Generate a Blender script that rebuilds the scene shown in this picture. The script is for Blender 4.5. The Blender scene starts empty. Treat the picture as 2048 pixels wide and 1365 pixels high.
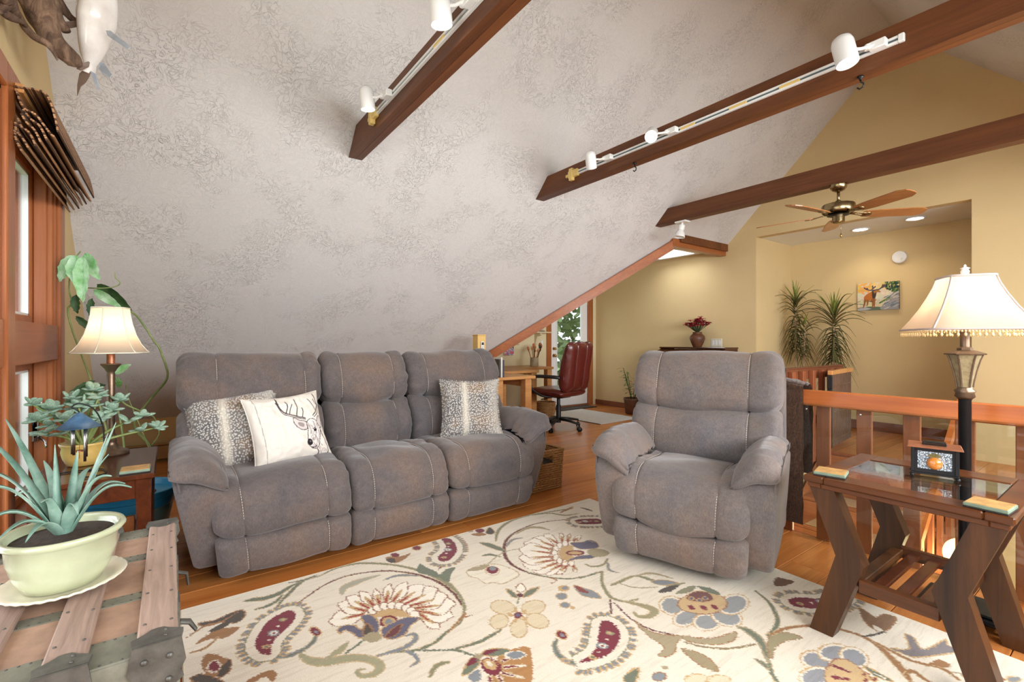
import bpy, bmesh, math, random
import numpy as np
from mathutils import Vector, Matrix, noise
random.seed(7); np.random.seed(7)
S = bpy.context.scene; COL = S.collection
PI = math.pi; R = math.radians

# ------------------------------------------------------------------ camera
cam = bpy.data.cameras.new('camera'); cam.sensor_width = 36; cam.lens = 944/2048*36
cam.clip_start = .02; cam.clip_end = 200
co = bpy.data.objects.new('camera', cam); COL.objects.link(co)
co.location = (0, 0, 1.15); co.rotation_euler = (PI/2, 0, math.atan2(.8105, .5857)); S.camera = co
# ------------------------------------------------------------------ view, world, daylight
S.view_settings.view_transform = 'Standard'; S.view_settings.look = 'None'
S.view_settings.gamma = 1; S.view_settings.use_curve_mapping = False
S.view_settings.exposure = EXPOSURE = 0.42
wd = bpy.data.worlds.new('sky'); S.world = wd; wd.use_nodes = True
bg = wd.node_tree.nodes['Background']; bg.inputs[0].default_value = (.86, .93, 1, 1); bg.inputs[1].default_value = 1.5
def area(name, loc, rot, sx, sy, power, col):
    l = bpy.data.lights.new(name, 'AREA'); l.shape = 'RECTANGLE'; l.size = sx; l.size_y = sy
    l.energy = power; l.color = col
    o = bpy.data.objects.new(name, l); COL.objects.link(o); o.location = loc; o.rotation_euler = rot
    return o
DAY = (.93, .965, 1)
# daylight at the window bays of the near gable, outside their glass
area('daylight_gable', (-1.02, -.80, 1.22), (PI/2, 0, 0), 3.1, 1.8, 62, DAY)
# fill light for slope and sofa, outside a dormer window band added for it
area('fill_added_dormer', (1.82, 2.7, 1.72), (0, PI/2, 0), 1.0, 5.0, 290, DAY)
# daylight at the small roof window over the desk nook
area('daylight_nook', (-4.25, 5.82, 2.62), (0, 0, 0), .6, .55, 8, DAY)

# ------------------------------------------------------------------ node helpers
def srgb(*c):
    if max(c) > 1: c = [v/255 for v in c]
    return tuple((v/12.92 if v <= .04045 else ((v+.055)/1.055)**2.4) for v in c) + (1,)
class NT:
    def __init__(s, name):
        s.m = bpy.data.materials.new(name); s.m.use_nodes = True
        s.t = s.m.node_tree; s.n = s.t.nodes; s.b = s.n['Principled BSDF']; s.out = s.n['Material Output']
    def add(s, ty, **kw):
        n = s.n.new(ty)
        for k, v in kw.items():
            if k.startswith('i_'):
                k = k[2:]; k = int(k) if k.isdigit() else k.replace('_', ' ')
                n.inputs[k].default_value = v
            else: setattr(n, k, v)
        return n
    def l(s, a, b): s.t.links.new(a, b)
    def coord(s, scale=(1, 1, 1), rot=(0, 0, 0), src='Object'):
        tc = s.add('ShaderNodeTexCoord'); mp = s.add('ShaderNodeMapping')
        mp.inputs['Scale'].default_value = scale; mp.inputs['Rotation'].default_value = rot
        s.l(tc.outputs[src], mp.inputs[0]); return mp.outputs[0]
    def noise(s, vec, scale, detail=4, rough=.55, dist=0):
        n = s.add('ShaderNodeTexNoise'); n.inputs['Scale'].default_value = scale; n.inputs['Detail'].default_value = detail
        n.inputs['Roughness'].default_value = rough; n.inputs['Distortion'].default_value = dist
        s.l(vec, n.inputs['Vector']); return n.outputs[0]
    def ramp(s, fac, stops):
        r = s.add('ShaderNodeValToRGB'); e = r.color_ramp.elements
        while len(e) < len(stops): e.new(.5)
        for i, (p, c) in enumerate(stops): e[i].position = p; e[i].color = c
        s.l(fac, r.inputs[0]); return r.outputs[0]
    def mix(s, fac, a, b, mode='MIX'):
        n = s.add('ShaderNodeMix', data_type='RGBA', blend_type=mode)
        for v, k in ((fac, 0), (a, 6), (b, 7)):
            if isinstance(v, (int, float, tuple)): n.inputs[k].default_value = v
            else: s.l(v, n.inputs[k])
        return n.outputs[2]
    def math(s, op, a, b=None):
        n = s.add('ShaderNodeMath', operation=op)
        for v, k in ((a, 0), (b, 1)):
            if v is None: continue
            if isinstance(v, (int, float)): n.inputs[k].default_value = v
            else: s.l(v, n.inputs[k])
        return n.outputs[0]
    def bump(s, h, strength=.3, dist=.01, prev=None):
        b = s.add('ShaderNodeBump'); b.inputs['Strength'].default_value = strength; b.inputs['Distance'].default_value = dist
        s.l(h, b.inputs['Height'])
        if prev is not None: s.l(prev, b.inputs['Normal'])
        return b.outputs[0]
    def col(s, c):
        if isinstance(c, tuple): s.b.inputs['Base Color'].default_value = c
        else: s.l(c, s.b.inputs['Base Color'])
    def set(s, **kw):
        for k, v in kw.items():
            i = s.b.inputs[k.replace('_', ' ')]
            if isinstance(v, (int, float, tuple)): i.default_value = v
            else: s.l(v, i)
        return s
MAT = {}
def shade(c, f): return tuple(min(1, v*f) for v in c[:3]) + (1,)
def plain(name, c, rough=.5, metal=0, var=.12, vs=9, bump=.08, bs=60, coat=0, spec=.5, src='Object'):
    n = NT(name); v = n.coord(src=src)
    f = n.noise(v, vs, 5)
    n.col(n.ramp(f, [(.3, shade(c, 1-var)), (.7, shade(c, 1+var))]))
    n.set(Roughness=rough, Metallic=metal, Coat_Weight=coat, Specular_IOR_Level=spec)
    if bump: n.set(Normal=n.bump(n.noise(v, bs, 3), bump, .004))
    MAT[name] = n.m; return n.m
def wood(name, c1, c2, axis='y', scale=1., rough=.35, coat=.15, rnd=.18, bump=.06, knots=True):
    n = NT(name); st = {'x': (.06, 1, 1), 'y': (1, .06, 1), 'z': (1, 1, .06)}[axis]
    oi = n.add('ShaderNodeObjectInfo')
    tc = n.add('ShaderNodeTexCoord'); ad = n.add('ShaderNodeVectorMath', operation='ADD')
    sc = n.add('ShaderNodeVectorMath', operation='SCALE'); cx = n.add('ShaderNodeCombineXYZ')
    n.l(oi.outputs['Random'], cx.inputs[0]); n.l(oi.outputs['Random'], cx.inputs[1]); n.l(oi.outputs['Random'], cx.inputs[2])
    n.l(cx.outputs[0], sc.inputs[0]); sc.inputs['Scale'].default_value = 17
    n.l(tc.outputs['Object'], ad.inputs[0]); n.l(sc.outputs[0], ad.inputs[1])
    mp = n.add('ShaderNodeMapping'); mp.inputs['Scale'].default_value = tuple(s*scale for s in st); n.l(ad.outputs[0], mp.inputs[0])
    g = n.noise(mp.outputs[0], 22, 8, .62, 1.2); g2 = n.noise(mp.outputs[0], 5, 3, .5, .5)
    f = n.math('ADD', n.math('MULTIPLY', g, .55), n.math('MULTIPLY', g2, .5))
    c = n.ramp(f, [(.32, c1), (.52, tuple((a+b)/2 for a, b in zip(c1, c2))), (.72, c2)])
    rv = n.math('ADD', n.math('MULTIPLY', oi.outputs['Random'], 2*rnd), 1-rnd)
    cc = n.add('ShaderNodeHueSaturation'); n.l(rv, cc.inputs['Value']); n.l(c, cc.inputs['Color'])
    n.col(cc.outputs[0]); n.set(Roughness=rough, Coat_Weight=coat, Coat_Roughness=.15, Specular_IOR_Level=.35)
    n.set(Normal=n.bump(g, bump, .004)); MAT[name] = n.m; return n.m
def emit(name, c, st):
    n = NT(name); n.set(Base_Color=c, Emission_Color=c, Emission_Strength=st); MAT[name] = n.m; return n.m
def thin_glass(name, tint=(1, 1, 1, 1), refl=1.0, rough=0.0):
    n = NT(name); tr = n.add('ShaderNodeBsdfTransparent'); tr.inputs[0].default_value = tint
    gl = n.add('ShaderNodeBsdfGlossy'); gl.inputs['Roughness'].default_value = rough
    ge = n.add('ShaderNodeNewGeometry'); dt = n.add('ShaderNodeVectorMath', operation='DOT_PRODUCT')
    n.l(ge.outputs['Incoming'], dt.inputs[0]); n.l(ge.outputs['Normal'], dt.inputs[1])
    f = n.math('POWER', n.math('SUBTRACT', 1, n.math('ABSOLUTE', dt.outputs['Value'])), 5)      # Schlick, both faces
    ms = n.add('ShaderNodeMixShader'); n.l(n.math('MULTIPLY', n.math('ADD', n.math('MULTIPLY', f, .96), .04), refl), ms.inputs[0])
    n.l(tr.outputs[0], ms.inputs[1]); n.l(gl.outputs[0], ms.inputs[2]); n.l(ms.outputs[0], n.out.inputs[0])
    MAT[name] = n.m; return n.m
def vcol(name, rough=.9, bump=.3, bs=400, sheen=0):
    n = NT(name); a = n.add('ShaderNodeVertexColor'); a.layer_name = 'paint'
    v = n.coord(); f = n.noise(v, bs, 2)
    n.col(n.mix(.25, a.outputs[0], n.ramp(f, [(.3, (.5, .5, .5, 1)), (.7, (1, 1, 1, 1))]), 'MULTIPLY'))
    n.set(Roughness=rough, Sheen_Weight=sheen, Specular_IOR_Level=.2)
    if bump: n.set(Normal=n.bump(f, bump, .003))
    MAT[name] = n.m; return n.m

# ------------------------------------------------------------------ mesh helpers
def lerp(a, b, t): return a+(b-a)*t
class MB:
    def __init__(s): s.v = []; s.f = []; s.mi = []; s.cur = 0; s.T = None
    def pts(s, ps):
        k = len(s.v)
        s.v += [tuple(s.T @ Vector(p)) for p in ps] if s.T is not None else [tuple(p) for p in ps]
        return k
    def face(s, *idx): s.f.append(tuple(idx)); s.mi.append(s.cur)
    def box(s, x0, x1, y0, y1, z0, z1, b=0.0):
        if x0 > x1: x0, x1 = x1, x0
        if y0 > y1: y0, y1 = y1, y0
        if z0 > z1: z0, z1 = z1, z0
        b = min(b, .45*min(x1-x0, y1-y0, z1-z0))
        if b <= 0:
            k = s.pts([(x, y, z) for x in (x0, x1) for y in (y0, y1) for z in (z0, z1)])
            for q in ((0, 1, 3, 2), (4, 6, 7, 5), (0, 4, 5, 1), (2, 3, 7, 6), (0, 2, 6, 4), (1, 5, 7, 3)): s.face(*[k+i for i in q])
            return s
        c = []; X = (x0, x1); Y = (y0, y1); Z = (z0, z1); idx = {}
        for i in (0, 1):
            for j in (0, 1):
                for l in (0, 1):
                    sx, sy, sz = (b if i == 0 else -b), (b if j == 0 else -b), (b if l == 0 else -b)
                    for a, p in enumerate(((X[i], Y[j]+sy, Z[l]+sz), (X[i]+sx, Y[j], Z[l]+sz), (X[i]+sx, Y[j]+sy, Z[l]))):
                        idx[i, j, l, a] = len(c); c.append(p)
        k = s.pts(c); g = lambda i, j, l, a: k+idx[i, j, l, a]
        for i in (0, 1):
            q = [g(i, 0, 0, 0), g(i, 1, 0, 0), g(i, 1, 1, 0), g(i, 0, 1, 0)]; s.face(*(q[::-1] if i == 0 else q))
            q = [g(0, i, 0, 1), g(1, i, 0, 1), g(1, i, 1, 1), g(0, i, 1, 1)]; s.face(*(q if i == 0 else q[::-1]))
            q = [g(0, 0, i, 2), g(1, 0, i, 2), g(1, 1, i, 2), g(0, 1, i, 2)]; s.face(*(q[::-1] if i == 0 else q))
            for j in (0, 1):
                fl = (i+j) % 2 == 0
                q = [g(i, j, 0, 0), g(i, j, 1, 0), g(i, j, 1, 1), g(i, j, 0, 1)]; s.face(*(q if fl else q[::-1]))
                q = [g(i, 0, j, 0), g(i, 1, j, 0), g(i, 1, j, 2), g(i, 0, j, 2)]; s.face(*(q[::-1] if fl else q))
                q = [g(0, i, j, 1), g(1, i, j, 1), g(1, i, j, 2), g(0, i, j, 2)]; s.face(*(q if fl else q[::-1]))
                for l in (0, 1):
                    q = [g(i, j, l, 0), g(i, j, l, 1), g(i, j, l, 2)]; s.face(*(q if (i+j+l) % 2 == 0 else q[::-1]))
        return s
    def hull8(s, ps):   # 4 bottom ccw, 4 top ccw
        k = s.pts(ps); s.face(k+3, k+2, k+1, k); s.face(k+4, k+5, k+6, k+7)
        for i in range(4): j = (i+1) % 4; s.face(k+i, k+j, k+4+j, k+4+i)
        return s
    def prism(s, poly, fn0, fn1):   # poly of 2d points; fn0/fn1 map them to the two caps
        n = len(poly); k = s.pts([fn0(*p) for p in poly]); m = s.pts([fn1(*p) for p in poly])
        s.face(*[k+i for i in range(n)][::-1]); s.face(*[m+i for i in range(n)])
        for i in range(n): j = (i+1) % n; s.face(k+i, k+j, m+j, m+i)
        return s
    def tube(s, path, r, n=8, cap=True, flat=1.0, up=None):
        path = [Vector(p) for p in path]; N = len(path)
        if isinstance(r, (int, float)): r = [r]*N
        t0 = (path[1]-path[0]).normalized()
        a = (Vector(up) if up else Vector((0, 0, 1)) if abs(t0.z) < .9 else Vector((1, 0, 0)))
        u = (a-t0*a.dot(t0)).normalized(); rings = []
        for i, p in enumerate(path):
            t = (path[min(i+1, N-1)]-path[max(i-1, 0)]).normalized()
            u = (u-t*u.dot(t)); u = u.normalized() if u.length > 1e-6 else t.orthogonal().normalized()
            w = t.cross(u)
            rings.append(s.pts([p+(u*math.cos(2*PI*q/n)*flat+w*math.sin(2*PI*q/n))*r[i] for q in range(n)]))
        for a, b in zip(rings, rings[1:]):
            for q in range(n): z = (q+1) % n; s.face(a+q, a+z, b+z, b+q)
        if cap:
            s.face(*[rings[0]+q for q in range(n)][::-1]); s.face(*[rings[-1]+q for q in range(n)])
        return s
    def lathe(s, prof, n=24, c=(0, 0, 0), sx=1, sy=1, rot=0, closed=True):   # prof (r,z)
        rings = []
        for r, z in prof:
            if r <= 1e-6: rings.append((s.pts([(c[0], c[1], c[2]+z)]), 1))
            else: rings.append((s.pts([(c[0]+r*sx*math.cos(2*PI*q/n+rot), c[1]+r*sy*math.sin(2*PI*q/n+rot), c[2]+z) for q in range(n)]), n))
        for (a, na), (b, nb) in zip(rings, rings[1:]):
            for q in range(n):
                z = (q+1) % n
                if na == 1 and nb == 1: continue
                if na == 1: s.face(a, b+z, b+q)
                elif nb == 1: s.face(a+q, a+z, b)
                else: s.face(a+q, a+z, b+z, b+q)
        if closed:
            if rings[0][1] > 1: s.face(*[rings[0][0]+q for q in range(n)][::-1])
            if rings[-1][1] > 1: s.face(*[rings[-1][0]+q for q in range(n)])
        return s
    def ball(s, c, r, n=12, m=8, sz=1.0):
        return s.lathe([(r*math.sin(PI*i/m), -r*sz*math.cos(PI*i/m)) for i in range(m+1)], n, c)
    def grid(s, fn, nu, nv, flip=False):
        k = s.pts([fn(i/nu, j/nv) for i in range(nu+1) for j in range(nv+1)])
        for i in range(nu):
            for j in range(nv):
                a = k+i*(nv+1)+j; q = (a, a+nv+1, a+nv+2, a+1); s.face(*(q[::-1] if flip else q))
        return s
    def leaf(s, base, d, up, L, Wd, curl=.3, n=6, fold=.15, thick=0):
        base = Vector(base); d = Vector(d).normalized(); up = Vector(up); sd = d.cross(up).normalized(); nu = sd.cross(d)
        rows = []
        for i in range(n+1):
            t = i/n; w = Wd*.5*math.sin(PI*min(1, t*.92+.06))**.8*(1 if t < .98 else .1)
            a = curl*t; p = base+d*(L*math.sin(a)/max(curl, 1e-4) if abs(curl) > 1e-3 else L*t)-nu*(L*(1-math.cos(a))/max(abs(curl), 1e-4)*(1 if curl > 0 else -1) if abs(curl) > 1e-3 else 0)
            rows.append(s.pts([p-sd*w+nu*w*fold, p, p+sd*w+nu*w*fold]))
        for a, b in zip(rows, rows[1:]):
            s.face(a, a+1, b+1, b); s.face(a+1, a+2, b+2, b+1)
        return s
    def mesh(s, name):
        m = bpy.data.meshes.new(name); m.from_pydata(s.v, [], s.f); return m
    def build(s, name, mats, parent=None, smooth=False, loc=None, angle=None):
        m = s.mesh(name)
        if not isinstance(mats, (list, tuple)): mats = [mats]
        for q in mats: m.materials.append(MAT[q] if isinstance(q, str) else q)
        if len(mats) > 1: m.polygons.foreach_set('material_index', s.mi)
        if smooth: m.polygons.foreach_set('use_smooth', [True]*len(m.polygons))
        m.update()
        if smooth and angle:
            bm = bmesh.new(); bm.from_mesh(m)
            for e in bm.edges:
                if len(e.link_faces) == 2 and e.calc_face_angle(0) > R(angle): e.smooth = False
            bm.to_mesh(m); bm.free()
        o = bpy.data.objects.new(name, m); COL.objects.link(o)
        if parent: o.parent = parent
        if loc: o.location = loc
        return o
def thing(name, label, cat, loc=(0, 0, 0), rz=0, group=None):
    o = bpy.data.objects.new(name, None); COL.objects.link(o); o.empty_display_size = .1
    o.location = loc; o.rotation_euler = (0, 0, rz); o['label'] = label; o['category'] = cat
    if group: o['group'] = group
    return o
def tag(o, label, cat, group=None):
    o['label'] = label; o['category'] = cat
    if group: o['group'] = group
    return o
def struct(o): o['kind'] = 'structure'; return o
def stuff(o): o['kind'] = 'stuff'; return o
def copy_tree(o, parent=None):
    c = o.copy(); COL.objects.link(c); c.parent = parent
    for ch in list(o.children): copy_tree(ch, c)
    return c
def inst(src, name, parent, loc=None, rot=None, scale=None):
    c = bpy.data.objects.new(name, src.data); COL.objects.link(c); c.parent = parent
    if loc: c.location = loc
    if rot: c.rotation_euler = rot
    if scale: c.scale = scale
    return c
def catmull(p, n=6, closed=False):
    p = [np.array(q, float) for q in p]; out = []; N = len(p)
    for i in range(N if closed else N-1):
        a, b, c, d = (p[(i-1) % N], p[i], p[(i+1) % N], p[(i+2) % N]) if closed else (p[max(i-1, 0)], p[i], p[i+1], p[min(i+2, N-1)])
        for k in range(n):
            t = k/n; out.append(.5*((2*b)+(c-a)*t+(2*a-5*b+4*c-d)*t*t+(3*b-a-3*c+d)*t**3))
    if not closed: out.append(p[-1])
    return [tuple(q) for q in out]
def light_point(name, loc, power, col, r=.03, parent=None):
    l = bpy.data.lights.new(name, 'POINT'); l.energy = power; l.color = col; l.shadow_soft_size = r
    o = bpy.data.objects.new(name, l); COL.objects.link(o); o.location = loc
    if parent: o.parent = parent
    return o
def light_spot(name, loc, d, power, col, angle=70, blend=.6, r=.03, parent=None):
    l = bpy.data.lights.new(name, 'SPOT'); l.energy = power; l.color = col; l.shadow_soft_size = r
    l.spot_size = R(angle); l.spot_blend = blend
    o = bpy.data.objects.new(name, l); COL.objects.link(o); o.location = loc
    o.rotation_euler = Vector(d).to_track_quat('-Z', 'Y').to_euler()
    if parent: o.parent = parent
    return o
# ------------------------------------------------------------------ colour painter for flat prints
class Paint:
    def __init__(s, w, h, res, bgc):
        s.w, s.h, s.res = w, h, res; s.nx, s.ny = int(round(w/res))+1, int(round(h/res))+1
        s.a = np.zeros((s.nx, s.ny, 3)); s.a[:] = srgb(*bgc)[:3]
        s.X, s.Y = np.meshgrid(np.arange(s.nx)*res, np.arange(s.ny)*res, indexing='ij')
    def _win(s, x0, x1, y0, y1):
        i0, i1 = max(0, int(x0/s.res)), min(s.nx, int(x1/s.res)+2); j0, j1 = max(0, int(y0/s.res)), min(s.ny, int(y1/s.res)+2)
        return (slice(i0, i1), slice(j0, j1)) if i1 > i0 and j1 > j0 else None
    def poly(s, pts, c, edge=None, ew=.004):
        p = np.array(pts); w = s._win(p[:, 0].min(), p[:, 0].max(), p[:, 1].min(), p[:, 1].max())
        if w is not None:
            X, Y = s.X[w], s.Y[w]; ins = np.zeros(X.shape, bool)
            for (x0, y0), (x1, y1) in zip(p, np.roll(p, -1, 0)):
                if y0 == y1: continue
                ins ^= ((Y >= y0) != (Y >= y1)) & (X < (x1-x0)*(Y-y0)/(y1-y0)+x0)
            s.a[w][ins] = srgb(*c)[:3]
        if edge: s.stroke(list(pts)+[pts[0]], ew, edge)
    def stroke(s, pts, wd, c):
        n = len(pts); wd = wd if isinstance(wd, (list, tuple)) else [wd]*n; cc = np.array(srgb(*c)[:3])
        for (x0, y0), (x1, y1), a, b in zip(pts, pts[1:], wd, wd[1:]):
            m = max(a, b); w = s._win(min(x0, x1)-m, max(x0, x1)+m, min(y0, y1)-m, max(y0, y1)+m)
            if w is None: continue
            X, Y = s.X[w], s.Y[w]; dx, dy = x1-x0, y1-y0; L = dx*dx+dy*dy+1e-12
            t = np.clip(((X-x0)*dx+(Y-y0)*dy)/L, 0, 1); d = np.hypot(X-x0-t*dx, Y-y0-t*dy)
            s.a[w][d <= (a+(b-a)*t)*.5+s.res*.25] = cc
    def disc(s, x, y, rx, ry, c, rot=0, edge=None, ew=.004):
        s.poly([(x+rx*math.cos(t)*math.cos(rot)-ry*math.sin(t)*math.sin(rot), y+rx*math.cos(t)*math.sin(rot)+ry*math.sin(t)*math.cos(rot)) for t in np.linspace(0, 2*PI, 20, endpoint=False)], c, edge, ew)
    def to_mesh(s, name, fn, mat, parent=None):
        vs = [fn(x, y) for x, y in zip(s.X.ravel(), s.Y.ravel())]
        i, j = np.meshgrid(np.arange(s.nx-1), np.arange(s.ny-1), indexing='ij'); a = (i*s.ny+j).ravel()
        fs = np.stack([a, a+s.ny, a+s.ny+1, a+1], 1).tolist()
        m = bpy.data.meshes.new(name); m.from_pydata(vs, [], fs); m.materials.append(MAT[mat])
        at = m.color_attributes.new('paint', 'FLOAT_COLOR', 'POINT')
        at.data.foreach_set('color', np.concatenate([s.a.reshape(-1, 3), np.ones((s.nx*s.ny, 1))], 1).ravel())
        m.polygons.foreach_set('use_smooth', [True]*len(m.polygons)); m.update()
        o = bpy.data.objects.new(name, m); COL.objects.link(o)
        if parent: o.parent = parent
        return o

# ------------------------------------------------------------------ materials
plain('tan_paint', srgb(214, 190, 142), .8, var=.02, vs=3, bump=.03, bs=120, spec=.25)
plain('cream_paint', srgb(222, 208, 170), .8, var=.02, vs=3, bump=.03, bs=120, spec=.25)
plain('white_paint', srgb(235, 235, 232), .45, var=.01, bump=.02)
plain('white_metal', srgb(236, 236, 233), .3, var=.01, bump=0)
plain('yellowed_plastic', srgb(226, 196, 120), .45, var=.05, bump=0)
def stucco():
    n = NT('brushed_plaster'); v = n.coord()
    mk = n.ramp(n.noise(v, 2.6, 3), [(.46, (.12, .12, .12, 1)), (.64, (1, 1, 1, 1))])
    def ridges(sc, wd, seed):
        x = n.noise(n.coord((1, 1, 1), (seed, seed*.7, seed*1.3)), sc, 2, .5, 3.2)
        return n.ramp(n.math('ABSOLUTE', n.math('SUBTRACT', x, .5)), [(0, (1, 1, 1, 1)), (wd, (0, 0, 0, 1))])
    r = n.math('ADD', ridges(7, .016, .3), ridges(12, .018, 1.1))
    h = n.math('ADD', n.math('MULTIPLY', r, mk), n.math('MULTIPLY', n.noise(v, 30, 3, .6, .8), .2))
    n.col(srgb(212, 209, 206)); n.set(Roughness=.85, Specular_IOR_Level=.2, Normal=n.bump(h, .6, .011)); MAT['brushed_plaster'] = n.m
stucco()
wood('floor_wood', srgb(156, 86, 36), srgb(206, 136, 72), 'y', 1.3, .32, .2, .13)
wood('beam_wood', srgb(74, 40, 20), srgb(122, 72, 38), 'x', 1, .5, .05, .06)
wood('cedar_trim', srgb(138, 76, 38), srgb(178, 106, 58), 'z', 1, .38, .15, .07)
wood('cedar_trim_x', srgb(138, 76, 38), srgb(178, 106, 58), 'x', 1, .38, .15, .07)
wood('cedar_trim_y', srgb(138, 76, 38), srgb(178, 106, 58), 'y', 1, .38, .15, .07)
wood('rail_wood', srgb(156, 78, 34), srgb(200, 116, 58), 'x', 1, .35, .2, .05)
wood('slat_wood', srgb(126, 70, 44), srgb(166, 98, 62), 'z', 1, .4, .15, .08)
wood('base_wood', srgb(110, 62, 38), srgb(140, 84, 52), 'x', 1, .45, .1, .05)
wood('walnut', srgb(28, 14, 7), srgb(84, 49, 21), 'z', 1.4, .4, .08, .05)
wood('walnut_x', srgb(52, 26, 12), srgb(104, 58, 27), 'x', 1.4, .34, .1, .05)
wood('mahogany', srgb(46, 20, 10), srgb(90, 44, 22), 'x', 1, .22, .3, .05)
wood('oak', srgb(176, 118, 66), srgb(214, 160, 100), 'y', 1, .4, .15, .06)
thin_glass('pane_glass', refl=.9)
thin_glass('table_glass', (.93, .97, .95, 1), 1.3)
plain('black_metal', srgb(28, 28, 30), .4, .5, var=.1, bump=.02)
plain('black_plastic', srgb(26, 25, 26), .45, var=.1, bump=.02)
plain('chrome', srgb(190, 190, 188), .25, 1, var=.03, bump=0)
plain('brass', srgb(196, 158, 92), .28, 1, var=.05, bump=0)
plain('soil', srgb(58, 44, 34), .95, var=.4, vs=60, bump=1, bs=90)
plain('dark_line', srgb(42, 26, 16), .9, var=.1, bump=0)
emit('bulb', (1, .93, .82, 1), 14); emit('lamp_bulb', (1, .86, .66, 1), 5)
# ================================================================== ROOM SHELL
YN, YF, XL, XR, XD = -.525, 6.30, -5.66, 2.34, -6.10
ZC = 6.07                                    # left slope: z = x + ZC
RX, RZ = -1.66, 4.41                         # ridge
def slope_z(x): return x+ZC if x < RX else RZ-(x-RX)
def xz_prism(mb, poly, y0, y1): return mb.prism(poly, lambda x, z: (x, y0, z), lambda x, z: (x, y1, z))
def yz_prism(mb, poly, x0, x1): return mb.prism(poly, lambda y, z: (x0, y, z), lambda y, z: (x1, y, z))
# near gable wall with the window openings
BAYS = [(-3.66, -2.69), (-2.58, -1.61), (-1.50, -.53), (-.42, .55)]
WB, WT = .32, 2.12
m = MB()
for poly in ([(-5.66, -.16), (2.34, -.16), (2.34, WB), (-5.66, WB)],
             [(-5.66, WB), (-3.66, WB), (-3.66, WT), (WT-ZC, WT), (-5.66, .41)],
             [(.55, WB), (2.34, WB), (2.34, .41), (RZ+RX-WT, WT), (.55, WT)],
             [(WT-ZC, WT), (RZ+RX-WT, WT), (RX, RZ)],
             *[[(a, WB), (b, WB), (b, WT), (a, WT)] for a, b in ((-2.69, -2.58), (-1.61, -1.50), (-.53, -.42))]):
    xz_prism(m, poly, YN-.2, YN)
struct(m.build('wall_near', 'tan_paint'))
# far gable wall with the landing opening
AL, AR, AT, AB = -3.183, -1.10, 2.53, 7.30
m = MB()
for poly in ([(XD, -.02), (AL, -.02), (AL, slope_z(AL)), (-3.64, 2.43), (XD, 2.43)],
             [(AL, AT), (AR, AT), (AR, slope_z(AR)), (RX, RZ), (AL, slope_z(AL))],
             [(AR, 0), (XR, 0), (XR, .41), (AR, slope_z(AR))]):
    xz_prism(m, poly, YF, YF+.12)
struct(m.build('wall_far', 'tan_paint'))
m = MB(); m.box(AL-.1, AL, YF+.12, AB, 0, AT+.1); m.box(AL-.1, .3, AB, AB+.1, 0, AT+.1); m.box(.2, .3, YF+.12, AB, 0, AT+.1)
struct(m.build('wall_landing', 'tan_paint'))
struct(MB().box(AL-.1, .3, YF+.121, AB+.1, AT, AT+.08).build('ceiling_landing', 'white_paint'))
struct(MB().box(XL-.1, XL, YN, 2.485, -.16, .46).build('wall_left', 'tan_paint'))
struct(MB().box(XR, XR+.1, YN, YF, -.16, .5).build('wall_right', 'tan_paint'))
# left slope, cut by the dormer valley
def slab(poly, nrm, th): 
    mb = MB(); n = Vector(nrm).normalized()*th
    k = [Vector(p) for p in poly]
    return mb.prism(list(range(len(k))), lambda i, *_: k[i], lambda i, *_: k[i]+n) if False else _slab(mb, k, n)
def _slab(mb, k, n):
    a = mb.pts(k); b = mb.pts([p+n for p in k]); N = len(k)
    mb.face(*[a+i for i in range(N)][::-1]); mb.face(*[b+i for i in range(N)])
    for i in range(N): j = (i+1) % N; mb.face(a+i, a+j, b+j, b+i)
    return mb
LS = lambda x, y: (x, y, x+ZC)
struct(slab([LS(XL, YN-.2), LS(XL, 2.485), LS(-3.64, 5.14), LS(-3.64, YF), LS(RX, YF), LS(RX, YN-.2)], (-1, 0, 1), .1).build('ceiling_left', 'brushed_plaster'))
# right slope with an unseen window dormer, added to let in fill light
RS = lambda x, y: (x, y, RZ-(x-RX))
SX0, SX1, SY0, SY1 = .50, 1.62, .10, 5.30; SZ0, SZ1 = RZ-(SX1-RX), RZ-(SX0-RX)
mb = MB(); nr = Vector((1, 0, 1)).normalized()*.1
for x0, x1, y0, y1 in ((RX, SX0, YN-.2, YF), (SX1, XR, YN-.2, YF), (SX0, SX1, YN-.2, SY0), (SX0, SX1, SY1, YF)):
    _slab(mb, [Vector(RS(x0, y0)), Vector(RS(x1, y0)), Vector(RS(x1, y1)), Vector(RS(x0, y1))], nr)
struct(mb.build('ceiling_right', 'brushed_plaster'))
struct(MB().box(SX0, SX1+.1, SY0-.1, SY1+.1, SZ1, SZ1+.08).build('ceiling_added_dormer', 'white_paint'))
m = MB()
for y0 in (SY0-.1, SY1): xz_prism(m, [(SX0, SZ1), (SX1, SZ0), (SX1, SZ1)], y0, y0+.1)
m.box(SX1, SX1+.1, SY0-.1, SY1+.1, SZ0-.15, SZ0+.06); struct(m.build('wall_added_dormer', 'tan_paint'))
for i in range(4):  # windows of the dormer added for fill light
    y0 = SY0+i*(SY1-SY0)/4; y1 = y0+(SY1-SY0)/4
    e = struct(bpy.data.objects.new('window_%d' % (6+i), None)); COL.objects.link(e)
    f = MB()
    for a in ((y0, y0+.05, SZ0+.06, SZ1), (y1-.05, y1, SZ0+.06, SZ1), (y0+.05, y1-.05, SZ0+.06, SZ0+.11), (y0+.05, y1-.05, SZ1-.05, SZ1)): f.box(SX1, SX1+.07, *a, .004)
    f.build('window_frame', 'cedar_trim', e)
    MB().box(SX1+.03, SX1+.036, y0+.05, y1-.05, SZ0+.11, SZ1-.05).build('pane', 'pane_glass', e)
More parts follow.
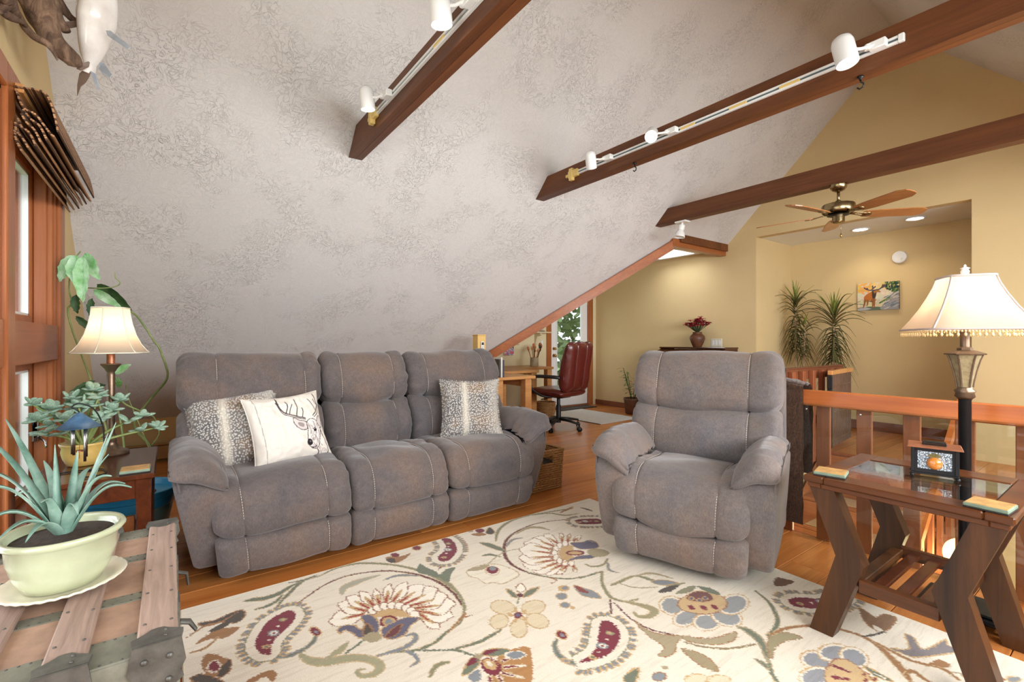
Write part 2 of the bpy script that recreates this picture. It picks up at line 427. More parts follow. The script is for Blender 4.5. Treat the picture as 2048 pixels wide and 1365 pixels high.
# dormer: outer wall with door, sloping and flat ceiling
DY0, DY1, DT = 5.22, 6.12, 2.04
dz = lambda y: .41+.761*(y-2.485)
m = MB()
for poly in ([(2.485, -.16), (DY0, -.16), (DY0, 2.43), (5.14, 2.43), (2.485, .41)], [(DY0, DT), (DY1, DT), (DY1, 2.43), (DY0, 2.43)], [(DY1, 0), (YF, 0), (YF, 2.43), (DY1, 2.43)]):
    yz_prism(m, poly, XD-.12, XD)
m.box(XD, XL-.1, 2.385, 2.485, -.1, .41)
struct(m.build('wall_dormer', 'cream_paint'))
struct(_slab(MB(), [Vector(p) for p in ((XD, 2.485, .41), (XL, 2.485, .41), (-3.64, 5.14, 2.43), (XD, 5.14, 2.43))], Vector((0, -.05, .07))).build('ceiling_dormer', 'cream_paint'))
m = MB()
for q in ((XD, -4.55, 5.14, YF), (-3.95, -3.66, 5.14, YF), (-4.55, -3.95, 5.14, 5.54), (-4.55, -3.95, 6.10, YF)): m.box(*q, 2.43, 2.5)
struct(m.build('ceiling_dormer_flat', 'white_paint'))
# cedar trim along the dormer valley and the header above
va, vb = Vector((-5.3, 2.96, .77)), Vector((-3.64, 5.14, 2.43)); vd = (vb-va).normalized(); pn = Vector((vd.y, -vd.x, 0)).normalized()
def bar(a, b, n, th, z0, z1): return [a+n*0+Vector((0, 0, z0)), b+Vector((0, 0, z0)), b+n*th+Vector((0, 0, z0)), a+n*th+Vector((0, 0, z0)), a+Vector((0, 0, z1)), b+Vector((0, 0, z1)), b+n*th+Vector((0, 0, z1)), a+n*th+Vector((0, 0, z1))]
e = struct(bpy.data.objects.new('trim_1', None)); COL.objects.link(e)
MB().hull8(bar(va, vb, pn, .03, -.13, .0)).build('valley_board', 'cedar_trim_y', e)
MB().hull8(bar(va+pn*.03, vb+pn*.03, pn, .015, -.10, -.01)).build('edge_board', 'cedar_trim_y', e)
e = struct(bpy.data.objects.new('trim_2', None)); COL.objects.link(e)
MB().box(-3.70, -3.60, 5.10, YF, 2.34, 2.44, .006).build('header_board', 'cedar_trim_y', e)
MB().box(-3.60, -3.57, 5.22, YF, 2.40, 2.50, .004).build('upper_board', 'beam_wood', e)
# small roof window in the flat dormer ceiling
e = struct(bpy.data.objects.new('window_5', None)); COL.objects.link(e)
f = MB()
for a in ((-4.61, -3.89, 5.48, 5.54), (-4.61, -3.89, 6.10, 6.16), (-4.61, -4.55, 5.54, 6.10), (-3.95, -3.89, 5.54, 6.10)): f.box(*a, 2.405, 2.43, .004)
f.build('window_frame', 'white_paint', e); MB().box(-4.55, -3.95, 5.54, 6.10, 2.47, 2.476).build('pane', 'pane_glass', e)
# ---- floor of separate boards
HX0, HX1, HY0, HY1 = -2.17, 1.3, 3.06, 5.6       # stair opening
fl = struct(bpy.data.objects.new('floor', None)); COL.objects.link(fl)
m = MB()
for x0, x1, y0, y1 in ((XD, HX0, YN, YF), (HX0, XR, YN, HY0), (HX1, XR, HY0, YF), (HX0, HX1, HY1, YF), (AL, .2, YF, AB)): m.box(x0, x1, y0, y1, -.16, -.016)
m.build('subfloor', 'dark_line', fl)
rng = random.Random(3); xs = [-.97, -.685, -.505, -.332]
x = -.97
while x > XD: x -= rng.choice((.13, .18, .18, .24)); xs.insert(0, max(x, XD))
while xs[-1] < XR: xs.append(min(XR, xs[-1]+rng.choice((.13, .18, .24))))
def board(x0, x1, y0, y1):
    if y1-y0 < .03 or x1-x0 < .02: return
    cx, cy = (x0+x1)/2, (y0+y1)/2
    MB().box(x0-cx+.0013, x1-cx-.0013, y0-cy+.001, y1-cy-.001, -.016, 0, .0022).build('floor_board', 'floor_wood', fl, loc=(cx, cy, 0))
for a, b in zip(xs, xs[1:]):
    c = (a+b)/2
    lo, hi = YN, (AB if AL < c < .2 else YF)
    if c < XL: lo = 2.485
    cuts = [lo]; y = lo-rng.uniform(0, 1.6)
    while y < hi:
        y += rng.uniform(1.5, 2.7)
        if lo+.25 < y < hi-.25: cuts.append(y)
    cuts.append(hi)
    for y0, y1 in zip(cuts, cuts[1:]):
        a2 = max(a, XL) if y0 < 2.4 else a
        if b <= HX0 or a >= HX1: board(a2, b, y0, y1); continue
        if a < HX0 < b:
            board(a, HX0, y0, y1); a3 = HX0
        else: a3 = a
        for p, q in ((y0, min(y1, HY0)), (max(y0, HY1), y1)):
            if q > p: board(a3, b, p, q)
# lower hall seen down the stair opening
for nm, q in (('left', (HX0-.1, HX0, HY0-.1, HY1+.1)), ('right', (HX1, HX1+.1, HY0-.1, HY1+.1)), ('far', (HX0, HX1, HY1, HY1+.1)), ('near', (HX0, HX1, HY0-.1, HY0))):
    struct(MB().box(*q, -2.7, -.161).build('wall_stairwell_'+nm, 'tan_paint'))
struct(MB().box(HX0, HX1, HY0, HY1, -2.75, -2.7).build('floor_lower', 'floor_wood'))
f = MB(); f.box(HX0, HX1, HY0, HY0+.012, -.17, 0); f.box(HX0, HX0+.012, HY0, HY1, -.17, 0); f.box(HX0+.012, HX1, HY1-.012, HY1, -.17, 0); struct(f.build('trim_3', 'slat_wood'))
# ---- baseboards
struct(MB().box(XD, AL, YF-.014, YF, 0, .09, .003).build('baseboard_far', 'base_wood'))
struct(MB().box(AL, .2, AB-.014, AB, 0, .12, .003).build('baseboard_landing', 'base_wood'))
struct(MB().box(XD, XD+.014, 3.0, DY0-.1, 0, .09, .003).build('baseboard_dormer', 'cedar_trim_y'))
# baseboard heater on the low wall behind the sofa
e = thing('baseboard_heater', 'long low tan baseboard heater along the low wall behind the sofa', 'heater', (XL, 0, 0))
plain('heater_enamel', srgb(176, 140, 92), .45, var=.04, bump=0)
MB().box(.002, .05, -.42, 2.35, .02, .15, .006).build('heater_body', 'heater_enamel', e)
MB().box(.03, .056, -.42, 2.35, .155, .175, .004).build('heater_hood', 'heater_enamel', e)
MB().box(.004, .03, -.40, 2.33, .15, .165).build('heater_fins', 'black_metal', e)
# ---- windows of the near gable
def window(n, x0, x1, first, last):
    e = struct(bpy.data.objects.new('window_%d' % n, None)); COL.objects.link(e)
    def bx(name, mat, a, b, c, d, z0, z1, bv=.004): return MB().box(a, b, c, d, z0, z1, bv).build(name, mat, e)
    # jambs stepping back to the sash
    bx('jamb', 'cedar_trim', x0, x0+.02, YN-.16, YN+.004, WB, WT); bx('jamb', 'cedar_trim', x1-.02, x1, YN-.16, YN+.004, WB, WT)
    bx('head_jamb', 'cedar_trim_x', x0, x1, YN-.16, YN+.004, WT-.02, WT); bx('stool', 'cedar_trim_x', x0-.03, x1+.03, YN-.16, YN+.045, WB-.03, WB+.012)
    bx('stop', 'cedar_trim', x0+.02, x0+.045, YN-.085, YN-.03, WB, WT); bx('stop', 'cedar_trim', x0+.02, x0+.032, YN-.05, YN-.008, WB, WT)
    bx('transom_rail', 'cedar_trim_x', x0, x1, YN-.12, YN+.012, 1.046, 1.235)
    # casing
    bx('casing', 'cedar_trim', x0-.115 if first else x0-.11, x0, YN, YN+.022, WB-.12, WT+.1)
    if last: bx('casing', 'cedar_trim', x1, x1+.115, YN, YN+.022, WB-.12, WT+.1)
    bx('casing', 'cedar_trim_x', x0, x1, YN, YN+.022, WT, WT+.1); bx('apron', 'cedar_trim_x', x0, x1, YN, YN+.02, WB-.12, WB-.03)
    for k, (z0, z1) in enumerate(((WB+.012, 1.046), (1.235, WT-.02))):
        s = MB(); w = .05; a, b, c, d = x0+.03, x1-.03, YN-.135, YN-.085
        s.box(a, a+w, c, d, z0, z1, .006); s.box(b-w, b, c, d, z0, z1, .006); s.box(a+w, b-w, c, d, z0, z0+w, .006); s.box(a+w, b-w, c, d, z1-w, z1, .006)
        so = s.build('sash', 'cedar_trim', e)
        g = MB(); g.box(a+w-.008, a+w+.012, c+.01, d-.01, z0+w, z1-w); g.box(b-w-.012, b-w+.008, c+.01, d-.01, z0+w, z1-w); g.box(a+w, b-w, c+.01, d-.01, z0+w-.004, z0+w+.012); g.box(a+w, b-w, c+.01, d-.01, z1-w-.012, z1-w+.004)
        g.build('glazing_bead', 'white_paint', so)
        MB().box(a+w, b-w, (c+d)/2-.003, (c+d)/2+.003, z0+w, z1-w).build('pane', 'pane_glass', so)
    h = MB(); h.tube([(x0+.055, YN-.075, .70), (x0+.055, YN-.05, .72), (x0+.057, YN-.048, .80), (x0+.06, YN-.052, .84)], [.006, .008, .007, .005], 8)
    h.box(x0+.047, x0+.067, YN-.09, YN-.06, .60, .72, .004); h.tube([(x0+.055, YN-.06, .63), (x0+.08, YN-.03, .60), (x0+.10, YN-.025, .57)], [.007, .006, .005], 8)
    h.build('handle', 'chrome', e, True)
    return e
for i, (a, b) in enumerate(BAYS): window(i+1, a, b, i == 0, i == len(BAYS)-1)
# ---- terrace door in the dormer
e = struct(bpy.data.objects.new('door_1', None)); COL.objects.link(e)
def bx(name, mat, *a, p=e, bv=.004): return MB().box(*a, bv).build(name, mat, p)
bx('casing', 'cedar_trim', XD, XD+.02, DY0-.10, DY0, 0, DT+.1); bx('casing', 'cedar_trim', XD, XD+.02, DY1, DY1+.09, 0, DT+.1)
bx('casing', 'cedar_trim_y', XD, XD+.02, DY0, DY1, DT, DT+.1)
bx('jamb', 'cedar_trim', XD-.12, XD, DY0, DY0+.018, 0, DT); bx('jamb', 'cedar_trim', XD-.12, XD, DY1-.018, DY1, 0, DT)
bx('threshold', 'base_wood', XD-.12, XD+.02, DY0, DY1, 0, .022)
d = MB(); a, b, x0, x1 = DY0+.02, DY1-.02, XD-.06, XD-.018
for q in ((a, a+.12, .03, DT-.02), (b-.14, b, .03, DT-.02), (a+.12, b-.14, .03, .27), (a+.12, b-.14, DT-.17, DT-.02)): d.box(x0, x1, *q, .003)
so = d.build('door_slab', 'white_paint', e)
g = MB()
for q in ((a+.11, a+.135, .26, DT-.16), (b-.155, b-.13, .26, DT-.16), (a+.13, b-.15, .26, .285), (a+.13, b-.15, DT-.185, DT-.16)): g.box(x1-.004, x1+.012, *q, .003)
g.build('lite_frame', 'white_paint', so)
bx('pane', 'pane_glass', x0+.02, x0+.026, a+.12, b-.14, .27, DT-.17, p=so, bv=0)
k = MB()
for z, r in ((1.02, .026), (.90, .03)):
    k.T = Matrix.Translation((x1, a+.06, z)) @ Matrix.Rotation(PI/2, 4, 'Y'); k.lathe([(r, 0), (r, .006), (.012, .012), (.012, .03), (r*.85, .04), (r*.9, .055), (r*.5, .066), (0, .068)], 16)
k.build('knob', 'brass', so, True)
for z in (.25, 1.05, 1.85): bx('hinge', 'brass', x1-.004, x1+.012, b-.004, b+.014, z-.05, z+.05, p=so, bv=.002)
# ================================================================== BEAMS, TRACKS, SPOTS, FAN
BZ0, BZ1 = 2.515, 2.69
def beam(y, label):
    e = thing('ceiling_beam', label, 'beam', (RX, y, 0), 0, 'collar beams under the sloped ceiling')
    xr = RZ-BZ0
    def piece(name, y0, y1, z0, z1):
        a0, a1 = z0-ZC-RX-.004, z1-ZC-RX-.004; xz_prism(MB(), [(a0, z0), (-a0, z0), (-a1, z1), (a1, z1)], y0, y1).build(name, 'beam_wood', e)
    piece('beam_board', -.05, -.001, BZ0, BZ1); piece('beam_board', .001, .05, BZ0, BZ1)
    return e
BY = (1.12, 2.90, 4.72)
beam(BY[0], 'dark stained wooden beam with a two-lamp white track, nearest the window wall')
beam(BY[1], 'dark stained wooden beam carrying the long white track with three spot lamps')
beam(BY[2], 'dark stained wooden beam that carries the ceiling fan')
plain('track_slot', srgb(96, 112, 120), .5, .3, var=.05, bump=0)
def track(y, x0, x1, z, label, joints):
    e = thing('light_track', label, 'track', (x0, y, z)); L = x1-x0
    b = MB(); b.box(0, L, -.018, 0, .006, .018, .002); b.box(0, L, -.018, 0, -.018, -.006, .002); b.box(0, L, -.006, 0, -.006, .006); b.build('track_body', 'white_metal', e)
    MB().box(.01, L-.01, -.010, -.006, -.006, .006).build('track_slot', 'track_slot', e)
    MB().box(L-.012, L+.012, -.022, .0, -.02, .02, .003).build('end_cap', 'white_metal', e)
    f = MB(); f.box(-.02, .10, -.03, 0, -.03, .03, .004); f.box(-.005, .04, -.034, -.0, -.055, .05, .004); f.box(-.06, -.02, -.02, 0, -.012, .012, .003); f.build('power_feed', 'yellowed_plastic', e)
    for q in joints: MB().box(q, q+.11, -.02, -.006, -.008, .008, .002).build('joint_cover', 'yellowed_plastic', e)
    return e
track(BY[0]-.05, -3.02, -1.0, 2.605, 'short white lighting track on the beam nearest the window wall', (.9,))
track(BY[1]-.05, -3.05, -.74, 2.605, 'long white lighting track on the middle beam', (1.1, 1.45, 1.75))
def spot(x, y, z, aim, label, on=True, s=1.0, power=7):
    e = thing('spot_lamp', label, 'spotlight', (x, y, z), 0, 'white cylinder spot lamps on the tracks')
    d = Vector(aim).normalized(); hc = Vector((-.12, -.10, -.005)) if abs(d.x) < .9 else Vector((-.08, -.1, 0))
    M4 = Matrix.Translation(hc) @ d.to_track_quat('Z', 'Y').to_matrix().to_4x4()
    b = MB(); b.T = M4; r = .043*s; L = .135*s
    b.lathe([(0, -L*.55), (r*.5, -L*.53), (r*.85, -L*.44), (r, -L*.28), (r, L*.45), (r*.93, L*.45), (r*.88, L*.36), (0, L*.36)], 28)
    b.build('lamp_can', 'white_metal', e, True, angle=40)
    f = MB(); f.T = M4; f.lathe([(r*.86, L*.38), (0, L*.40)], 24, closed=False); f.build('bulb_face', 'bulb' if on else 'white_metal', e)
    a = MB(); a.box(-.04, .03, -.04, 0, -.02, .02, .004); a.tube([(-.01, -.03, 0), hc*.55, hc-d*.01], .008, 8); a.tube([hc*.35+Vector((0, 0, -.012)), hc*.35+Vector((0, 0, .014))], .014, 10)
    a.build('swivel_arm', 'white_metal', e, True, angle=40)
    if on: light_spot('spot_light', hc+d*L*.5, d, power, (1, .86, .68), 95, .8, .03, e)
    return e
spot(-2.68, BY[0]-.068, 2.605, (-.05, .12, -1), 'white spot lamp beside the yellowed track feed on the beam nearest the window wall')
spot(-1.73, BY[0]-.068, 2.605, (-.05, .12, -1), 'large white spot lamp on the short track, away from its yellowed feed', s=1.12)
spot(-2.58, BY[1]-.068, 2.605, (-.35, .5, -.85), 'white spot lamp turned away, beside the yellowed feed of the long track', on=False)
spot(-1.99, BY[1]-.068, 2.605, (.42, -.62, -.55), 'lit white spot lamp in the middle of the long track')
spot(-.82, BY[1]-.068, 2.605, (.22, -.05, -1), 'lit white spot lamp near the free end of the long track', s=1.15)
# white lamp under the third beam
e = thing('beam_spot', 'small white cone spot lamp hanging under the fan beam end', 'spotlight', (-3.22, BY[2], BZ0))
MB().box(-.07, .07, -.05, .05, -.018, 0, .004).build('mount_plate', 'white_metal', e)
b = MB(); b.T = Matrix.Translation((0, 0, -.02)) @ Vector((-.12, -.16, -1)).to_track_quat('Z', 'Y').to_matrix().to_4x4()
b.lathe([(.012, 0), (.012, .02), (.034, .025), (.036, .07), (.028, .085), (.05, .12), (.06, .165), (.056, .165), (.045, .125), (0, .11)], 24); b.build('lamp_can', 'white_metal', e, True, angle=40)
# screw hooks under the middle beam
for x, lab in ((-2.38, 'small black screw hook under the middle beam near its sloped end'), (-.92, 'small dark swivel hook under the middle beam near the track end')):
    e = thing('screw_hook', lab, 'hook', (x, BY[1]-.02, BZ0))
    MB().lathe([(.014, 0), (.014, -.008), (.006, -.012), (.006, -.02)][::-1], 12).build('hook_plate', 'black_metal', e, True)
    MB().tube([(0, 0, -.014), (.002, 0, -.03), (.014, 0, -.042), (.012, 0, -.058), (-.004, 0, -.064), (-.014, 0, -.054)], .004, 8).build('hook', 'black_metal', e, True)
# ceiling fan
plain('antique_brass', srgb(150, 132, 98), .25, 1, var=.12, vs=20, bump=0)
wood('fan_wood', srgb(140, 88, 48), srgb(180, 124, 72), 'x', 1, .35, .2, .05)
fan = thing('ceiling_fan', 'five-blade ceiling fan with antique brass motor and wooden blades', 'fan', (-1.67, BY[2], BZ0))
MB().lathe([(.0, -.062), (.022, -.062), (.045, -.052), (.062, -.03), (.066, -.006), (.066, 0)], 32).build('canopy', 'antique_brass', fan, True)
MB().lathe([(.012, -.16), (.012, -.05)], 12).build('downrod', 'antique_brass', fan, True)
MB().lathe([(0, -.262), (.05, -.262), (.085, -.256), (.118, -.245), (.125, -.232), (.125, -.185), (.12, -.175), (.1, -.168), (.03, -.158), (.02, -.14), (0, -.14)], 36).build('motor', 'antique_brass', fan, True, angle=35)
MB().lathe([(0, -.335), (.04, -.333), (.047, -.326), (.047, -.27), (.02, -.26), (0, -.26)], 24).build('switch_housing', 'antique_brass', fan, True, angle=35)
MB().lathe([(.085, -.268), (.06, -.272), (0, -.272)][::-1], 24).build('motor_vent', 'black_metal', fan)
c = MB(); c.tube([(.03, -.03, -.33), (.03, -.03, -.43)], .0015, 5); c.lathe([(0, -.47), (.008, -.462), (.009, -.45), (.003, -.435), (0, -.43)], 10, (.03, -.03, 0)); c.build('pull_chain', 'brass', fan, True)
for k in range(5):
    ang = R(44+72*k); Mb = Matrix.Rotation(ang, 4, 'Z') @ Matrix.Translation((0, 0, -.262)) @ Matrix.Rotation(R(-13), 4, 'X')
    b = MB(); b.T = Mb
    b.prism([(.20, -.05), (.30, -.062), (.60, -.07), (.655, -.045), (.665, -.02), (.665, .02), (.655, .045), (.60, .07), (.30, .062), (.20, .05), (.185, .03), (.185, -.03)], lambda x, y: (x, y, -.004), lambda x, y: (x, y, .004))
    bo = b.build('blade', 'fan_wood', fan)
    h = MB(); h.T = Mb
    h.tube([(.08, 0, .01), (.14, .012, .004), (.20, .02, -.006), (.25, .015, -.008)], [.012, .009, .010, .006], 8, flat=.5); h.tube([(.08, 0, .01), (.14, -.012, .004), (.20, -.02, -.006), (.25, -.015, -.008)], [.012, .009, .010, .006], 8, flat=.5)
    h.lathe([(0, -.012), (.03, -.011), (.034, -.006), (.03, 0)], 16, (.225, 0, 0)); h.build('blade_iron', 'antique_brass', bo, True)
# recessed lights, smoke alarm of the landing
for x, y, lab in ((-1.647, 6.78, 'round recessed ceiling light over the landing, farther from the plants'), (-2.206, 6.90, 'round recessed ceiling light over the landing nearer the plants')):
    e = thing('recessed_light', lab, 'light', (x, y, AT), 0, 'recessed lights over the landing')
    MB().lathe([(.095, -.001), (.10, -.006), (.085, -.010), (.072, -.006), (.072, -.001)], 32).build('trim_ring', 'white_metal', e, True)
    MB().lathe([(.072, -.004), (.05, -.012), (0, -.016)], 28, closed=False).build('lens', 'bulb', e, True)
    light_spot('recessed_lamp', (0, 0, -.03), (0, 0, -1), 10, (1, .86, .66), 130, .7, .06, e)
e = thing('smoke_alarm', 'round white smoke alarm on the landing wall above the moose painting', 'smoke alarm', (-1.92, AB, 2.185))
b = MB(); b.T = Matrix.Rotation(PI/2, 4, 'X'); b.lathe([(.078, 0), (.078, .012), (.072, .03), (.06, .036), (.05, .036), (0, .04)], 36); b.build('alarm_body', 'white_metal', e, True, angle=30)
b = MB(); b.T = Matrix.Rotation(PI/2, 4, 'X'); b.lathe([(.0, .036), (.012, .036), (.012, .044), (0, .044)], 14, (.02, -.02, 0)); b.build('test_button', 'white_paint', e, True, angle=30)
# ================================================================== SOFA, RECLINER, PILLOWS
def suede(name, ca, cb, cc):
    n = NT(name); v = n.coord()
    big = n.noise(v, 3.2, 5, .6, .4); mid = n.noise(v, 38, 6, .75); fine = n.noise(n.coord((1, 1, .35)), 210, 3, .7)
    c = n.ramp(big, [(.32, ca), (.5, cb), (.68, cc)])
    c = n.mix(.6, c, n.ramp(mid, [(.34, (.66, .66, .67, 1)), (.64, (1.0, 1.0, 1.0, 1))]), 'MULTIPLY')
    c = n.mix(.5, c, n.ramp(fine, [(.35, (.5, .5, .5, 1)), (.65, (1, 1, 1, 1))]), 'MULTIPLY')
    n.col(c); n.set(Roughness=.85, Specular_IOR_Level=.2, Sheen_Weight=.25, Sheen_Roughness=.5, Normal=n.bump(n.math('ADD', mid, n.math('MULTIPLY', fine, .5)), .22, .004)); MAT[name] = n.m
suede('suede', srgb(91, 86, 87), srgb(107, 96, 92), srgb(120, 101, 90))
suede('suede_recliner', srgb(108, 103, 104), srgb(120, 109, 104), srgb(131, 111, 99))
plain('thread', srgb(196, 186, 174), .8, var=.05, bump=0)
plain('dark_mesh_cloth', srgb(40, 37, 38), .9, var=.1)
def chaikin(p, k=3):
    p = [np.array(q, float) for q in p]
    for _ in range(k): p = [q for a, b in zip(p, p[1:]+p[:1]) for q in (a*.75+b*.25, a*.25+b*.75)]
    return p
def resample(p, n):
    p = np.array(p+[p[0]]); s = np.r_[0, np.cumsum(np.hypot(*np.diff(p, axis=0).T))]; t = np.linspace(0, s[-1], n, endpoint=False)
    return np.stack([np.interp(t, s, p[:, 0]), np.interp(t, s, p[:, 1])], 1), s[-1]
class Soft:
    """A padded piece: a side profile (depth, height) swept over the width, its ends rounded in, with seams and creases."""
    def __init__(s, profile, u0, u1, r=.05, imax=.045, n=72, seams=(), wr=.005, amp=.004, puff=.006, seed=0, deform=None, du=.022, smoothk=3, ends=14.):
        P, L = resample(chaikin(profile, smoothk), n); area_ = np.sum(P[:, 0]*np.roll(P[:, 1], -1)-np.roll(P[:, 0], -1)*P[:, 1])
        if area_ < 0: P = P[::-1].copy()
        T = np.roll(P, -1, 0)-np.roll(P, 1, 0); T /= np.linalg.norm(T, axis=1)[:, None]; Nn = np.stack([T[:, 1], -T[:, 0]], 1)
        us = [u0+r*(1-math.cos(t*PI/2)) for t in np.linspace(0, 1, 6)]
        k = max(2, int((u1-u0-2*r)/du)); us += list(np.linspace(u0+r, u1-r, k+1)[1:-1]); us += [u1-r*(1-math.cos(t*PI/2)) for t in np.linspace(1, 0, 6)]
        for q in seams: us += [q-.008, q-.004, q, q+.004, q+.008]
        us = sorted(set(round(u, 5) for u in us)); s.P, s.N, s.L, s.u0, s.u1 = P, Nn, L, u0, u1
        s.seams, s.puff, s.deform = seams, puff, deform; knots = sorted([u0, u1]+list(seams))
        mb = MB(); V = []
        for u in us:
            t = min(u-u0, u1-u); ins = imax*(1-math.sqrt(max(0, 1-(1-min(t/r, 1))**2)))
            a = max(q for q in knots if q <= u+1e-6); b = min([q for q in knots if q > u+1e-6] or [u1]); a = min(a, b)
            pf = puff*math.sin(PI*(u-a)/(b-a)) if b > a else 0
            dent = sum(.006*math.exp(-((u-q)/.006)**2) for q in seams)
            for i in range(n):
                w = wr*math.exp(-t/.05)*noise.noise(Vector((i/n*L*ends, (0 if u-u0 < u1-u else 9)+u*3, seed)))*2
                am = amp*noise.noise(Vector((P[i, 0]*7, u*5, P[i, 1]*7+seed)))*2
                o = -ins+pf-dent+w+am; d, z = P[i]+Nn[i]*o; uu = u
                if deform: uu, d, z = deform(uu, d, z)
                V.append((uu, d, z))
        k = mb.pts(V); m = len(us)
        for a in range(m-1):
            for i in range(n): j = (i+1) % n; mb.face(k+a*n+i, k+a*n+j, k+(a+1)*n+j, k+(a+1)*n+i)
        for a, fl in ((0, True), (m-1, False)):
            c = mb.pts([tuple(np.mean([V[a*n+i] for i in range(n)], axis=0))])
            for i in range(n):
                j = (i+1) % n; q = (k+a*n+i, k+a*n+j, c); mb.face(*(q[::-1] if fl else q))
        s.mb = mb
    def build(s, name, mat, parent): return s.mb.build(name, mat, parent, True)
    def stitch(s, parent, u, keep, off=.0, mat='thread', curve=None):
        pts = []
        for p, nn in zip(s.P, s.N):
            if keep(*p):
                uu = u+(curve(p[1]) if curve else 0); q = p+nn*(.0005+off-.004); q3 = (uu, q[0], q[1])
                pts.append(s.deform(*q3) if s.deform else q3)
        if len(pts) < 3: return
        # longest consecutive run: rotate so that the gap is at the end
        gaps = [np.linalg.norm(np.array(pts[i])-np.array(pts[i-1])) for i in range(len(pts))]; g = int(np.argmax(gaps)); pts = pts[g:]+pts[:g]
        fine = catmull(pts, 6); s2 = np.r_[0, np.cumsum([np.linalg.norm(np.array(a)-np.array(b)) for a, b in zip(fine, fine[1:])])]; F_ = np.array(fine)
        mb = MB(); t = 0.
        while t < s2[-1]-.008:
            q = [tuple(np.interp(x, s2, F_[:, c]) for c in range(3)) for x in (t, t+.0045, t+.009)]
            mb.tube(q, [.0011, .0016, .0011], 4); t += .0125
        o = mb.build('stitching', mat, parent); return o

def seat_unit(root, u0, u1, mat, seed, lean0=0, lean1=0, sag=.02, seams=(.2, .8)):
    w = u1-u0; se = [lerp(u0, u1, q) for q in seams]
    def df(u, d, z):
        t = (u-u0)/w; k = max(0, z)/.45
        uu = u+lean0*k*(1-t)+lean1*k*t
        zz = z-sag*math.sin(PI*min(max(t, 0), 1))*math.exp(-((z-.24)/.05)**2)
        return uu, d, zz
    a = Soft([(.66, .28), (.68, .46), (.46, .485), (.24, .50), (.11, .495), (.03, .455), (-.015, .37), (-.02, .29), (-.002, .248), (.06, .245), (.3, .27)], u0+.002, u1-.002, .05, .04, 90, se, .013, .009, .008, seed, df, ends=20.)
    so = a.build('seat', mat, root)
    for u in se: a.stitch(so, u, lambda d, z: z > .26 and (d < .5) and (z > .4 or d < .05))
    b = Soft([(.0, .24), (-.022, .20), (-.02, .12), (.0, .065), (.04, .045), (.10, .05), (.11, .22), (.06, .245)], u0+.002, u1-.002, .04, .03, 56, se, .008, .004, .005, seed+4, df, ends=20.)
    fo = b.build('footrest', mat, root)
    for u in se: b.stitch(fo, u, lambda d, z: d < .012 and z > .05)
def back_unit(root, u0, u1, mat, seed, seams=(.2, .8), top_shrink=0):
    w = u1-u0; se = [lerp(u0, u1, q) for q in seams]
    def df(u, d, z):
        t = min(max((u-u0)/w, 0), 1); zz = z-.03*math.sin(PI*t)*math.exp(-((z-.765)/.05)**2)
        return u, d+.0, zz
    lo = Soft([(.55, .44), (.515, .52), (.52, .61), (.56, .70), (.61, .757), (.67, .765), (.75, .74), (.78, .5), (.68, .42)], u0+.003, u1-.003, .055, .05, 72, se, .014, .008, .01, seed, df, ends=20.)
    o = lo.build('back_cushion', mat, root)
    for u in se: lo.stitch(o, u, lambda d, z: d < .63 and z > .47, curve=lambda z: 0)
    hi = Soft([(.625, .77), (.585, .81), (.585, .88), (.615, .97), (.67, 1.045), (.75, 1.075), (.83, 1.055), (.87, .98), (.86, .82), (.78, .75), (.70, .745)], u0+.003, u1-.003, .06, .055, 80, se, .017, .009, .012, seed+7, df, ends=20.)
    o = hi.build('head_cushion', mat, root)
    for u in se: hi.stitch(o, u, lambda d, z: d < .72 and z > .78)
def arm(root, u0, u1, side, mat, seed, flare=.10, padin=.05):
    # side -1: low-u arm, +1: high-u arm; u0..u1 is the foot width
    def df(u, d, z): return u+side*flare*max(0, z)/.5*((u1-u)/(u1-u0) if side < 0 else (u-u0)/(u1-u0)), d, z
    b = Soft([(.09, .045), (.05, .2), (.02, .36), (.015, .46), (.06, .535), (.2, .56), (.5, .555), (.8, .54), (.9, .48), (.92, .05)], u0, u1, .025, .02, 72, (), .002, .002, .004, seed, df, .03)
    bo = b.build('arm_panel', mat, root)
    for u in (u0+.02, u1-.02): b.stitch(bo, u, lambda d, z: d < .35 and z > .3, off=-.002)
    ot, it = flare*1.12, flare*1.12
    c0, c1 = ((u0-ot-.004, u1-it*.4+padin) if side < 0 else (u0+it*.4-padin, u1+ot+.004))
    def dp(u, d, z):
        t = (u-c0)/(c1-c0); t = t if side < 0 else 1-t          # 0 outer, 1 inner
        return u, d+.012*(t-.5)**2, z-.115*max(0, t-.35)**1.5*1.6-.006*(1-t)
    p = Soft([(.06, .53), (.01, .515), (-.03, .54), (-.02, .59), (.04, .635), (.16, .66), (.38, .66), (.58, .645), (.70, .60), (.68, .55), (.4, .545), (.2, .55)], c0, c1, .085, .05, 84, (), .016, .005, .0, seed+3, dp, .016, ends=26.)
    p.build('arm_pad', mat, root)
    # welt below the pad
    pts = [(q[0]-.002, q[1]) for q in ((.03, .47), (.045, .525), (.11, .556), (.3, .56), (.6, .552))]
    for u in ((u0+.012), (u1-.012)): MB().tube([df(u, d-.001, z+.002) for d, z in catmull(pts, 5)], .0045, 6).build('welt', mat, bo, True)
def base_box(root, u0, u1, mat):
    MB().box(u0, u1, .12, .88, .03, .27, .02).build('base', 'dark_mesh_cloth', root)
    sh = Soft([(.74, .07), (.78, .5), (.85, .9), (.88, 1.02), (.92, 1.0), (.95, .7), (.94, .3), (.92, .06)], u0-.13, u1+.13, .05, .03, 56, (), .003, .003, .004, 3)
    sh.build('back_shell', mat, root)
    for u in (u0+.04, u1-.04):
        for d in (.18, .82): MB().box(u-.03, u+.03, d-.03, d+.03, 0, .032, .004).build('foot', 'black_plastic', root)
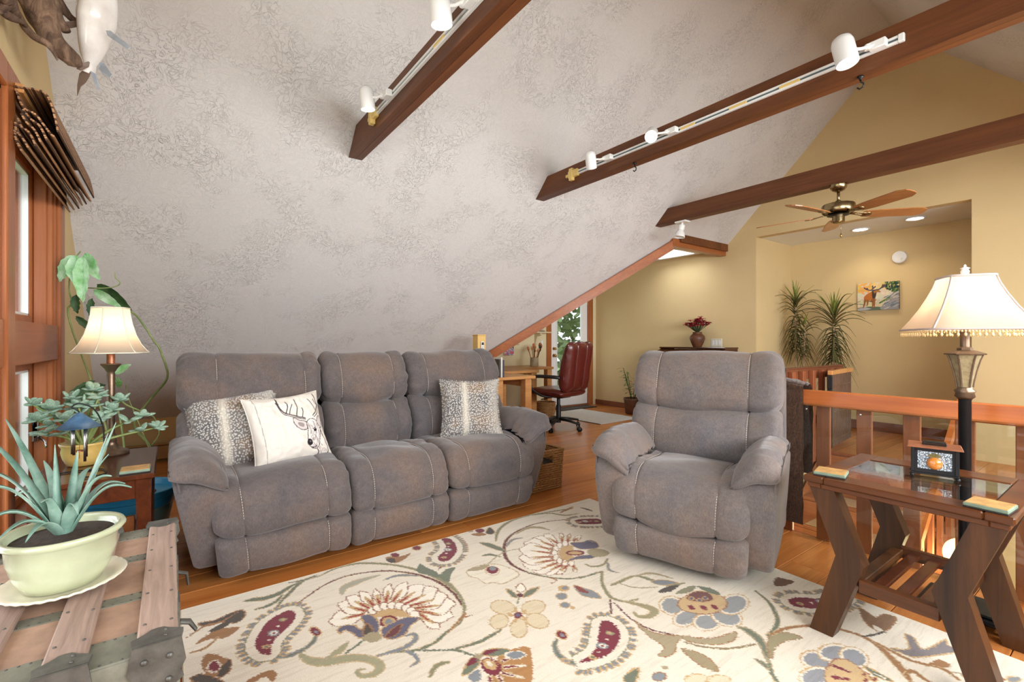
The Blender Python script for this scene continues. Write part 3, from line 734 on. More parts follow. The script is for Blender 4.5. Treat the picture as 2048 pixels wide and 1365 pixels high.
sofa = thing('sofa', 'three-seat grey suede reclining sofa with stitched cushions below the sloped ceiling', 'sofa', (-2.53, .02, 0), PI/2)
arm(sofa, .085, .195, -1, 'suede', 11); arm(sofa, 1.935, 2.045, 1, 'suede', 12)
seat_unit(sofa, .165, .763, 'suede', 21, -.05, 0); seat_unit(sofa, .763, 1.346, 'suede', 22); seat_unit(sofa, 1.346, 1.965, 'suede', 23, 0, .05)
back_unit(sofa, .0, .764, 'suede', 31, (.25, .86)); back_unit(sofa, .764, 1.347, 'suede', 32); back_unit(sofa, 1.347, 2.13, 'suede', 33, (.18, .8))
base_box(sofa, .16, 1.97, 'suede')
rec = thing('recliner', 'grey suede recliner armchair standing on the rug by the railing', 'armchair', (-1.798, 1.82, 0.012), R(20.2))
rec.scale = (1, .92, 1)
arm(rec, .04, .185, -1, 'suede_recliner', 41, .035, .03); arm(rec, .695, .84, 1, 'suede_recliner', 42, .035, .03)
seat_unit(rec, .135, .745, 'suede_recliner', 51, -.03, .03, .04, (.2, .78)); back_unit(rec, .03, .85, 'suede_recliner', 61, (.19, .8)); base_box(rec, .16, .72, 'suede_recliner')
# ---- pillows
def pillow_frame(center, right, up):
    r = Vector(right).normalized(); u = Vector(up); u = (u-r*u.dot(r)).normalized(); n = r.cross(u)
    return Matrix(((r.x, u.x, n.x, center[0]), (r.y, u.y, n.y, center[1]), (r.z, u.z, n.z, center[2]), (0, 0, 0, 1)))
def pil_pt(a, b, h, T, sgn, seed=0, slump=.0):
    x = a*h*(1-.10*(1-b*b)*abs(a)); y = b*h*(1-.10*(1-a*a)*abs(b))
    t = T*(max(0, 1-a**4)*max(0, 1-b**4))**.55
    w = .012*noise.noise(Vector((a*3.1, b*2.7, seed)))*min(1, t*25)+.006*noise.noise(Vector((a*8, b*7, seed+5)))*min(1, t*25)
    return (x, y-slump*(1-b)*.02, sgn*(t+w))
def fawn():
    n = NT('fawn_fur'); v = n.coord()
    wob = n.add('ShaderNodeTexNoise'); wob.inputs['Scale'].default_value = 24; n.l(v, wob.inputs['Vector'])
    av = n.add('ShaderNodeVectorMath', operation='MULTIPLY_ADD'); n.l(wob.outputs[1], av.inputs[0]); av.inputs[1].default_value = (.014, .014, .014); n.l(v, av.inputs[2])
    vo = n.add('ShaderNodeTexVoronoi', voronoi_dimensions='2D'); vo.inputs['Randomness'].default_value = .9; vo.inputs['Scale'].default_value = 82; n.l(av.outputs[0], vo.inputs['Vector'])
    spot_ = n.ramp(vo.outputs['Distance'], [(.20, (1, 1, 1, 1)), (.42, (0, 0, 0, 1))])
    sp = n.add('ShaderNodeSeparateXYZ'); n.l(v, sp.inputs[0])
    ax = n.math('ABSOLUTE', n.math('ADD', sp.outputs[0], .045))
    stripe = n.ramp(ax, [(.0, (1, 1, 1, 1)), (.035, (0, 0, 0, 1))]); edge = n.ramp(ax, [(.14, (0, 0, 0, 1)), (.23, (1, 1, 1, 1))])
    b = n.noise(v, 6, 4, .6); base = n.ramp(b, [(.35, srgb(96, 94, 95)), (.5, srgb(126, 119, 114)), (.68, srgb(140, 114, 90))])
    c = n.mix(spot_, base, srgb(206, 201, 194)); hair = n.noise(n.coord((1, .25, 1)), 240, 3, .7)
    c = n.mix(n.math('MULTIPLY', edge, n.noise(v, 18, 3)), c, srgb(212, 204, 192)); c = n.mix(n.math('MULTIPLY', stripe, .8), c, srgb(228, 218, 200))
    c = n.mix(.55, c, n.ramp(hair, [(.3, (.4, .45, .46, 1)), (.65, (1, 1, 1, 1))]), 'MULTIPLY')
    n.col(c); n.set(Roughness=.95, Specular_IOR_Level=.1, Sheen_Weight=.3, Normal=n.bump(n.math('ADD', hair, n.math('MULTIPLY', spot_, .4)), .5, .006)); MAT['fawn_fur'] = n.m
fawn()
plain('canvas_cloth', srgb(222, 214, 203), .9, var=.03, bump=.15, bs=300)
vcol('printed_cloth', .9, .12, 500)
def fur_pillow(M4, label, h=.225, T=.085, seed=1):
    e = thing('fur_pillow', label, 'pillow'); e.matrix_world = M4
    b = MB(); N = 34
    for sg in (1, -1): b.grid(lambda s, t: pil_pt(2*s-1, 2*t-1, h, T, sg, seed), N, N, sg < 0)
    b.build('fur_cover', 'fawn_fur', e, True)
    # hair tufts standing off the rim
    rg = random.Random(seed); f = MB()
    for q in range(900):
        a, c = rg.uniform(-1, 1), rg.choice((-1, 1)); 
        if rg.random() < .5: a, c = c, a
        p = Vector(pil_pt(a*.995, c*.995, h, T, 1, seed)); o = Vector((a if abs(a) > .98 else a*.3, c if abs(c) > .98 else c*.3, rg.uniform(-.5, .5))).normalized()
        w = Vector((-o.y, o.x, 0))*.0022; k = f.pts([p-w, p+w, p+o*rg.uniform(.008, .016)+Vector((0, -.004, 0))]); f.face(k, k+1, k+2)
    stuff(f.build('fur_fringe', 'fawn_fur', e)); return e
fur_pillow(pillow_frame((-3.03, .29, .65), (.08, .97, .10), (-.50, -.40, .74)), 'grey-brown fawn-spotted fur pillow at the sofa arm by the lamp table', seed=2)
fur_pillow(pillow_frame((-2.905, 1.735, .672), (.40, .92, -.01), (-.42, .06, .9)), 'pale grey fawn-spotted fur pillow at the sofa end nearest the desk', .215, .07, 6)
# deer print pillow
h = .205; e = thing('deer_pillow', 'white canvas pillow printed with a line drawing of a stag', 'pillow')
e.matrix_world = pillow_frame((-2.90, .535, .655), (-.16, .98, .05), (-.42, -.24, .88))
pp = Paint(2*h, 2*h, .0026, (222, 214, 203)); K = (70, 62, 66); G = (150, 140, 138)
def Q(*a): return [(x*2*h, (1-y)*2*h) for x, y in a]
def ln(pts, w=.0035, c=K): pp.stroke(catmull(Q(*pts), 6), w, c)
pp.stroke(Q((.09, .0), (.13, 1)), .003, (168, 164, 156))
# antlers
ln([(.70, .44), (.58, .40), (.46, .33), (.39, .22), (.37, .06)], .006); ln([(.70, .46), (.60, .43), (.47, .37), (.40, .28), (.36, .14)])
ln([(.46, .33), (.50, .22), (.48, .14)], .004); ln([(.58, .40), (.62, .26), (.60, .12)], .0045); ln([(.50, .345), (.53, .26), (.56, .2)]); ln([(.66, .42), (.69, .33), (.68, .28)])
ln([(.82, .42), (.90, .34), (.94, .22), (.90, .06)], .0045); ln([(.84, .44), (.92, .37), (.96, .24)]); ln([(.90, .34), (.84, .22), (.80, .14)]); ln([(.94, .26), (.88, .16)])
# ears
pp.poly(catmull(Q((.70, .50), (.60, .46), (.53, .42), (.54, .52), (.61, .60), (.69, .60)), 5, True), (205, 196, 192), K, .003); pp.poly(catmull(Q((.66, .52), (.59, .49), (.58, .53), (.64, .57)), 5, True), G)
pp.poly(catmull(Q((.87, .50), (.93, .42), (.96, .48), (.94, .58), (.89, .60)), 5, True), (205, 196, 192), K, .003)
# head and neck
pp.poly(catmull(Q((.71, .50), (.78, .46), (.86, .50), (.89, .62), (.86, .74), (.83, .84), (.77, .90), (.70, .88), (.655, .80), (.68, .70), (.70, .60)), 6, True), (222, 214, 208), K, .003)
for a in (((.72, .52), (.74, .60), (.73, .68)), ((.80, .50), (.82, .60), (.80, .70), (.76, .78)), ((.86, .56), (.86, .66), (.84, .76))): ln(a, .007, (186, 176, 172))
for i in range(60):
    rg = random.Random(i); x, y = rg.uniform(.72, .87), rg.uniform(.5, .86); ln([(x, y), (x+rg.uniform(-.01, .01), y+.03)], .0022, (150, 140, 138))
pp.disc(*Q((.685, .805))[0], .017, .020, (40, 34, 38)); pp.disc(*Q((.69, .795))[0], .006, .005, (120, 110, 112))
pp.disc(*Q((.805, .635))[0], .009, .008, (36, 30, 34)); ln([(.78, .61), (.805, .605), (.83, .625)], .004)
ln([(.70, .875), (.745, .885), (.78, .865)], .004); ln([(.89, .64), (.93, .78), (.95, .93), (.90, .99)], .004); ln([(.77, .90), (.79, .96), (.77, 1.0)], .004); ln([(.80, .89), (.83, .97)], .003, G)
for q in range(9): ln([(.80+q*.014, .86+q*.008), (.80+q*.016, .95)], .003, (190, 178, 172))
def fr(x, y): return pil_pt(x/h-1, y/h-1, h, .075, 1, 3)
pp.to_mesh('printed_front', fr, 'printed_cloth', e)
MB().grid(lambda s, t: pil_pt(2*s-1, 2*t-1, h, .075, -1, 3), 30, 30, True).build('pillow_back', 'canvas_cloth', e, True)
w = MB(); rim = [pil_pt(a, b, h*1.005, .075, 1, 3) for a, b in [(-1+q/10, -1) for q in range(20)]+[(1, -1+q/10) for q in range(20)]+[(1-q/10, 1) for q in range(20)]+[(-1, 1-q/10) for q in range(21)]]
w.tube(rim, .0028, 6).build('piping', 'canvas_cloth', e, True)
# ================================================================== RAILINGS, STAIRS, SIDE TABLE, FLOOR LAMP
fr_ = thing('stair_railing', 'orange-brown wooden railing with wide slats and clear panel along the stairwell', 'railing', (HX0, 3.0, 0))
MB().box(.0, HX1-HX0, 0, .045, .775, .865, .006).build('top_rail', 'rail_wood', fr_)
sl = MB().box(-.035, .035, -.021, .0, -.14, .80, .003).build('slat', 'slat_wood', fr_, loc=(.06, .066, 0))
x = -1.155-HX0
xs_ = [x-.2*k for k in range(1, 6)]+[x, x+.198, x+.401, x+.60, x+.80, x+1.0, x+1.2, x+1.4, x+1.6, x+1.8, x+2.0, x+2.2]
for q in xs_: inst(sl, 'slat', fr_, loc=(q, .066, 0))
MB().box(.93, HX1-HX0-.02, -.012, -.006, .012, .79).build('clear_panel', 'table_glass', fr_)
g = MB()
for q in (.95, 1.215, 1.62, 2.02): g.T = Matrix.Translation((q, -.012, .755)) @ Matrix.Rotation(PI/2, 4, 'X'); g.lathe([(.006, 0), (.006, .002), (.003, .004), (0, .004)], 12)
g.build('panel_screws', 'chrome', fr_, True)
sr = thing('side_railing', 'dark wooden slatted railing running back along the stair opening to the landing', 'railing', (HX0, 3.07, 0))
wood('dark_rail', srgb(92, 52, 34), srgb(130, 78, 52), 'y', 1, .4, .1, .05)
MB().box(-.035, -.002, 0, 3.22, .755, .865, .004).build('top_rail', 'dark_rail', sr)
MB().box(-.06, .0, 0, 3.22, .865, .878, .003).build('rail_cap', 'dark_rail', sr)
s2 = MB().box(0, .045, -.03, .03, -.10, .845, .003).build('slat', 'slat_wood', sr, loc=(0, 1.874, 0))
for k in range(-8, 6):
    if k: inst(s2, 'slat', sr, loc=(0, 1.874+.228*k, 0))
# folded-back picket gate against the side railing
g = thing('stair_gate', 'dark picket safety gate folded back against the slatted side railing', 'gate', (-2.02, 5.50, 0), math.atan2(.80, -.09))
plain('gate_brown', srgb(104, 78, 60), .6, var=.15)
for k in range(15): MB().box(.01+.053*k, .05+.053*k, -.011, .011, .05+.004*(k % 2), .80, .002).build('picket', 'gate_brown', g)
MB().box(-.01, .82, -.022, .022, .80, .845, .004).build('top_bar', 'oak', g)
for z in (.12, .4, .68): MB().tube([(0, -.014, z), (.81, -.014, z)], .004, 6).build('wire', 'chrome', g)
MB().box(-.03, .0, -.02, .02, .05, .80, .003).build('end_stile', 'black_plastic', g)
MB().box(-.04, -.02, -.03, .02, .66, .78, .004).build('latch', 'black_plastic', g)
# newel post at the landing corner
n_ = thing('newel_post', 'dark wooden newel post at the right corner of the landing opening', 'post', (-1.13, 6.2, 0))
MB().box(-.03, .03, -.03, .03, 0, .84, .004).build('post', 'slat_wood', n_); MB().box(-.038, .038, -.038, .038, .84, .865, .006).build('post_cap', 'slat_wood', n_)
# brown fur throw over the railing
def fur_brown():
    n = NT('brown_fur'); v = n.coord(); f = n.noise(n.coord((1, 1, .4)), 160, 4, .7); b = n.noise(v, 9, 3)
    c = n.ramp(f, [(.3, srgb(36, 23, 15)), (.7, srgb(92, 62, 42))]); n.col(c); n.set(Roughness=.95, Sheen_Weight=.5, Specular_IOR_Level=.1, Normal=n.bump(n.math('ADD', f, b), .8, .008)); MAT['brown_fur'] = n.m
fur_brown()
th = thing('fur_throw', 'dark brown ribbed fur throw hanging over the stair railing beside the recliner', 'throw', (-1.43, 3.0, 0))
def drape(x0, x1, zf, zb, off, seed):
    path = [(-.008-off, zf), (-.006-off, .5), (-.006-off, .84), (.0-off, .885+off), (.022, .897+off), (.046+off, .888+off), (.115+off, .84), (.118+off, zb)]
    P_ = catmull(path, 14); L = np.r_[0, np.cumsum([math.dist(a, b) for a, b in zip(P_, P_[1:])])]
    mb = MB(); N = len(P_); C = 26
    def pt(s, t, outer):
        i = min(int(s*(N-1)), N-2); f = s*(N-1)-i; y, z = lerp(P_[i][0], P_[i+1][0], f), lerp(P_[i][1], P_[i+1][1], f)
        dy, dz = P_[i+1][0]-P_[i][0], P_[i+1][1]-P_[i][1]; q = math.hypot(dy, dz) or 1; ny, nz = -dz/q, dy/q
        l = lerp(L[i], L[i+1], f); band = abs(math.sin(PI*l/.088))**.5; rib = abs(math.sin(PI*t*3.2+.3))**.4
        w = min(1, 8*min(t, 1-t))**.5*min(1, 10*min(s, 1-s))**.5
        k = (.004+.024*band*rib)*w+.003*noise.noise(Vector((l*30, t*20, seed))) if outer else 0
        return (lerp(x0, x1, t)+.006*noise.noise(Vector((l*14, seed, t))), y+ny*k, z+nz*k)
    mb.grid(lambda s, t: pt(s, t, True), 110, C); mb.grid(lambda s, t: pt(s, t, False), 60, 6, True)
    return mb
drape(-.20, .165, .16, .42, .006, 1).build('fur_layer', 'brown_fur', th, True)
drape(-.22, .192, .075, .35, .0, 5).build('fur_layer', 'brown_fur', th, True)
# ---- staircase down
plain('runner_carpet', srgb(176, 142, 104), .95, var=.3, vs=90, bump=.8, bs=120)
st = thing('staircase', 'wooden staircase with woven tan tread mats leading down behind the railing', 'stairs', (-1.58, HY1-.03, 0))
wood('stair_wood', srgb(140, 82, 50), srgb(182, 118, 76), 'x', 1, .4, .2, .06)
tr = None
for k in range(1, 10):
    z, y = -.19*k, -.25*k
    if tr is None:
        tr = MB().box(-.52, .52, -.012, .255, -.035, 0, .006).build('tread', 'stair_wood', st, loc=(0, y, z)); rs = MB().box(-.52, .52, .235, .25, -.0, .155).build('riser', 'stair_wood', st, loc=(0, y, z))
        mt = MB().box(-.40, .40, .0, .235, 0, .010, .004).build('tread_mat', 'runner_carpet', tr)
    else:
        t2 = inst(tr, 'tread', st, loc=(0, y, z)); inst(rs, 'riser', st, loc=(0, y, z)); inst(mt, 'tread_mat', t2)
for xx in (-.55, .52): MB().prism([(.0, -.02), (.0, -.3), (-2.3, -2.05), (-2.3, -1.74)], lambda y, z: (xx, y, z), lambda y, z: (xx+.03, y, z)).build('stringer', 'stair_wood', st)
hr = thing('stair_handrail', 'sloping orange-brown handrail with balusters beside the stairs', 'handrail', (-1.02, HY1, 0))
MB().hull8([(-.02, -.1, .62), (.02, -.1, .62), (.02, -2.2, -.98), (-.02, -2.2, -.98), (-.02, -.1, .70), (.02, -.1, .70), (.02, -2.2, -.90), (-.02, -2.2, -.90)][::1]).build('sloping_rail', 'rail_wood', hr)
for k in range(8): MB().box(-.018, .018, -.30-.25*k, -.26-.25*k, -.19*(k+1.3)-.16, .50-.19*k, .003).build('baluster', 'slat_wood', hr)
gl = thing('light_pool_globe', 'added glowing globe in place of the warm light pool low in the stairwell', 'lamp', (-.86, 4.70, -.42))  # added glowing globe, stands in for a pool of warm light
emit('warm_globe', (1, .72, .34, 1), 2.2)
MB().ball((0, 0, 0), .12, 28, 18).build('globe', 'warm_globe', gl, True); MB().lathe([(.03, .10), (.03, .14), (.012, .15), (.012, .25), (.05, .255), (.05, .265)], 16).build('globe_mount', 'brass', gl, True)
light_point('globe_light', (0, -.25, -.1), 22, (1, .76, .45), .12, gl)
# ---- side table with glass top
tb = thing('side_table', 'walnut side table with inset glass top and angled boomerang legs', 'table', (-.553, 2.343, 0))
hx, hy, TZ = .292, .303, .62
gx0, gx1, gy0, gy1 = -.222, .222, -.205, .185
f = MB()
for a in ((-hx, gx0, -hy, hy), (gx1, hx, -hy, hy)): f.box(*a, TZ-.026, TZ, .005)
for a in ((gx0, gx1, -hy, gy0), (gx0, gx1, gy1, hy)): f.box(*a, TZ-.026, TZ, .005)
f.build('top_frame', 'walnut_x', tb)
MB().box(-hx+.012, hx-.012, -hy+.012, hy-.012, TZ-.040, TZ-.0262, .004).build('top_moulding', 'walnut_x', tb) if False else None
e2 = MB()
for a in ((-hx+.012, gx0-.012, -hy+.012, hy-.012), (gx1+.012, hx-.012, -hy+.012, hy-.012), (gx0-.012, gx1+.012, -hy+.012, gy0-.012), (gx0-.012, gx1+.012, gy1+.012, hy-.012)): e2.box(*a, TZ-.046, TZ-.026, .003)
e2.build('top_moulding', 'walnut_x', tb)
MB().box(gx0+.001, gx1-.001, gy0+.001, gy1-.001, TZ-.010, TZ-.003).build('glass_top', 'table_glass', tb)
sd = MB()
for a in ((gx0, gx0+.004, gy0, gy1), (gx1-.004, gx1, gy0, gy1), (gx0, gx1, gy0, gy0+.004), (gx0, gx1, gy1-.004, gy1)): sd.box(*a, TZ-.022, TZ-.011)
sd.build('glass_ledge', 'black_metal', tb)
for sx in (-1, 1):
    for y0 in (-.285, .195):
        zf = .0112 if y0 < 0 else 0
        prof = [(.275, zf), (.195, zf), (.095, .315), (.19, TZ-.046), (.275, TZ-.046), (.185, .33)]
        if sx > 0: prof = prof[::-1]
        MB().prism([(sx*x, z) for x, z in prof], lambda x, z: (x, y0, z), lambda x, z: (x, y0+.062, z)).build('leg', 'walnut', tb)
for y0 in (-.275, .205): MB().box(-.115, .115, y0, y0+.03, .215, .262, .003).build('shelf_rail', 'walnut_x', tb)
for sx in (-1, 1): MB().box(sx*.125-.02, sx*.125+.02, -.245, .205, .222, .255, .003).build('shelf_rail', 'walnut', tb)
for k in (-1, 0, 1): MB().box(k*.066-.019, k*.066+.019, -.245, .205, .232, .248, .003).build('shelf_slat', 'mahogany', tb)
# coasters
plain('tile_face', srgb(178, 138, 84), .5, var=.3, vs=40, bump=.1); plain('tile_edge', srgb(112, 130, 112), .6, var=.15, vs=30); plain('cork', srgb(44, 42, 40), .9)
def coaster(x, y, z, rz, label, grp):
    c = thing('tile_coaster', label, 'coaster', (x, y, z), rz, grp); s = .052
    MB().box(-s, s, -s, s, 0, .004, .001).build('cork_pad', 'cork', c); MB().box(-s, s, -s, s, .004, .015, .002).build('tile_body', 'tile_edge', c); MB().box(-s+.003, s-.003, -s+.003, s-.003, .0145, .0162, .0005).build('tile_face', 'tile_face', c)
    return c
coaster(-.775, 2.12, TZ+.0005, R(12), 'square stone coaster on the side table corner nearest the recliner', 'stone coasters')
coaster(-.325, 2.105, TZ+.0005, R(-4), 'square leaf-patterned stone coaster on the side table front edge by its right leg', 'stone coasters')
# lantern
ln_ = thing('candle_lantern', 'small black metal lantern with copper roof and amber pineapple on pebbled glass', 'lantern', (-.532, 2.432, TZ-.003), R(14))
plain('copper', srgb(172, 112, 82), .4, .7, var=.15, vs=30, bump=.05)
def pebble():
    n = NT('pebbled_glass'); v = n.coord(); vo = n.add('ShaderNodeTexVoronoi'); vo.inputs['Scale'].default_value = 190; n.l(v, vo.inputs['Vector'])
    n.col(n.ramp(vo.outputs['Distance'], [(.1, srgb(214, 222, 228)), (.6, srgb(116, 126, 136))])); n.set(Roughness=.12, Metallic=.35, Normal=n.bump(vo.outputs['Distance'], .8, .004)); MAT['pebbled_glass'] = n.m
pebble(); n = NT('amber_glass'); n.set(Base_Color=srgb(196, 118, 48), Roughness=.12, Coat_Weight=.6); MAT['amber_glass'] = n.m
plain('leaf_gold', srgb(120, 108, 62), .35, .3, var=.2)
W2, D2 = .064, .045
MB().box(-W2-.006, W2+.006, -D2-.006, D2+.006, .014, .022, .002).build('base_plate', 'black_metal', ln_)
c = MB()
for sx in (-1, 1):
    for sy in (-1, 1): c.box(sx*W2-.006, sx*W2+.006, sy*D2-.006, sy*D2+.006, .022, .118, .001)
for sx in (-1, 1): c.box(sx*W2-.003, sx*W2+.003, -D2, D2, .022, .034); c.box(sx*W2-.003, sx*W2+.003, -D2, D2, .106, .118)
for sy in (-1, 1): c.box(-W2, W2, sy*D2-.003, sy*D2+.003, .022, .036); c.box(-W2, W2, sy*D2-.003, sy*D2+.003, .104, .118); c.box(-W2+.004, -W2+.014, sy*D2-.003, sy*D2+.003, .03, .11); c.box(W2-.014, W2-.004, sy*D2-.003, sy*D2+.003, .03, .11)
c.build('lantern_frame', 'black_metal', ln_)
for sy in (-1, 1): MB().box(-W2+.01, W2-.01, sy*D2-.0015, sy*D2+.0015, .034, .106).build('glass_panel', 'pebbled_glass', ln_)
for sx in (-1, 1): MB().box(sx*W2-.0015, sx*W2+.0015, -D2+.006, D2-.006, .034, .106).build('glass_panel', 'pebbled_glass', ln_)
b = MB(); b.T = Matrix.Translation((0, -D2-.001, .060)) @ Matrix.Rotation(PI/2, 4, 'X'); b.lathe([(.024, 0), (.023, .006), (.017, .012), (.008, .015), (0, .016)], 20); b.build('amber_fruit', 'amber_glass', ln_, True)
lf = MB()
for q in range(7): a = R(-70+q*23); lf.leaf((0, -D2-.004, .082), (math.sin(a), -.1, abs(math.cos(a))*.6+.1), (0, -1, 0), .022, .007, .1, 4)
lf.build('fruit_crown', 'leaf_gold', ln_)
MB().hull8([(-.082, -.062, .118), (.082, -.062, .118), (.082, .062, .118), (-.082, .062, .118), (-.078, -.058, .124), (.078, -.058, .124), (.078, .058, .124), (-.078, .058, .124)]).build('roof', 'copper', ln_)
h = MB(); h.box(-.036, .036, -.016, .016, .124, .128, .001); h.tube([(-.034, -.012, .128), (-.034, -.012, .135), (.034, -.012, .135), (.034, -.012, .128)], .003, 6); h.box(-.034, .034, -.012, .012, .133, .139, .002); h.build('roof_handle', 'black_metal', ln_)
ft = MB()
for sx in (-1, 1):
    for sy in (-1, 1): ft.ball((sx*(W2+.002), sy*(D2+.002), .008), .008, 10, 6)
ft.build('ball_feet', 'black_metal', ln_, True)
# ---- floor lamp
fl_ = thing('floor_lamp', 'lit floor lamp with bell shade, bead fringe and black column', 'lamp', (-.497, 2.727, 0))
plain('bronze', srgb(112, 92, 74), .35, .7, var=.2, vs=30); plain('mottled_glass', srgb(150, 136, 104), .3, .3, var=.3, vs=60)
def shade_mat(name, c, em, est):
    n = NT(name); tl = n.add('ShaderNodeBsdfTranslucent'); tl.inputs[0].default_value = c; df = n.add('ShaderNodeBsdfDiffuse'); df.inputs[0].default_value = c
    ms = n.add('ShaderNodeMixShader'); ms.inputs[0].default_value = .55; n.l(df.outputs[0], ms.inputs[1]); n.l(tl.outputs[0], ms.inputs[2])
    v = n.coord((1, 1, .05)); bp = n.bump(n.noise(v, 300, 2), .25, .002); n.l(bp, df.inputs['Normal']); n.l(ms.outputs[0], n.out.inputs[0]); MAT[name] = n.m
shade_mat('lamp_silk', srgb(222, 204, 184), None, 0)
plain('shade_braid', srgb(176, 162, 156), .8, var=.05)
b = MB(); b.box(-.14, .14, -.12, .12, .022, .038, .006); b.box(-.11, .11, -.09, .09, .038, .05, .006); b.build('base', 'black_metal', fl_)
f = MB()
for sx in (-1, 1):
    for sy in (-1, 1): f.ball((sx*.125, sy*.105, .012), .0125, 12, 8)
f.build('base_feet', 'black_metal', fl_, True)
MB().lathe([(.04, .05), (.035, .07), (.024, .085), (.021, .1), (.021, .90), (.024, .905)], 24).build('column', 'black_metal', fl_, True, angle=35)
MB().lathe([(.024, .905), (.034, .915), (.03, .93), (.036, .94), (.024, .95), (.027, .955)], 24).build('collar', 'bronze', fl_, True)
MB().lathe([(.024, .955), (.026, .975), (.034, 1.02), (.046, 1.07), (.054, 1.092)], 6, rot=.3).build('glass_vase', 'mottled_glass', fl_)
c = MB()
for k in range(6):
    a = 2*PI*k/6+.3; c.tube([(r*math.cos(a), r*math.sin(a), z) for r, z in ((.025, .955), (.027, .975), (.035, 1.02), (.047, 1.07), (.055, 1.092))], .0035, 6)
c.lathe([(.066, 1.092), (.068, 1.097), (.04, 1.108), (.026, 1.112), (.026, 1.12), (.018, 1.125)], 6, rot=.3); c.build('vase_frame', 'bronze', fl_)
MB().lathe([(.016, 1.12), (.016, 1.19), (.012, 1.2), (.006, 1.2), (.006, 1.43)], 14).build('socket', 'bronze', fl_, True, angle=40)
MB().ball((0, 0, 1.27), .032, 14, 10).build('light_bulb', 'lamp_bulb', fl_, True)
def square_ring(r, z, k=40, rot=R(32), p=5.):
    out = []
    for q in range(k):
        a = 2*PI*q/k; c_, s_ = math.cos(a), math.sin(a); m_ = (abs(c_)**p+abs(s_)**p)**(-1/p)*r
        x_, y_ = c_*m_, s_*m_; out.append((x_*math.cos(rot)-y_*math.sin(rot), x_*math.sin(rot)+y_*math.cos(rot), z))
    return out
prof = [(.188, 1.200), (.180, 1.212), (.158, 1.245), (.132, 1.290), (.108, 1.340), (.090, 1.385), (.080, 1.420)]
sh = MB(); rings = [sh.pts(square_ring(r, z)) for r, z in prof]
for a, b2 in zip(rings, rings[1:]):
    for q in range(40): z = (q+1) % 40; sh.face(a+q, a+z, b2+z, b2+q)
so = sh.build('lamp_shade', 'lamp_silk', fl_, True)
br = MB(); br.tube(square_ring(.189, 1.199)+square_ring(.189, 1.199)[:1], .004, 6); br.tube(square_ring(.081, 1.421)+square_ring(.081, 1.421)[:1], .005, 6)
for q in (5, 15, 25, 35): br.tube([square_ring(r+.001, z)[q] for r, z in prof], .0042, 6)
br.build('shade_braid', 'shade_braid', so, True)
n = NT('bead_glass'); n.set(Base_Color=srgb(236, 206, 150), Roughness=.1, Coat_Weight=.5); MAT['bead_glass'] = n.m
bd = MB()
for i, p in enumerate(square_ring(.186, 1.196, 120)):
    bd.ball((p[0], p[1], p[2]-.006), .0042, 6, 4); 
    if i % 2: bd.lathe([(0, -.028), (.004, -.024), (.005, -.019), (.002, -.012), (0, -.010)], 6, p)
stuff(bd.build('bead_fringe', 'bead_glass', so, True))
MB().lathe([(.012, 1.43), (.015, 1.445), (.01, 1.455), (.017, 1.458), (.004, 1.464), (.005, 1.47), (0, 1.476)], 14).build('finial', 'white_metal', fl_, True)
sp_ = MB()
for q in range(3): a = 2*PI*q/3; sp_.tube([(0, 0, 1.425), (.078*math.cos(a), .078*math.sin(a), 1.42)], .002, 5)
sp_.build('shade_spider', 'bronze', fl_)
light_point('floor_lamp_light', (0, 0, 1.30), 2.6, (1, .80, .56), .04, fl_)
# ================================================================== WINDOW SIDE: TRUNK, PLANTS, LAMP TABLE, SHADE, FISH
plain('trunk_canvas', srgb(166, 134, 112), .7, var=.25, vs=14, bump=.25, bs=50)
plain('trunk_metal', srgb(126, 126, 112), .5, .3, var=.3, vs=16, bump=.3, bs=40)
plain('trunk_iron', srgb(96, 94, 88), .45, .45, var=.35, vs=26, bump=.3, bs=60)
wood('trunk_slat', srgb(124, 102, 90), srgb(186, 160, 144), 'x', 2.2, .7, .0, .08, .4)
wood('trunk_red', srgb(96, 46, 34), srgb(134, 70, 52), 'x', 1, .6, .05, .05)
tk = thing('steamer_trunk', 'antique steamer trunk with wooden slats, metal bands and corner plates', 'trunk', (-1.68, -.245, 0))
x0, x1, y0, y1, ZT = -.42, .42, -.235, .258, .488
MB().box(x0+.008, x1-.008, y0+.008, y1-.008, .02, .375, .004).build('trunk_body', 'trunk_red', tk)
MB().box(x0, x1, y0, y1, .378, ZT, .006).build('lid', 'trunk_canvas', tk)
bands = [(x0, x0+.085), (-.175, -.13), (.10, .145), (x1-.105, x1)]
slats = [(-.235, -.185), (-.105, -.045), (.035, .105), (.185, .258)]
for a, b in bands: MB().box(a-.0005, b+.0005, y0-.0015, y1+.0015, ZT-.02, ZT+.0022, .001).build('metal_band', 'trunk_metal', tk)
eb = MB(); eb.box(x1-.002, x1+.003, y0-.003, y1+.003, .385, ZT-.002, .001); eb.build('end_band', 'trunk_metal', tk)
eb = MB(); eb.box(x0-.003, x0+.002, y0-.003, y1+.003, .385, ZT-.002, .001); eb.build('end_band', 'trunk_metal', tk)
for yy in ((y1-.002, y1+.003), (y0-.003, y0+.002)): MB().box(x0, x1, *yy, .385, ZT-.03, .001).build('side_band', 'trunk_metal', tk)
for z in (.02, .34):
    MB().box(x0+.004, x1+.001, y1-.009, y1-.004, z, z+.034, .001).build('body_band', 'trunk_iron', tk); MB().box(x1-.009, x1-.004, y0+.004, y1-.004, z, z+.034, .001).build('body_band', 'trunk_iron', tk)
rv = MB(); rg = random.Random(5)
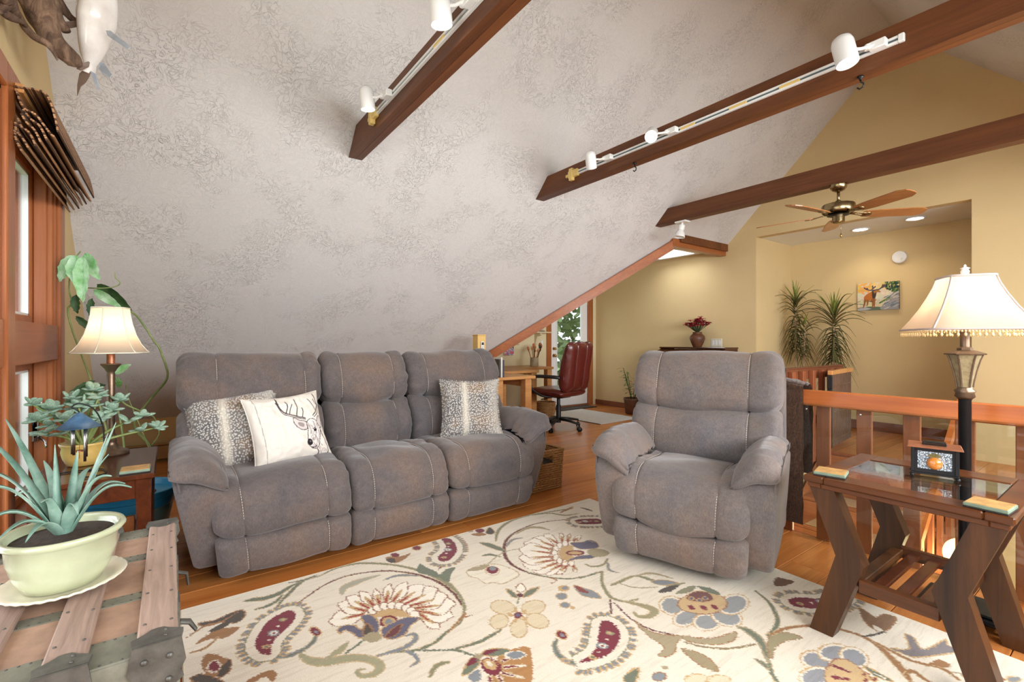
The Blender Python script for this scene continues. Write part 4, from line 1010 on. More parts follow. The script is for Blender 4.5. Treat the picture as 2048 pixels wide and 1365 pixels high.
for i, (a, b) in enumerate(slats):
    so = MB().box(x0+.004, x1-.004, a, b, ZT+.001, ZT+.017, .004).build('lid_slat', 'trunk_slat', tk)
    for s_, xe in ((1, x1), (-1, x0)):
        p = MB(); xa, xb = (xe-.062, xe+.006) if s_ > 0 else (xe-.006, xe+.062)
        c, w = (a+b)/2, (b-a)/2
        prof = [(0, -w-.006), (.030, -w-.010), (.046, -w*.62), (.058, -w*.3), (.06, 0), (.058, w*.3), (.046, w*.62), (.030, w+.010), (0, w+.006)]
        p.prism([(xe-s_*u, c+v) for u, v in (prof if s_ < 0 else prof[::-1])], lambda x, y: (x, y, ZT+.012), lambda x, y: (x, y, ZT+.0205))
        fp = [(ZT+.0205, -w-.006), (ZT-.03, -w-.014), (ZT-.05, -w-.004), (ZT-.066, -w-.01), (ZT-.085, -w*.5), (ZT-.10, 0), (ZT-.085, w*.5), (ZT-.066, w+.01), (ZT-.05, w+.004), (ZT-.03, w+.014), (ZT+.0205, w+.006)]
        q0, q1 = (xe+.003, xe+.009) if s_ > 0 else (xe-.009, xe-.003)
        p.prism([(c+v, z) for z, v in fp], lambda y, z: (q0, y, z), lambda y, z: (q1, y, z)); p.build('corner_plate', 'trunk_iron', so)
        for dy, z in ((-w*.55, ZT-.062), (w*.55, ZT-.062), (0, ZT-.088), (-w*.6, ZT-.012), (w*.6, ZT-.012)):
            rv.T = Matrix.Translation((q1 if s_ > 0 else q0, c+dy, z)) @ Matrix.Rotation(s_*PI/2, 4, 'Y'); rv.lathe([(.0065, 0), (.006, .003), (.003, .005), (0, .0055)], 8)
        rv.T = None
        for dx in (.018, .042): rv.lathe([(.004, 0), (.003, .002), (0, .0025)], 8, (xe-s_*dx, c+.4*w, ZT+.0205))
    for k in range(5): rv.lathe([(.0036, 0), (.003, .0018), (0, .002)], 8, (-.30+.155*k+rg.uniform(-.01, .01), a+.012, ZT+.017)); rv.lathe([(.0036, 0), (.003, .0018), (0, .002)], 8, (-.30+.155*k+rg.uniform(-.01, .01), b-.012, ZT+.017))
for a, b in bands:
    for ys in ((-.18, -.11), (-.04, .03), (.11, .18)):
        for q in range(5):
            for xx in (a+.006, b-.006): rv.lathe([(.0028, 0), (.0022, .0014), (0, .0016)], 6, (xx, lerp(ys[0], ys[1], q/4), ZT+.002))
stuff(rv.build('rivets', 'trunk_iron', tk, True))
lt = MB(); lt.box(.02, .09, y1, y1+.008, .30, .43, .003); lt.tube([(.055, y1+.008, .36), (.055, y1+.03, .352), (.055, y1+.045, .325)], [.012, .013, .010], 8, flat=.5); lt.build('latch', 'trunk_iron', tk)
lt = MB(); lt.box(-.30, -.24, y1, y1+.007, .31, .42, .003); lt.tube([(-.27, y1+.006, .37), (-.27, y1+.03, .36), (-.27, y1+.035, .32)], [.010, .011, .008], 8, flat=.5); lt.build('latch', 'trunk_iron', tk)
hd = MB(); hd.tube(catmull([(x1+.004, -.07, .26), (x1+.035, -.05, .245), (x1+.04, 0, .24), (x1+.035, .05, .245), (x1+.004, .07, .26)], 5), .010, 8, flat=1.5); hd.build('end_handle', 'trunk_iron', tk, True)
# ---- planter with bromeliad
plain('celadon', srgb(186, 192, 158), .22, var=.12, vs=9, bump=.03, coat=.5); plain('cream_glaze', srgb(224, 218, 196), .22, var=.05, coat=.5, bump=.02)
PC = (-1.695, -.228, ZT+.0225)
sc = thing('plant_saucer', 'fluted cream oval saucer under the celadon planter', 'saucer', PC)
b = MB(); N = 64; rings = []
for r, z in ((.085, 0), (.10, .001), (.126, .012), (.130, .016), (.127, .0185), (.10, .0085), (.07, .005), (0, .005)):
    fl = .0012*(r > .09 and r < .129)
    rings.append(b.pts([(0, 0, z)]) if r == 0 else b.pts([(r*math.cos(2*PI*q/N), r*math.sin(2*PI*q/N), z+fl*(1 if q % 2 else -1)) for q in range(N)]))
for i, (a, c) in enumerate(zip(rings, rings[1:])):
    for q in range(N):
        z = (q+1) % N
        if i == len(rings)-2: b.face(a+q, a+z, c)
        else: b.face(a+q, a+z, c+z, c+q)
b.face(*[rings[0]+q for q in range(N)][::-1]); b.build('saucer_dish', 'cream_glaze', sc, True)
pt = thing('bromeliad_planter', 'celadon green glazed planter with a spiky blue-green bromeliad', 'potted plant', (PC[0], PC[1], PC[2]+.0055))
MB().lathe([(.062, 0), (.078, .004), (.095, .035), (.108, .08), (.111, .118), (.120, .124), (.128, .134), (.124, .142), (.112, .140), (.105, .130), (.102, .11)], 56).build('planter', 'celadon', pt, True)
MB().lathe([(.106, .122), (.06, .128), (0, .132)], 32, closed=False).build('soil', 'soil', pt, True)
def aloe(name, c1, c2):
    n = NT(name); v = n.coord(); f = n.noise(n.coord((1, 1, 1)), 14, 4, .6); n.col(n.ramp(f, [(.3, c1), (.7, c2)])); n.set(Roughness=.45, Specular_IOR_Level=.35, Normal=n.bump(n.noise(v, 120, 2), .1, .002)); MAT[name] = n.m
aloe('blue_green_leaf', srgb(82, 124, 108), srgb(158, 188, 172)); aloe('jade_leaf', srgb(104, 140, 116), srgb(178, 202, 182)); aloe('vine_leaf_bright', srgb(96, 164, 76), srgb(196, 222, 188)); aloe('vine_leaf_dark', srgb(36, 62, 34), srgb(70, 98, 54)); aloe('vine_stem', srgb(104, 124, 66), srgb(150, 160, 100)); aloe('grass_leaf', srgb(52, 92, 44), srgb(110, 146, 72))
def strap(mb, base, tip, arch, w0, dirup=(0, 0, 1), n=14, droop=.0, side=None):
    b_, t_ = Vector(base), Vector(tip); d = t_-b_; h = Vector((d.x, d.y, 0)); sd = Vector((-h.y, h.x, 0)); sd = sd.normalized() if sd.length > 1e-5 else Vector((1, 0, 0))
    if side: sd = Vector(side).normalized()
    rows = []
    for i in range(n+1):
        t = i/n; p = b_.lerp(t_, t)+Vector((0, 0, 1))*arch*math.sin(PI*t)-Vector((0, 0, 1))*droop*t**4; w = w0*.5*(1-t**2.2)*(0.75+.25*math.sin(PI*min(1, t*2+.2)))+.0008
        rows.append(mb.pts([p-sd*w+Vector((0, 0, w*.55)), p-Vector((0, 0, w*.1)), p+sd*w+Vector((0, 0, w*.55)), p+sd*w*.95+Vector((0, 0, w*.55-.0025)), p-Vector((0, 0, w*.1+.003)), p-sd*w*.95+Vector((0, 0, w*.55-.0025))]))
    for a, c in zip(rows, rows[1:]):
        for q in range(6): z = (q+1) % 6; mb.face(a+q, c+q, c+z, a+z)
tips = [(-.17, -.14, .42, .02), (-.10, -.17, .395, .03), (.02, -.16, .325, .05), (.06, -.15, .29, .05), (-.07, .10, .40, .0), (-.045, .085, .375, .0), (.0, .09, .325, .03), (.05, .10, .275, .05), (.05, -.15, .19, .05), (.10, -.10, .17, .04),
        (-.02, -.02, .36, 0), (-.06, .02, .33, .01), (.10, .04, .20, .05), (.02, .14, .23, .05), (-.12, .04, .27, .04), (-.14, -.06, .30, .03), (.09, -.03, .24, .04), (-.08, .12, .22, .05), (.12, -.05, .16, .035), (-.11, -.11, .22, .05)]
for k, (x, y, z, a) in enumerate(tips):
    l = MB(); an = math.atan2(y, x); strap(l, (.016*math.cos(an), .016*math.sin(an), .13), (x, y, z), a, .03 if z > .22 else .026); l.build('leaf', 'blue_green_leaf', pt, True)
# ---- lamp table
et = thing('lamp_table', 'glossy mahogany end table under the window beside the sofa', 'table', (-2.88, -.26, 0))
x0, x1, y0, y1, ZE = -.325, .325, -.205, .205, .58
MB().box(x0, x1, y0, y1, ZE-.022, ZE, .005).build('table_top', 'mahogany', et)
for a in ((x0+.02, x1-.02, y0+.02, y0+.04), (x0+.02, x1-.02, y1-.04, y1-.02), (x0+.02, x0+.04, y0+.04, y1-.04), (x1-.04, x1-.02, y0+.04, y1-.04)): MB().box(*a, ZE-.105, ZE-.022, .003).build('apron', 'mahogany', et)
for sx in (-1, 1):
    for sy in (-1, 1):
        cx, cy = sx*(x1-.04), sy*(y1-.04); a, c = .027, .02
        MB().hull8([(cx-c, cy-c, 0), (cx+c, cy-c, 0), (cx+c, cy+c, 0), (cx-c, cy+c, 0), (cx-a, cy-a, ZE-.022), (cx+a, cy-a, ZE-.022), (cx+a, cy+a, ZE-.022), (cx-a, cy+a, ZE-.022)]).build('leg', 'mahogany', et)
MB().box(x0+.06, x1-.06, y0+.05, y1-.05, .20, .22, .004).build('lower_shelf', 'mahogany', et); MB().box(x1-.05, x1-.03, y0+.05, y1-.07, .11, .40, .003).build('end_panel', 'walnut_x', et)
coaster(-2.635, -.125, ZE+.0005, R(90), 'square stone coaster on the mahogany lamp table corner', 'stone coasters')
# table lamp
tl = thing('table_lamp', 'lit table lamp with white bell shade and bronze candlestick stem', 'lamp', (-3.11, -.245, ZE))
MB().lathe([(.072, 0), (.075, .006), (.07, .016), (.055, .022), (.035, .035), (.022, .06), (.026, .07), (.02, .08), (.026, .09), (.016, .105), (.0155, .12), (.0175, .40), (.015, .412), (.02, .42), (.026, .432), (.042, .452), (.04, .456), (.02, .458)], 28).build('lamp_stem', 'bronze', tl, True, angle=50)
MB().lathe([(.017, .456), (.017, .535), (.008, .54), (.004, .54), (.004, .735)], 16).build('socket', 'copper', tl, True, angle=40)
MB().ball((0, 0, .595), .028, 14, 10).build('light_bulb', 'lamp_bulb', tl, True)
N = 48; prof = [(.150, .512), (.138, .522), (.116, .555), (.097, .60), (.082, .655), (.074, .70), (.071, .735)]
def hexr(r, z):
    return [((r*(1-.035*math.cos(6*2*PI*q/N)))*math.cos(2*PI*q/N+.2), (r*(1-.035*math.cos(6*2*PI*q/N)))*math.sin(2*PI*q/N+.2), z) for q in range(N)]
s_ = MB(); rings = [s_.pts(hexr(r, z)) for r, z in prof]
for a, c in zip(rings, rings[1:]):
    for q in range(N): z = (q+1) % N; s_.face(a+q, a+z, c+z, c+q)
so = s_.build('lamp_shade', 'lamp_silk', tl, True)
br = MB(); br.tube(hexr(.151, .511)+hexr(.151, .511)[:1], .0035, 6); br.tube(hexr(.072, .736)+hexr(.072, .736)[:1], .004, 6)
for q in range(4, N, 8): br.tube([hexr(r+.001, z)[q] for r, z in prof], .0025, 5)
br.build('shade_piping', 'cream_glaze', so, True)
sp_ = MB()
for q in range(3): a = 2*PI*q/3; sp_.tube([(0, 0, .73), (.07*math.cos(a), .07*math.sin(a), .734)], .002, 5)
sp_.build('shade_spider', 'bronze', tl)
light_point('table_lamp_light', (0, 0, .63), 1.4, (1, .80, .55), .03, tl)
# jade plant in yellow pot
jp = thing('jade_plant', 'jade plant with round blue-green leaves in a yellow glazed pot', 'potted plant', (-2.93, -.325, ZE))
plain('yellow_glaze', srgb(206, 172, 96), .25, var=.12, vs=14, coat=.4)
MB().lathe([(.05, 0), (.062, .004), (.076, .035), (.082, .065), (.078, .082), (.086, .094), (.088, .104), (.08, .104), (.072, .092)], 32).build('pot', 'yellow_glaze', jp, True); MB().lathe([(.075, .088), (0, .092)], 24, closed=False).build('soil', 'soil', jp)
rg = random.Random(11); stm = MB()
jl = MB().lathe([(0, -.5), (.2, -.42), (.38, -.1), (.36, .18), (.2, .42), (0, .5)], 10, sy=.45).build('leaf', 'jade_leaf', jp, True, loc=(0, 0, .3)); jl.scale = (.04, .04, .05)
def cluster(c, k, rad):
    for q in range(k):
        a = 2*PI*q/k+rg.uniform(-.3, .3); el = rg.uniform(-.2, 1.0); d = Vector((math.cos(a)*math.cos(el), math.sin(a)*math.cos(el), math.sin(el)))
        s = rg.uniform(.042, .058); o = inst(jl, 'leaf', jp, Vector(c)+d*s*.5, d.to_track_quat('Z', 'Y').to_euler(), (s*.95, s*.8, s))
br_ends = [(-.02, -.11, .26), (-.05, -.05, .30), (-.03, .05, .31), (-.10, .02, .33), (-.01, .10, .24), (.03, -.15, .22), (.0, -.02, .27), (-.02, .21, .20), (-.07, .27, .13), (.06, -.06, .22), (.05, .06, .21), (-.12, .12, .27), (.09, -.12, .17), (-.02, -.17, .285)]
for e_ in br_ends:
    m_ = Vector((e_[0]*.4, e_[1]*.45, e_[2]*.55+.04)); stm.tube(catmull([(e_[0]*.08, e_[1]*.08, .088), m_, e_], 5), [.008-.0004*i for i in range(11)], 6); cluster(e_, 8, .04); cluster(m_.lerp(Vector(e_), .55), 3, .03)
stm.build('stems', 'vine_stem', jp, True)
# wind chime on wire stand
wc = thing('wind_chime_stand', 'small wind chime with blue metal cone roof on a black wire stand', 'wind chime', (-2.70, -.315, ZE))
plain('blue_patina', srgb(84, 124, 160), .45, .3, var=.25, vs=40)
MB().lathe([(.074, .205), (.073, .203), (.040, .234), (.012, .262), (.0, .268)][::1], 28, closed=False).build('cone_roof', 'blue_patina', wc, True)
s_ = MB(); s_.tube(catmull([(.07, -.07, .004), (-.05, -.075, .004), (-.07, -.02, .004), (-.05, .07, .004), (.05, .085, .004), (.08, .03, .006), (.03, .02, .012), (-.02, .06, .03), (-.035, .075, .10), (-.03, .072, .20), (-.015, .045, .275), (0, .0, .305), (.005, -.022, .292), (.003, -.008, .278), (0, 0, .268)], 6), .0028, 6); s_.build('wire_stand', 'black_metal', wc, True)
for k in range(4): a = PI/4+PI/2*k; MB().tube([(.028*math.cos(a), .028*math.sin(a), .215), (.028*math.cos(a), .028*math.sin(a), .06+.012*k)], .005, 8).build('chime_tube', 'chrome', wc, True)
c = MB(); c.lathe([(.014, .10), (.014, .106), (0, .106)], 12); c.tube([(0, 0, .25), (0, 0, .07)], .001, 4); c.build('clapper', 'slat_wood', wc)
# ---- climbing plant in blue pot behind the table
vp = thing('climbing_plant', 'tall climbing vine plant in a big blue tub behind the lamp table', 'potted plant', (-3.475, -.19, 0))
plain('blue_glaze', srgb(48, 142, 184), .35, var=.08, coat=.2); plain('grey_tub', srgb(112, 132, 124), .5, var=.12)
MB().lathe([(.15, 0), (.165, .01), (.195, .16), (.205, .215)], 40).build('tub', 'grey_tub', vp, True); MB().lathe([(.205, .21), (.212, .22), (.216, .262), (.226, .268), (.232, .30), (.228, .305), (.215, .30), (.206, .27)], 44).build('tub_rim', 'blue_glaze', vp, True, angle=40); MB().lathe([(.208, .262), (.1, .272), (0, .275)], 32, closed=False).build('soil', 'soil', vp, True)
O = Vector((-3.475, -.19, 0))
def loc_(p): return Vector(p)-O
A_, B_ = .5857, .8105
def world_point(*p): return Vector(p)
st1 = [O+Vector((.05, .03, .27)), O+Vector((-.05, .09, .50))]+[world_point(*q) for q in ((-3.901, -0.191, 0.609), (-3.905, -0.111, 0.764), (-3.868, -0.026, 0.887), (-3.866, -0.024, 0.970), (-3.842, -0.058, 1.093), (-3.831, -0.094, 1.161), (-3.816, -0.159, 1.285), (-3.784, -0.200, 1.333))]
st2 = [O+Vector((.02, -.02, .27)), O+Vector((.0, -.03, .6))]+[world_point(*q) for q in ((-3.532, -0.278, 0.928), (-3.522, -0.264, 0.857), (-3.511, -0.214, 0.788), (-3.491, -0.137, 0.738), (-3.512, -0.079, 0.692), (-3.519, -0.055, 0.602), (-3.547, -0.094, 0.524))]
st3 = [O+Vector((-.03, -.06, .27)), O+Vector((-.08, -.12, .7))]+[world_point(*q) for q in ((-3.696, -0.471, 1.258), (-3.691, -0.464, 1.373), (-3.700, -0.476, 1.460), (-3.661, -0.456, 1.586), (-3.607, -0.416, 1.660))]
st4 = [world_point(*q) for q in ((-3.582, -0.415, 1.453), (-3.445, -0.328, 1.441), (-3.370, -0.259, 1.444), (-3.320, -0.224, 1.461), (-3.321, -0.243, 1.492), (-3.325, -0.247, 1.521))]
st5 = [O+Vector((.0, .06, .27)), O+Vector((-.02, .10, .45)), world_point(-3.793, -0.212, 0.783), world_point(-3.804, -0.228, 0.877)]
for s_, r in ((st1, .0085), (st2, .0055), (st3, .005), (st4, .0035), (st5, .004)):
    P_ = catmull([loc_(p) for p in s_], 7); MB().tube([(p[0]+.003*noise.noise(Vector(p)*30), p[1]+.003*noise.noise(Vector(p)*31), p[2]) for p in P_], [r*(1-.35*i/len(P_)) for i in range(len(P_))], 8).build('stem', 'vine_stem', vp, True)
def vleaf(b_, t_, w, mat, nrm=(.8, -.6, .2), sag=.0):
    b_, t_ = loc_(b_), loc_(t_); d = t_-b_; L = d.length; d.normalize(); nn = Vector(nrm).normalized(); sd = d.cross(nn).normalized(); nn = sd.cross(d); mb = MB(); n = 12; rows = []
    for i in range(n+1):
        t = i/n; ww = w*.5*(math.sin(PI*t**.8)**.8)+.0006; p = b_+d*L*t+nn*sag*math.sin(PI*t)
        rows.append(mb.pts([p+sd*ww*q+nn*(abs(q)*ww*.35+.004*math.sin(t*26+abs(q)*5)*abs(q)) for q in (-1, -.5, 0, .5, 1)]))
    for a, c in zip(rows, rows[1:]):
        for q in range(4): mb.face(a+q, a+q+1, c+q+1, c+q)
    mb.tube([b_+d*L*t+nn*(sag*math.sin(PI*t)+.001) for t in np.linspace(0, .95, 8)], .0016, 5)
    o = mb.build('leaf', mat, vp, True); return o
for a, t, w, m_ in (((-3.598, -0.438, 1.633), (-3.651, -0.511, 1.481), .085, 'vine_leaf_bright'), ((-3.539, -0.425, 1.626), (-3.506, -0.413, 1.452), .10, 'vine_leaf_bright'), ((-3.490, -0.390, 1.620), (-3.465, -0.389, 1.359), .09, 'vine_leaf_bright'), ((-3.512, -0.387, 1.637), (-3.437, -0.317, 1.487), .075, 'vine_leaf_bright'), ((-3.652, -0.445, 1.629), (-3.717, -0.499, 1.546), .06, 'vine_leaf_bright'),
                    ((-3.778, -0.362, 1.493), (-3.692, -0.192, 1.335), .075, 'vine_leaf_dark'), ((-3.723, -0.372, 1.454), (-3.626, -0.238, 1.350), .05, 'vine_leaf_bright'), ((-3.676, -0.443, 1.417), (-3.671, -0.436, 1.307), .055, 'vine_leaf_dark'), ((-3.662, -0.373, 1.399), (-3.662, -0.373, 1.280), .05, 'vine_leaf_dark'), ((-3.703, -0.447, 1.294), (-3.688, -0.358, 1.202), .04, 'vine_leaf_dark'),
                    ((-3.585, -0.352, 0.923), (-3.598, -0.471, 0.849), .035, 'vine_leaf_dark'), ((-3.524, -0.301, 0.902), (-3.558, -0.484, 0.804), .07, 'vine_leaf_dark'), ((-3.545, -0.261, 0.961), (-3.516, -0.188, 1.015), .045, 'vine_leaf_bright'), ((-3.545, -0.261, 0.904), (-3.545, -0.228, 0.913), .07, 'grass_leaf')):
    vleaf(world_point(*a), world_point(*t), w, m_)
# ---- woven wood shade drawn up over the first window
wv_ = thing('woven_shade', 'brown woven reed window shade drawn up in a folded bundle', 'window shade', (-3.21, YN, 0))
wood('reed', srgb(118, 80, 52), srgb(192, 146, 104), 'x', 3, .6, 0, .1); wood('reed_dark', srgb(48, 30, 20), srgb(96, 64, 42), 'x', 3, .7, 0, .1)
folds = [[(.03, 2.155), (.10, 2.16), (.125, 2.13), (.142, 2.06), (.150, 2.005)], [(.03, 2.14), (.05, 2.08), (.085, 2.06), (.105, 2.03), (.128, 1.995), (.138, 1.985)], [(.05, 2.07), (.07, 2.04), (.095, 2.02), (.110, 1.985), (.117, 1.965)], [(.045, 2.05), (.06, 2.02), (.08, 2.0), (.095, 1.965), (.10, 1.95)], [(.035, 2.03), (.045, 2.0), (.065, 1.985), (.08, 1.95), (.083, 1.935)], [(.028, 2.01), (.03, 1.98), (.045, 1.96), (.06, 1.93), (.062, 1.92)], [(.026, 1.985), (.028, 1.955), (.035, 1.93), (.045, 1.905)]]
hw = .555
for k, f_ in enumerate(folds):
    P_ = catmull(f_, 20); L = np.r_[0, np.cumsum([math.dist(a, b) for a, b in zip(P_, P_[1:])])]; mb = MB(); n_r = int(L[-1]/.0078)
    for q in range(n_r+1):
        y, z = (np.interp(q*.0078, L, [p[c] for p in P_]) for c in (0, 1)); j = random.Random(k*99+q).uniform(-.006, .006)
        mb.cur = 1 if (q+k) % 3 == 0 else 0; mb.tube([(-hw+j, y, z), (hw+j*.7, y, z)], .0042, 6)
    for q in range(14):
        xx = -hw+.03+q*(2*hw-.06)/13; mb.tube([(xx, p[0]+.003, p[1]+.001) for p in P_[::4]], .0008, 4)
    mb.build('reed_fold', ['reed', 'reed_dark'], wv_)
MB().box(-hw+.01, hw-.01, .0225, .05, 2.14, 2.175, .003).build('head_board', 'oak', wv_)
# ---- driftwood and mounted fish above the window
def drift():
    n = NT('driftwood'); v = n.coord((1, 1, .3)); f = n.noise(v, 16, 7, .7, 1.5); n.col(n.ramp(f, [(.3, srgb(52, 36, 26)), (.5, srgb(104, 80, 62)), (.72, srgb(158, 128, 102))])); n.set(Roughness=.85, Normal=n.bump(f, .7, .012)); MAT['driftwood'] = n.m
drift()
dw = thing('driftwood_branch', 'gnarled brown driftwood branch mounted on the wall above the window', 'driftwood', (-2.52, -.42, 2.5))
O2 = Vector((-2.52, -.42, 2.5))
def limb(pts, rad, name='limb', mat='driftwood', jit=.2, flat=1.0):
    P_ = catmull([tuple(Vector(p)-O2) for p in pts], 8); R_ = np.interp(np.linspace(0, 1, len(P_)), np.linspace(0, 1, len(rad)), rad); mb = MB(); mb.tube(P_, list(R_), 14, flat=flat)
    mb.v = [tuple(Vector(v)+Vector((noise.noise(Vector(v)*22), noise.noise(Vector(v)*23+Vector((5, 0, 0))), noise.noise(Vector(v)*18)))*.010) for v in mb.v]
    return mb.build(name, mat, dw, True)
limb([world_point(-2.604, -0.444, 2.605), world_point(-2.597, -0.435, 2.507), world_point(-2.623, -0.419, 2.449), world_point(-2.635, -0.403, 2.399), world_point(-2.649, -0.371, 2.351), world_point(-2.654, -0.326, 2.314), world_point(-2.653, -0.308, 2.297)], [.05, .062, .052, .040, .034, .030, .012])
limb([world_point(-2.445, -0.481, 2.433), world_point(-2.492, -0.478, 2.393), world_point(-2.572, -0.469, 2.378), world_point(-2.583, -0.433, 2.344), (world_point(-2.590, -0.391, 2.314)), world_point(-2.608, -0.365, 2.278)], [.02, .018, .015, .013, .012, .004])
limb([world_point(-2.671, -0.418, 2.619), world_point(-2.668, -0.397, 2.545), world_point(-2.680, -0.380, 2.494), world_point(-2.687, -0.355, 2.445)], [.03, .026, .022, .014]); limb([world_point(-2.684, -0.385, 2.601), world_point(-2.699, -0.372, 2.543), world_point(-2.703, -0.326, 2.507)], [.02, .018, .012])
limb([world_point(-2.352, -0.489, 2.290), world_point(-2.371, -0.481, 2.294), world_point(-2.483, -0.466, 2.338), world_point(-2.583, -0.451, 2.370)], [.012, .013, .012, .006]); limb([world_point(-2.321, -0.481, 2.341), world_point(-2.375, -0.470, 2.339), world_point(-2.369, -0.479, 2.294)], [.02, .024, .01])
limb([world_point(-2.604, -0.444, 2.605), Vector((-2.45, -.50, 2.72)), Vector((-2.44, -.52, 2.74))], [.05, .045, .04])
n = NT('fish_skin'); v = n.coord(); sp_n = n.add('ShaderNodeTexVoronoi'); sp_n.inputs['Scale'].default_value = 160; n.l(v, sp_n.inputs['Vector']); n.col(n.ramp(n.noise(v, 7, 4), [(.35, srgb(214, 208, 200)), (.6, srgb(238, 234, 228))])); n.set(Roughness=.25, Coat_Weight=.5, Normal=n.bump(sp_n.outputs[0], .12, .002)); MAT['fish_skin'] = n.m
plain('fish_back', srgb(92, 78, 66), .35, var=.25, vs=20, coat=.4); plain('fin', srgb(168, 178, 190), .35, var=.15, vs=20, coat=.3); plain('fin_brown', srgb(120, 100, 88), .4, var=.2, coat=.3)
fs = thing('mounted_fish', 'white-bellied mounted fish hanging on the driftwood above the window', 'fish', tuple(world_point(-2.682, -0.263, 2.482))); O3 = world_point(-2.682, -0.263, 2.482)
spine = [world_point(*q)-O3 for q in ((-2.636, -0.233, 2.744), (-2.639, -0.237, 2.681), (-2.643, -0.244, 2.607), (-2.664, -0.255, 2.518), (-2.698, -0.268, 2.446), (-2.731, -0.280, 2.393), (-2.748, -0.286, 2.360), (-2.766, -0.293, 2.329))]; rad = [.02, .055, .072, .078, .062, .044, .026, .028]
P_ = catmull([tuple(p) for p in spine], 6); R_ = np.interp(np.linspace(0, 1, len(P_)), np.linspace(0, 1, 8), rad)
b = MB(); b.tube(P_, list(R_), 26, flat=.72, up=(A_, B_, 0))
nf = len(b.f)
cdir = Vector((-B_, A_, 0))*.75+Vector((-A_, -B_, 0))*.65
b.mi = []
for f_ in b.f:
    c_ = sum((Vector(b.v[i]) for i in f_), Vector())/len(f_); k_ = min(range(len(P_)), key=lambda i: (Vector(P_[i])-c_).length); b.mi.append(1 if (c_-Vector(P_[k_])).normalized().dot(cdir.normalized()) > .62 else 0)
b.build('fish_body', ['fish_skin', 'fish_back'], fs, True)
def fin(pts, mat, th=.003):
    k = [world_point(*p)-O3 for p in pts]; nrm = Vector((B_, -A_, 0))*th; mb = MB(); _slab(mb, k, nrm)
    return mb.build('fin', mat, fs)
fin([(-2.614, -0.220, 2.458), (-2.590, -0.204, 2.451), (-2.490, -0.133, 2.359), (-2.497, -0.143, 2.349), (-2.597, -0.214, 2.430)], 'fin'); fin([(-2.683, -0.298, 2.503), (-2.693, -0.312, 2.507), (-2.694, -0.365, 2.482), (-2.697, -0.368, 2.466), (-2.691, -0.343, 2.462), (-2.686, -0.302, 2.486)], 'fin_brown')
fin([(-2.683, -0.247, 2.347), (-2.673, -0.233, 2.347), (-2.612, -0.201, 2.278), (-2.619, -0.209, 2.265), (-2.647, -0.231, 2.284), (-2.686, -0.251, 2.321)], 'fin'); fin([(-2.722, -0.283, 2.361), (-2.720, -0.315, 2.332), (-2.728, -0.326, 2.315), (-2.718, -0.312, 2.307), (-2.724, -0.287, 2.335)], 'fin_brown')
fin([(-2.761, -0.304, 2.338), (-2.746, -0.283, 2.334), (-2.748, -0.286, 2.308), (-2.759, -0.300, 2.279), (-2.771, -0.318, 2.260), (-2.780, -0.330, 2.220), (-2.779, -0.329, 2.268), (-2.774, -0.322, 2.316)], 'fin_brown'); fin([(-2.746, -0.283, 2.329), (-2.733, -0.265, 2.316), (-2.723, -0.251, 2.242), (-2.728, -0.258, 2.251), (-2.738, -0.272, 2.290)], 'fin')
# ================================================================== FAR END: DESK NOOK, CABINET, LANDING
# woven basket beside the sofa
bk = thing('seagrass_basket', 'square woven seagrass basket with handle slot at the end of the sofa', 'basket', (-2.93, 2.345, 0))
def weave():
    n = NT('seagrass'); v = n.coord(); f = n.noise(n.coord((1, 1, 3)), 60, 4, .6); n.col(n.ramp(f, [(.3, srgb(122, 84, 46)), (.55, srgb(176, 130, 78)), (.75, srgb(206, 166, 110))])); n.set(Roughness=.8, Normal=n.bump(f, .5, .006)); MAT['seagrass'] = n.m
weave(); plain('basket_dark', srgb(38, 28, 20), .9)
hw, hh = .155, .30
for k in range(17):
    z = .010+k*.0172; w = hw*(.93+.07*k/16); mb = MB(); n_ = 15
    for sx, sy, ax in ((0, -1, 0), (1, 0, 1), (0, 1, 0), (-1, 0, 1)):
        pts = []
        for q in range(2*n_+1):
            t = -1+q/n_; o = .004*math.sin(PI*(q+k))if q % 2 else .004*(1 if (q//2+k) % 2 else -1)
            pts.append((t*w, sy*(w+o), z) if ax == 0 else (sx*(w+o), t*w, z))
        if sx == 1 and 12 <= k <= 14:     # handle slot on the side facing the room
            mb.tube([p for p in pts if p[1] < -.045], .0088, 6); mb.tube([p for p in pts if p[1] > .045], .0088, 6)
        else: mb.tube(pts, .0088, 6)
    mb.build('weave_row', 'seagrass', bk, True)
rm = MB(); rm.tube([(-hw, -hw, hh), (hw, -hw, hh), (hw, hw, hh), (-hw, hw, hh), (-hw, -hw, hh)], .012, 8); rm.build('rim', 'seagrass', bk, True)
MB().box(-hw+.014, hw-.014, -hw+.014, hw-.014, .004, .19, .004).build('liner', 'basket_dark', bk)
# tan half-height post with remote control
ps = thing('square_post', 'tan painted half-height square post at the end of the desk', 'post', (-4.50, 2.80, 0))
plain('post_paint', srgb(222, 184, 112), .7, var=.03, bump=.03)
MB().box(-.053, .053, -.053, .053, 0, 1.21, .003).build('post_body', 'post_paint', ps); MB().box(-.058, .058, -.058, .058, 1.21, 1.222, .003).build('post_cap', 'post_paint', ps)
rc = thing('remote_control', 'slim white remote control in a holder on the tan post', 'remote', (-4.445, 2.80, 1.0))
MB().box(0, .012, -.022, .022, -.03, .045, .003).build('holder', 'white_paint', rc); MB().box(.003, .018, -.019, .019, .0, .145, .004).build('remote_body', 'white_metal', rc); MB().box(.0175, .0188, -.014, .014, .105, .135, .0005).build('display', 'black_plastic', rc)
bt = MB()
for i in range(3):
    for j in range(2): bt.box(.0175, .019, -.010+j*.013, -.003+j*.013, .055+i*.014, .063+i*.014)
bt.build('buttons', 'tile_edge', rc)
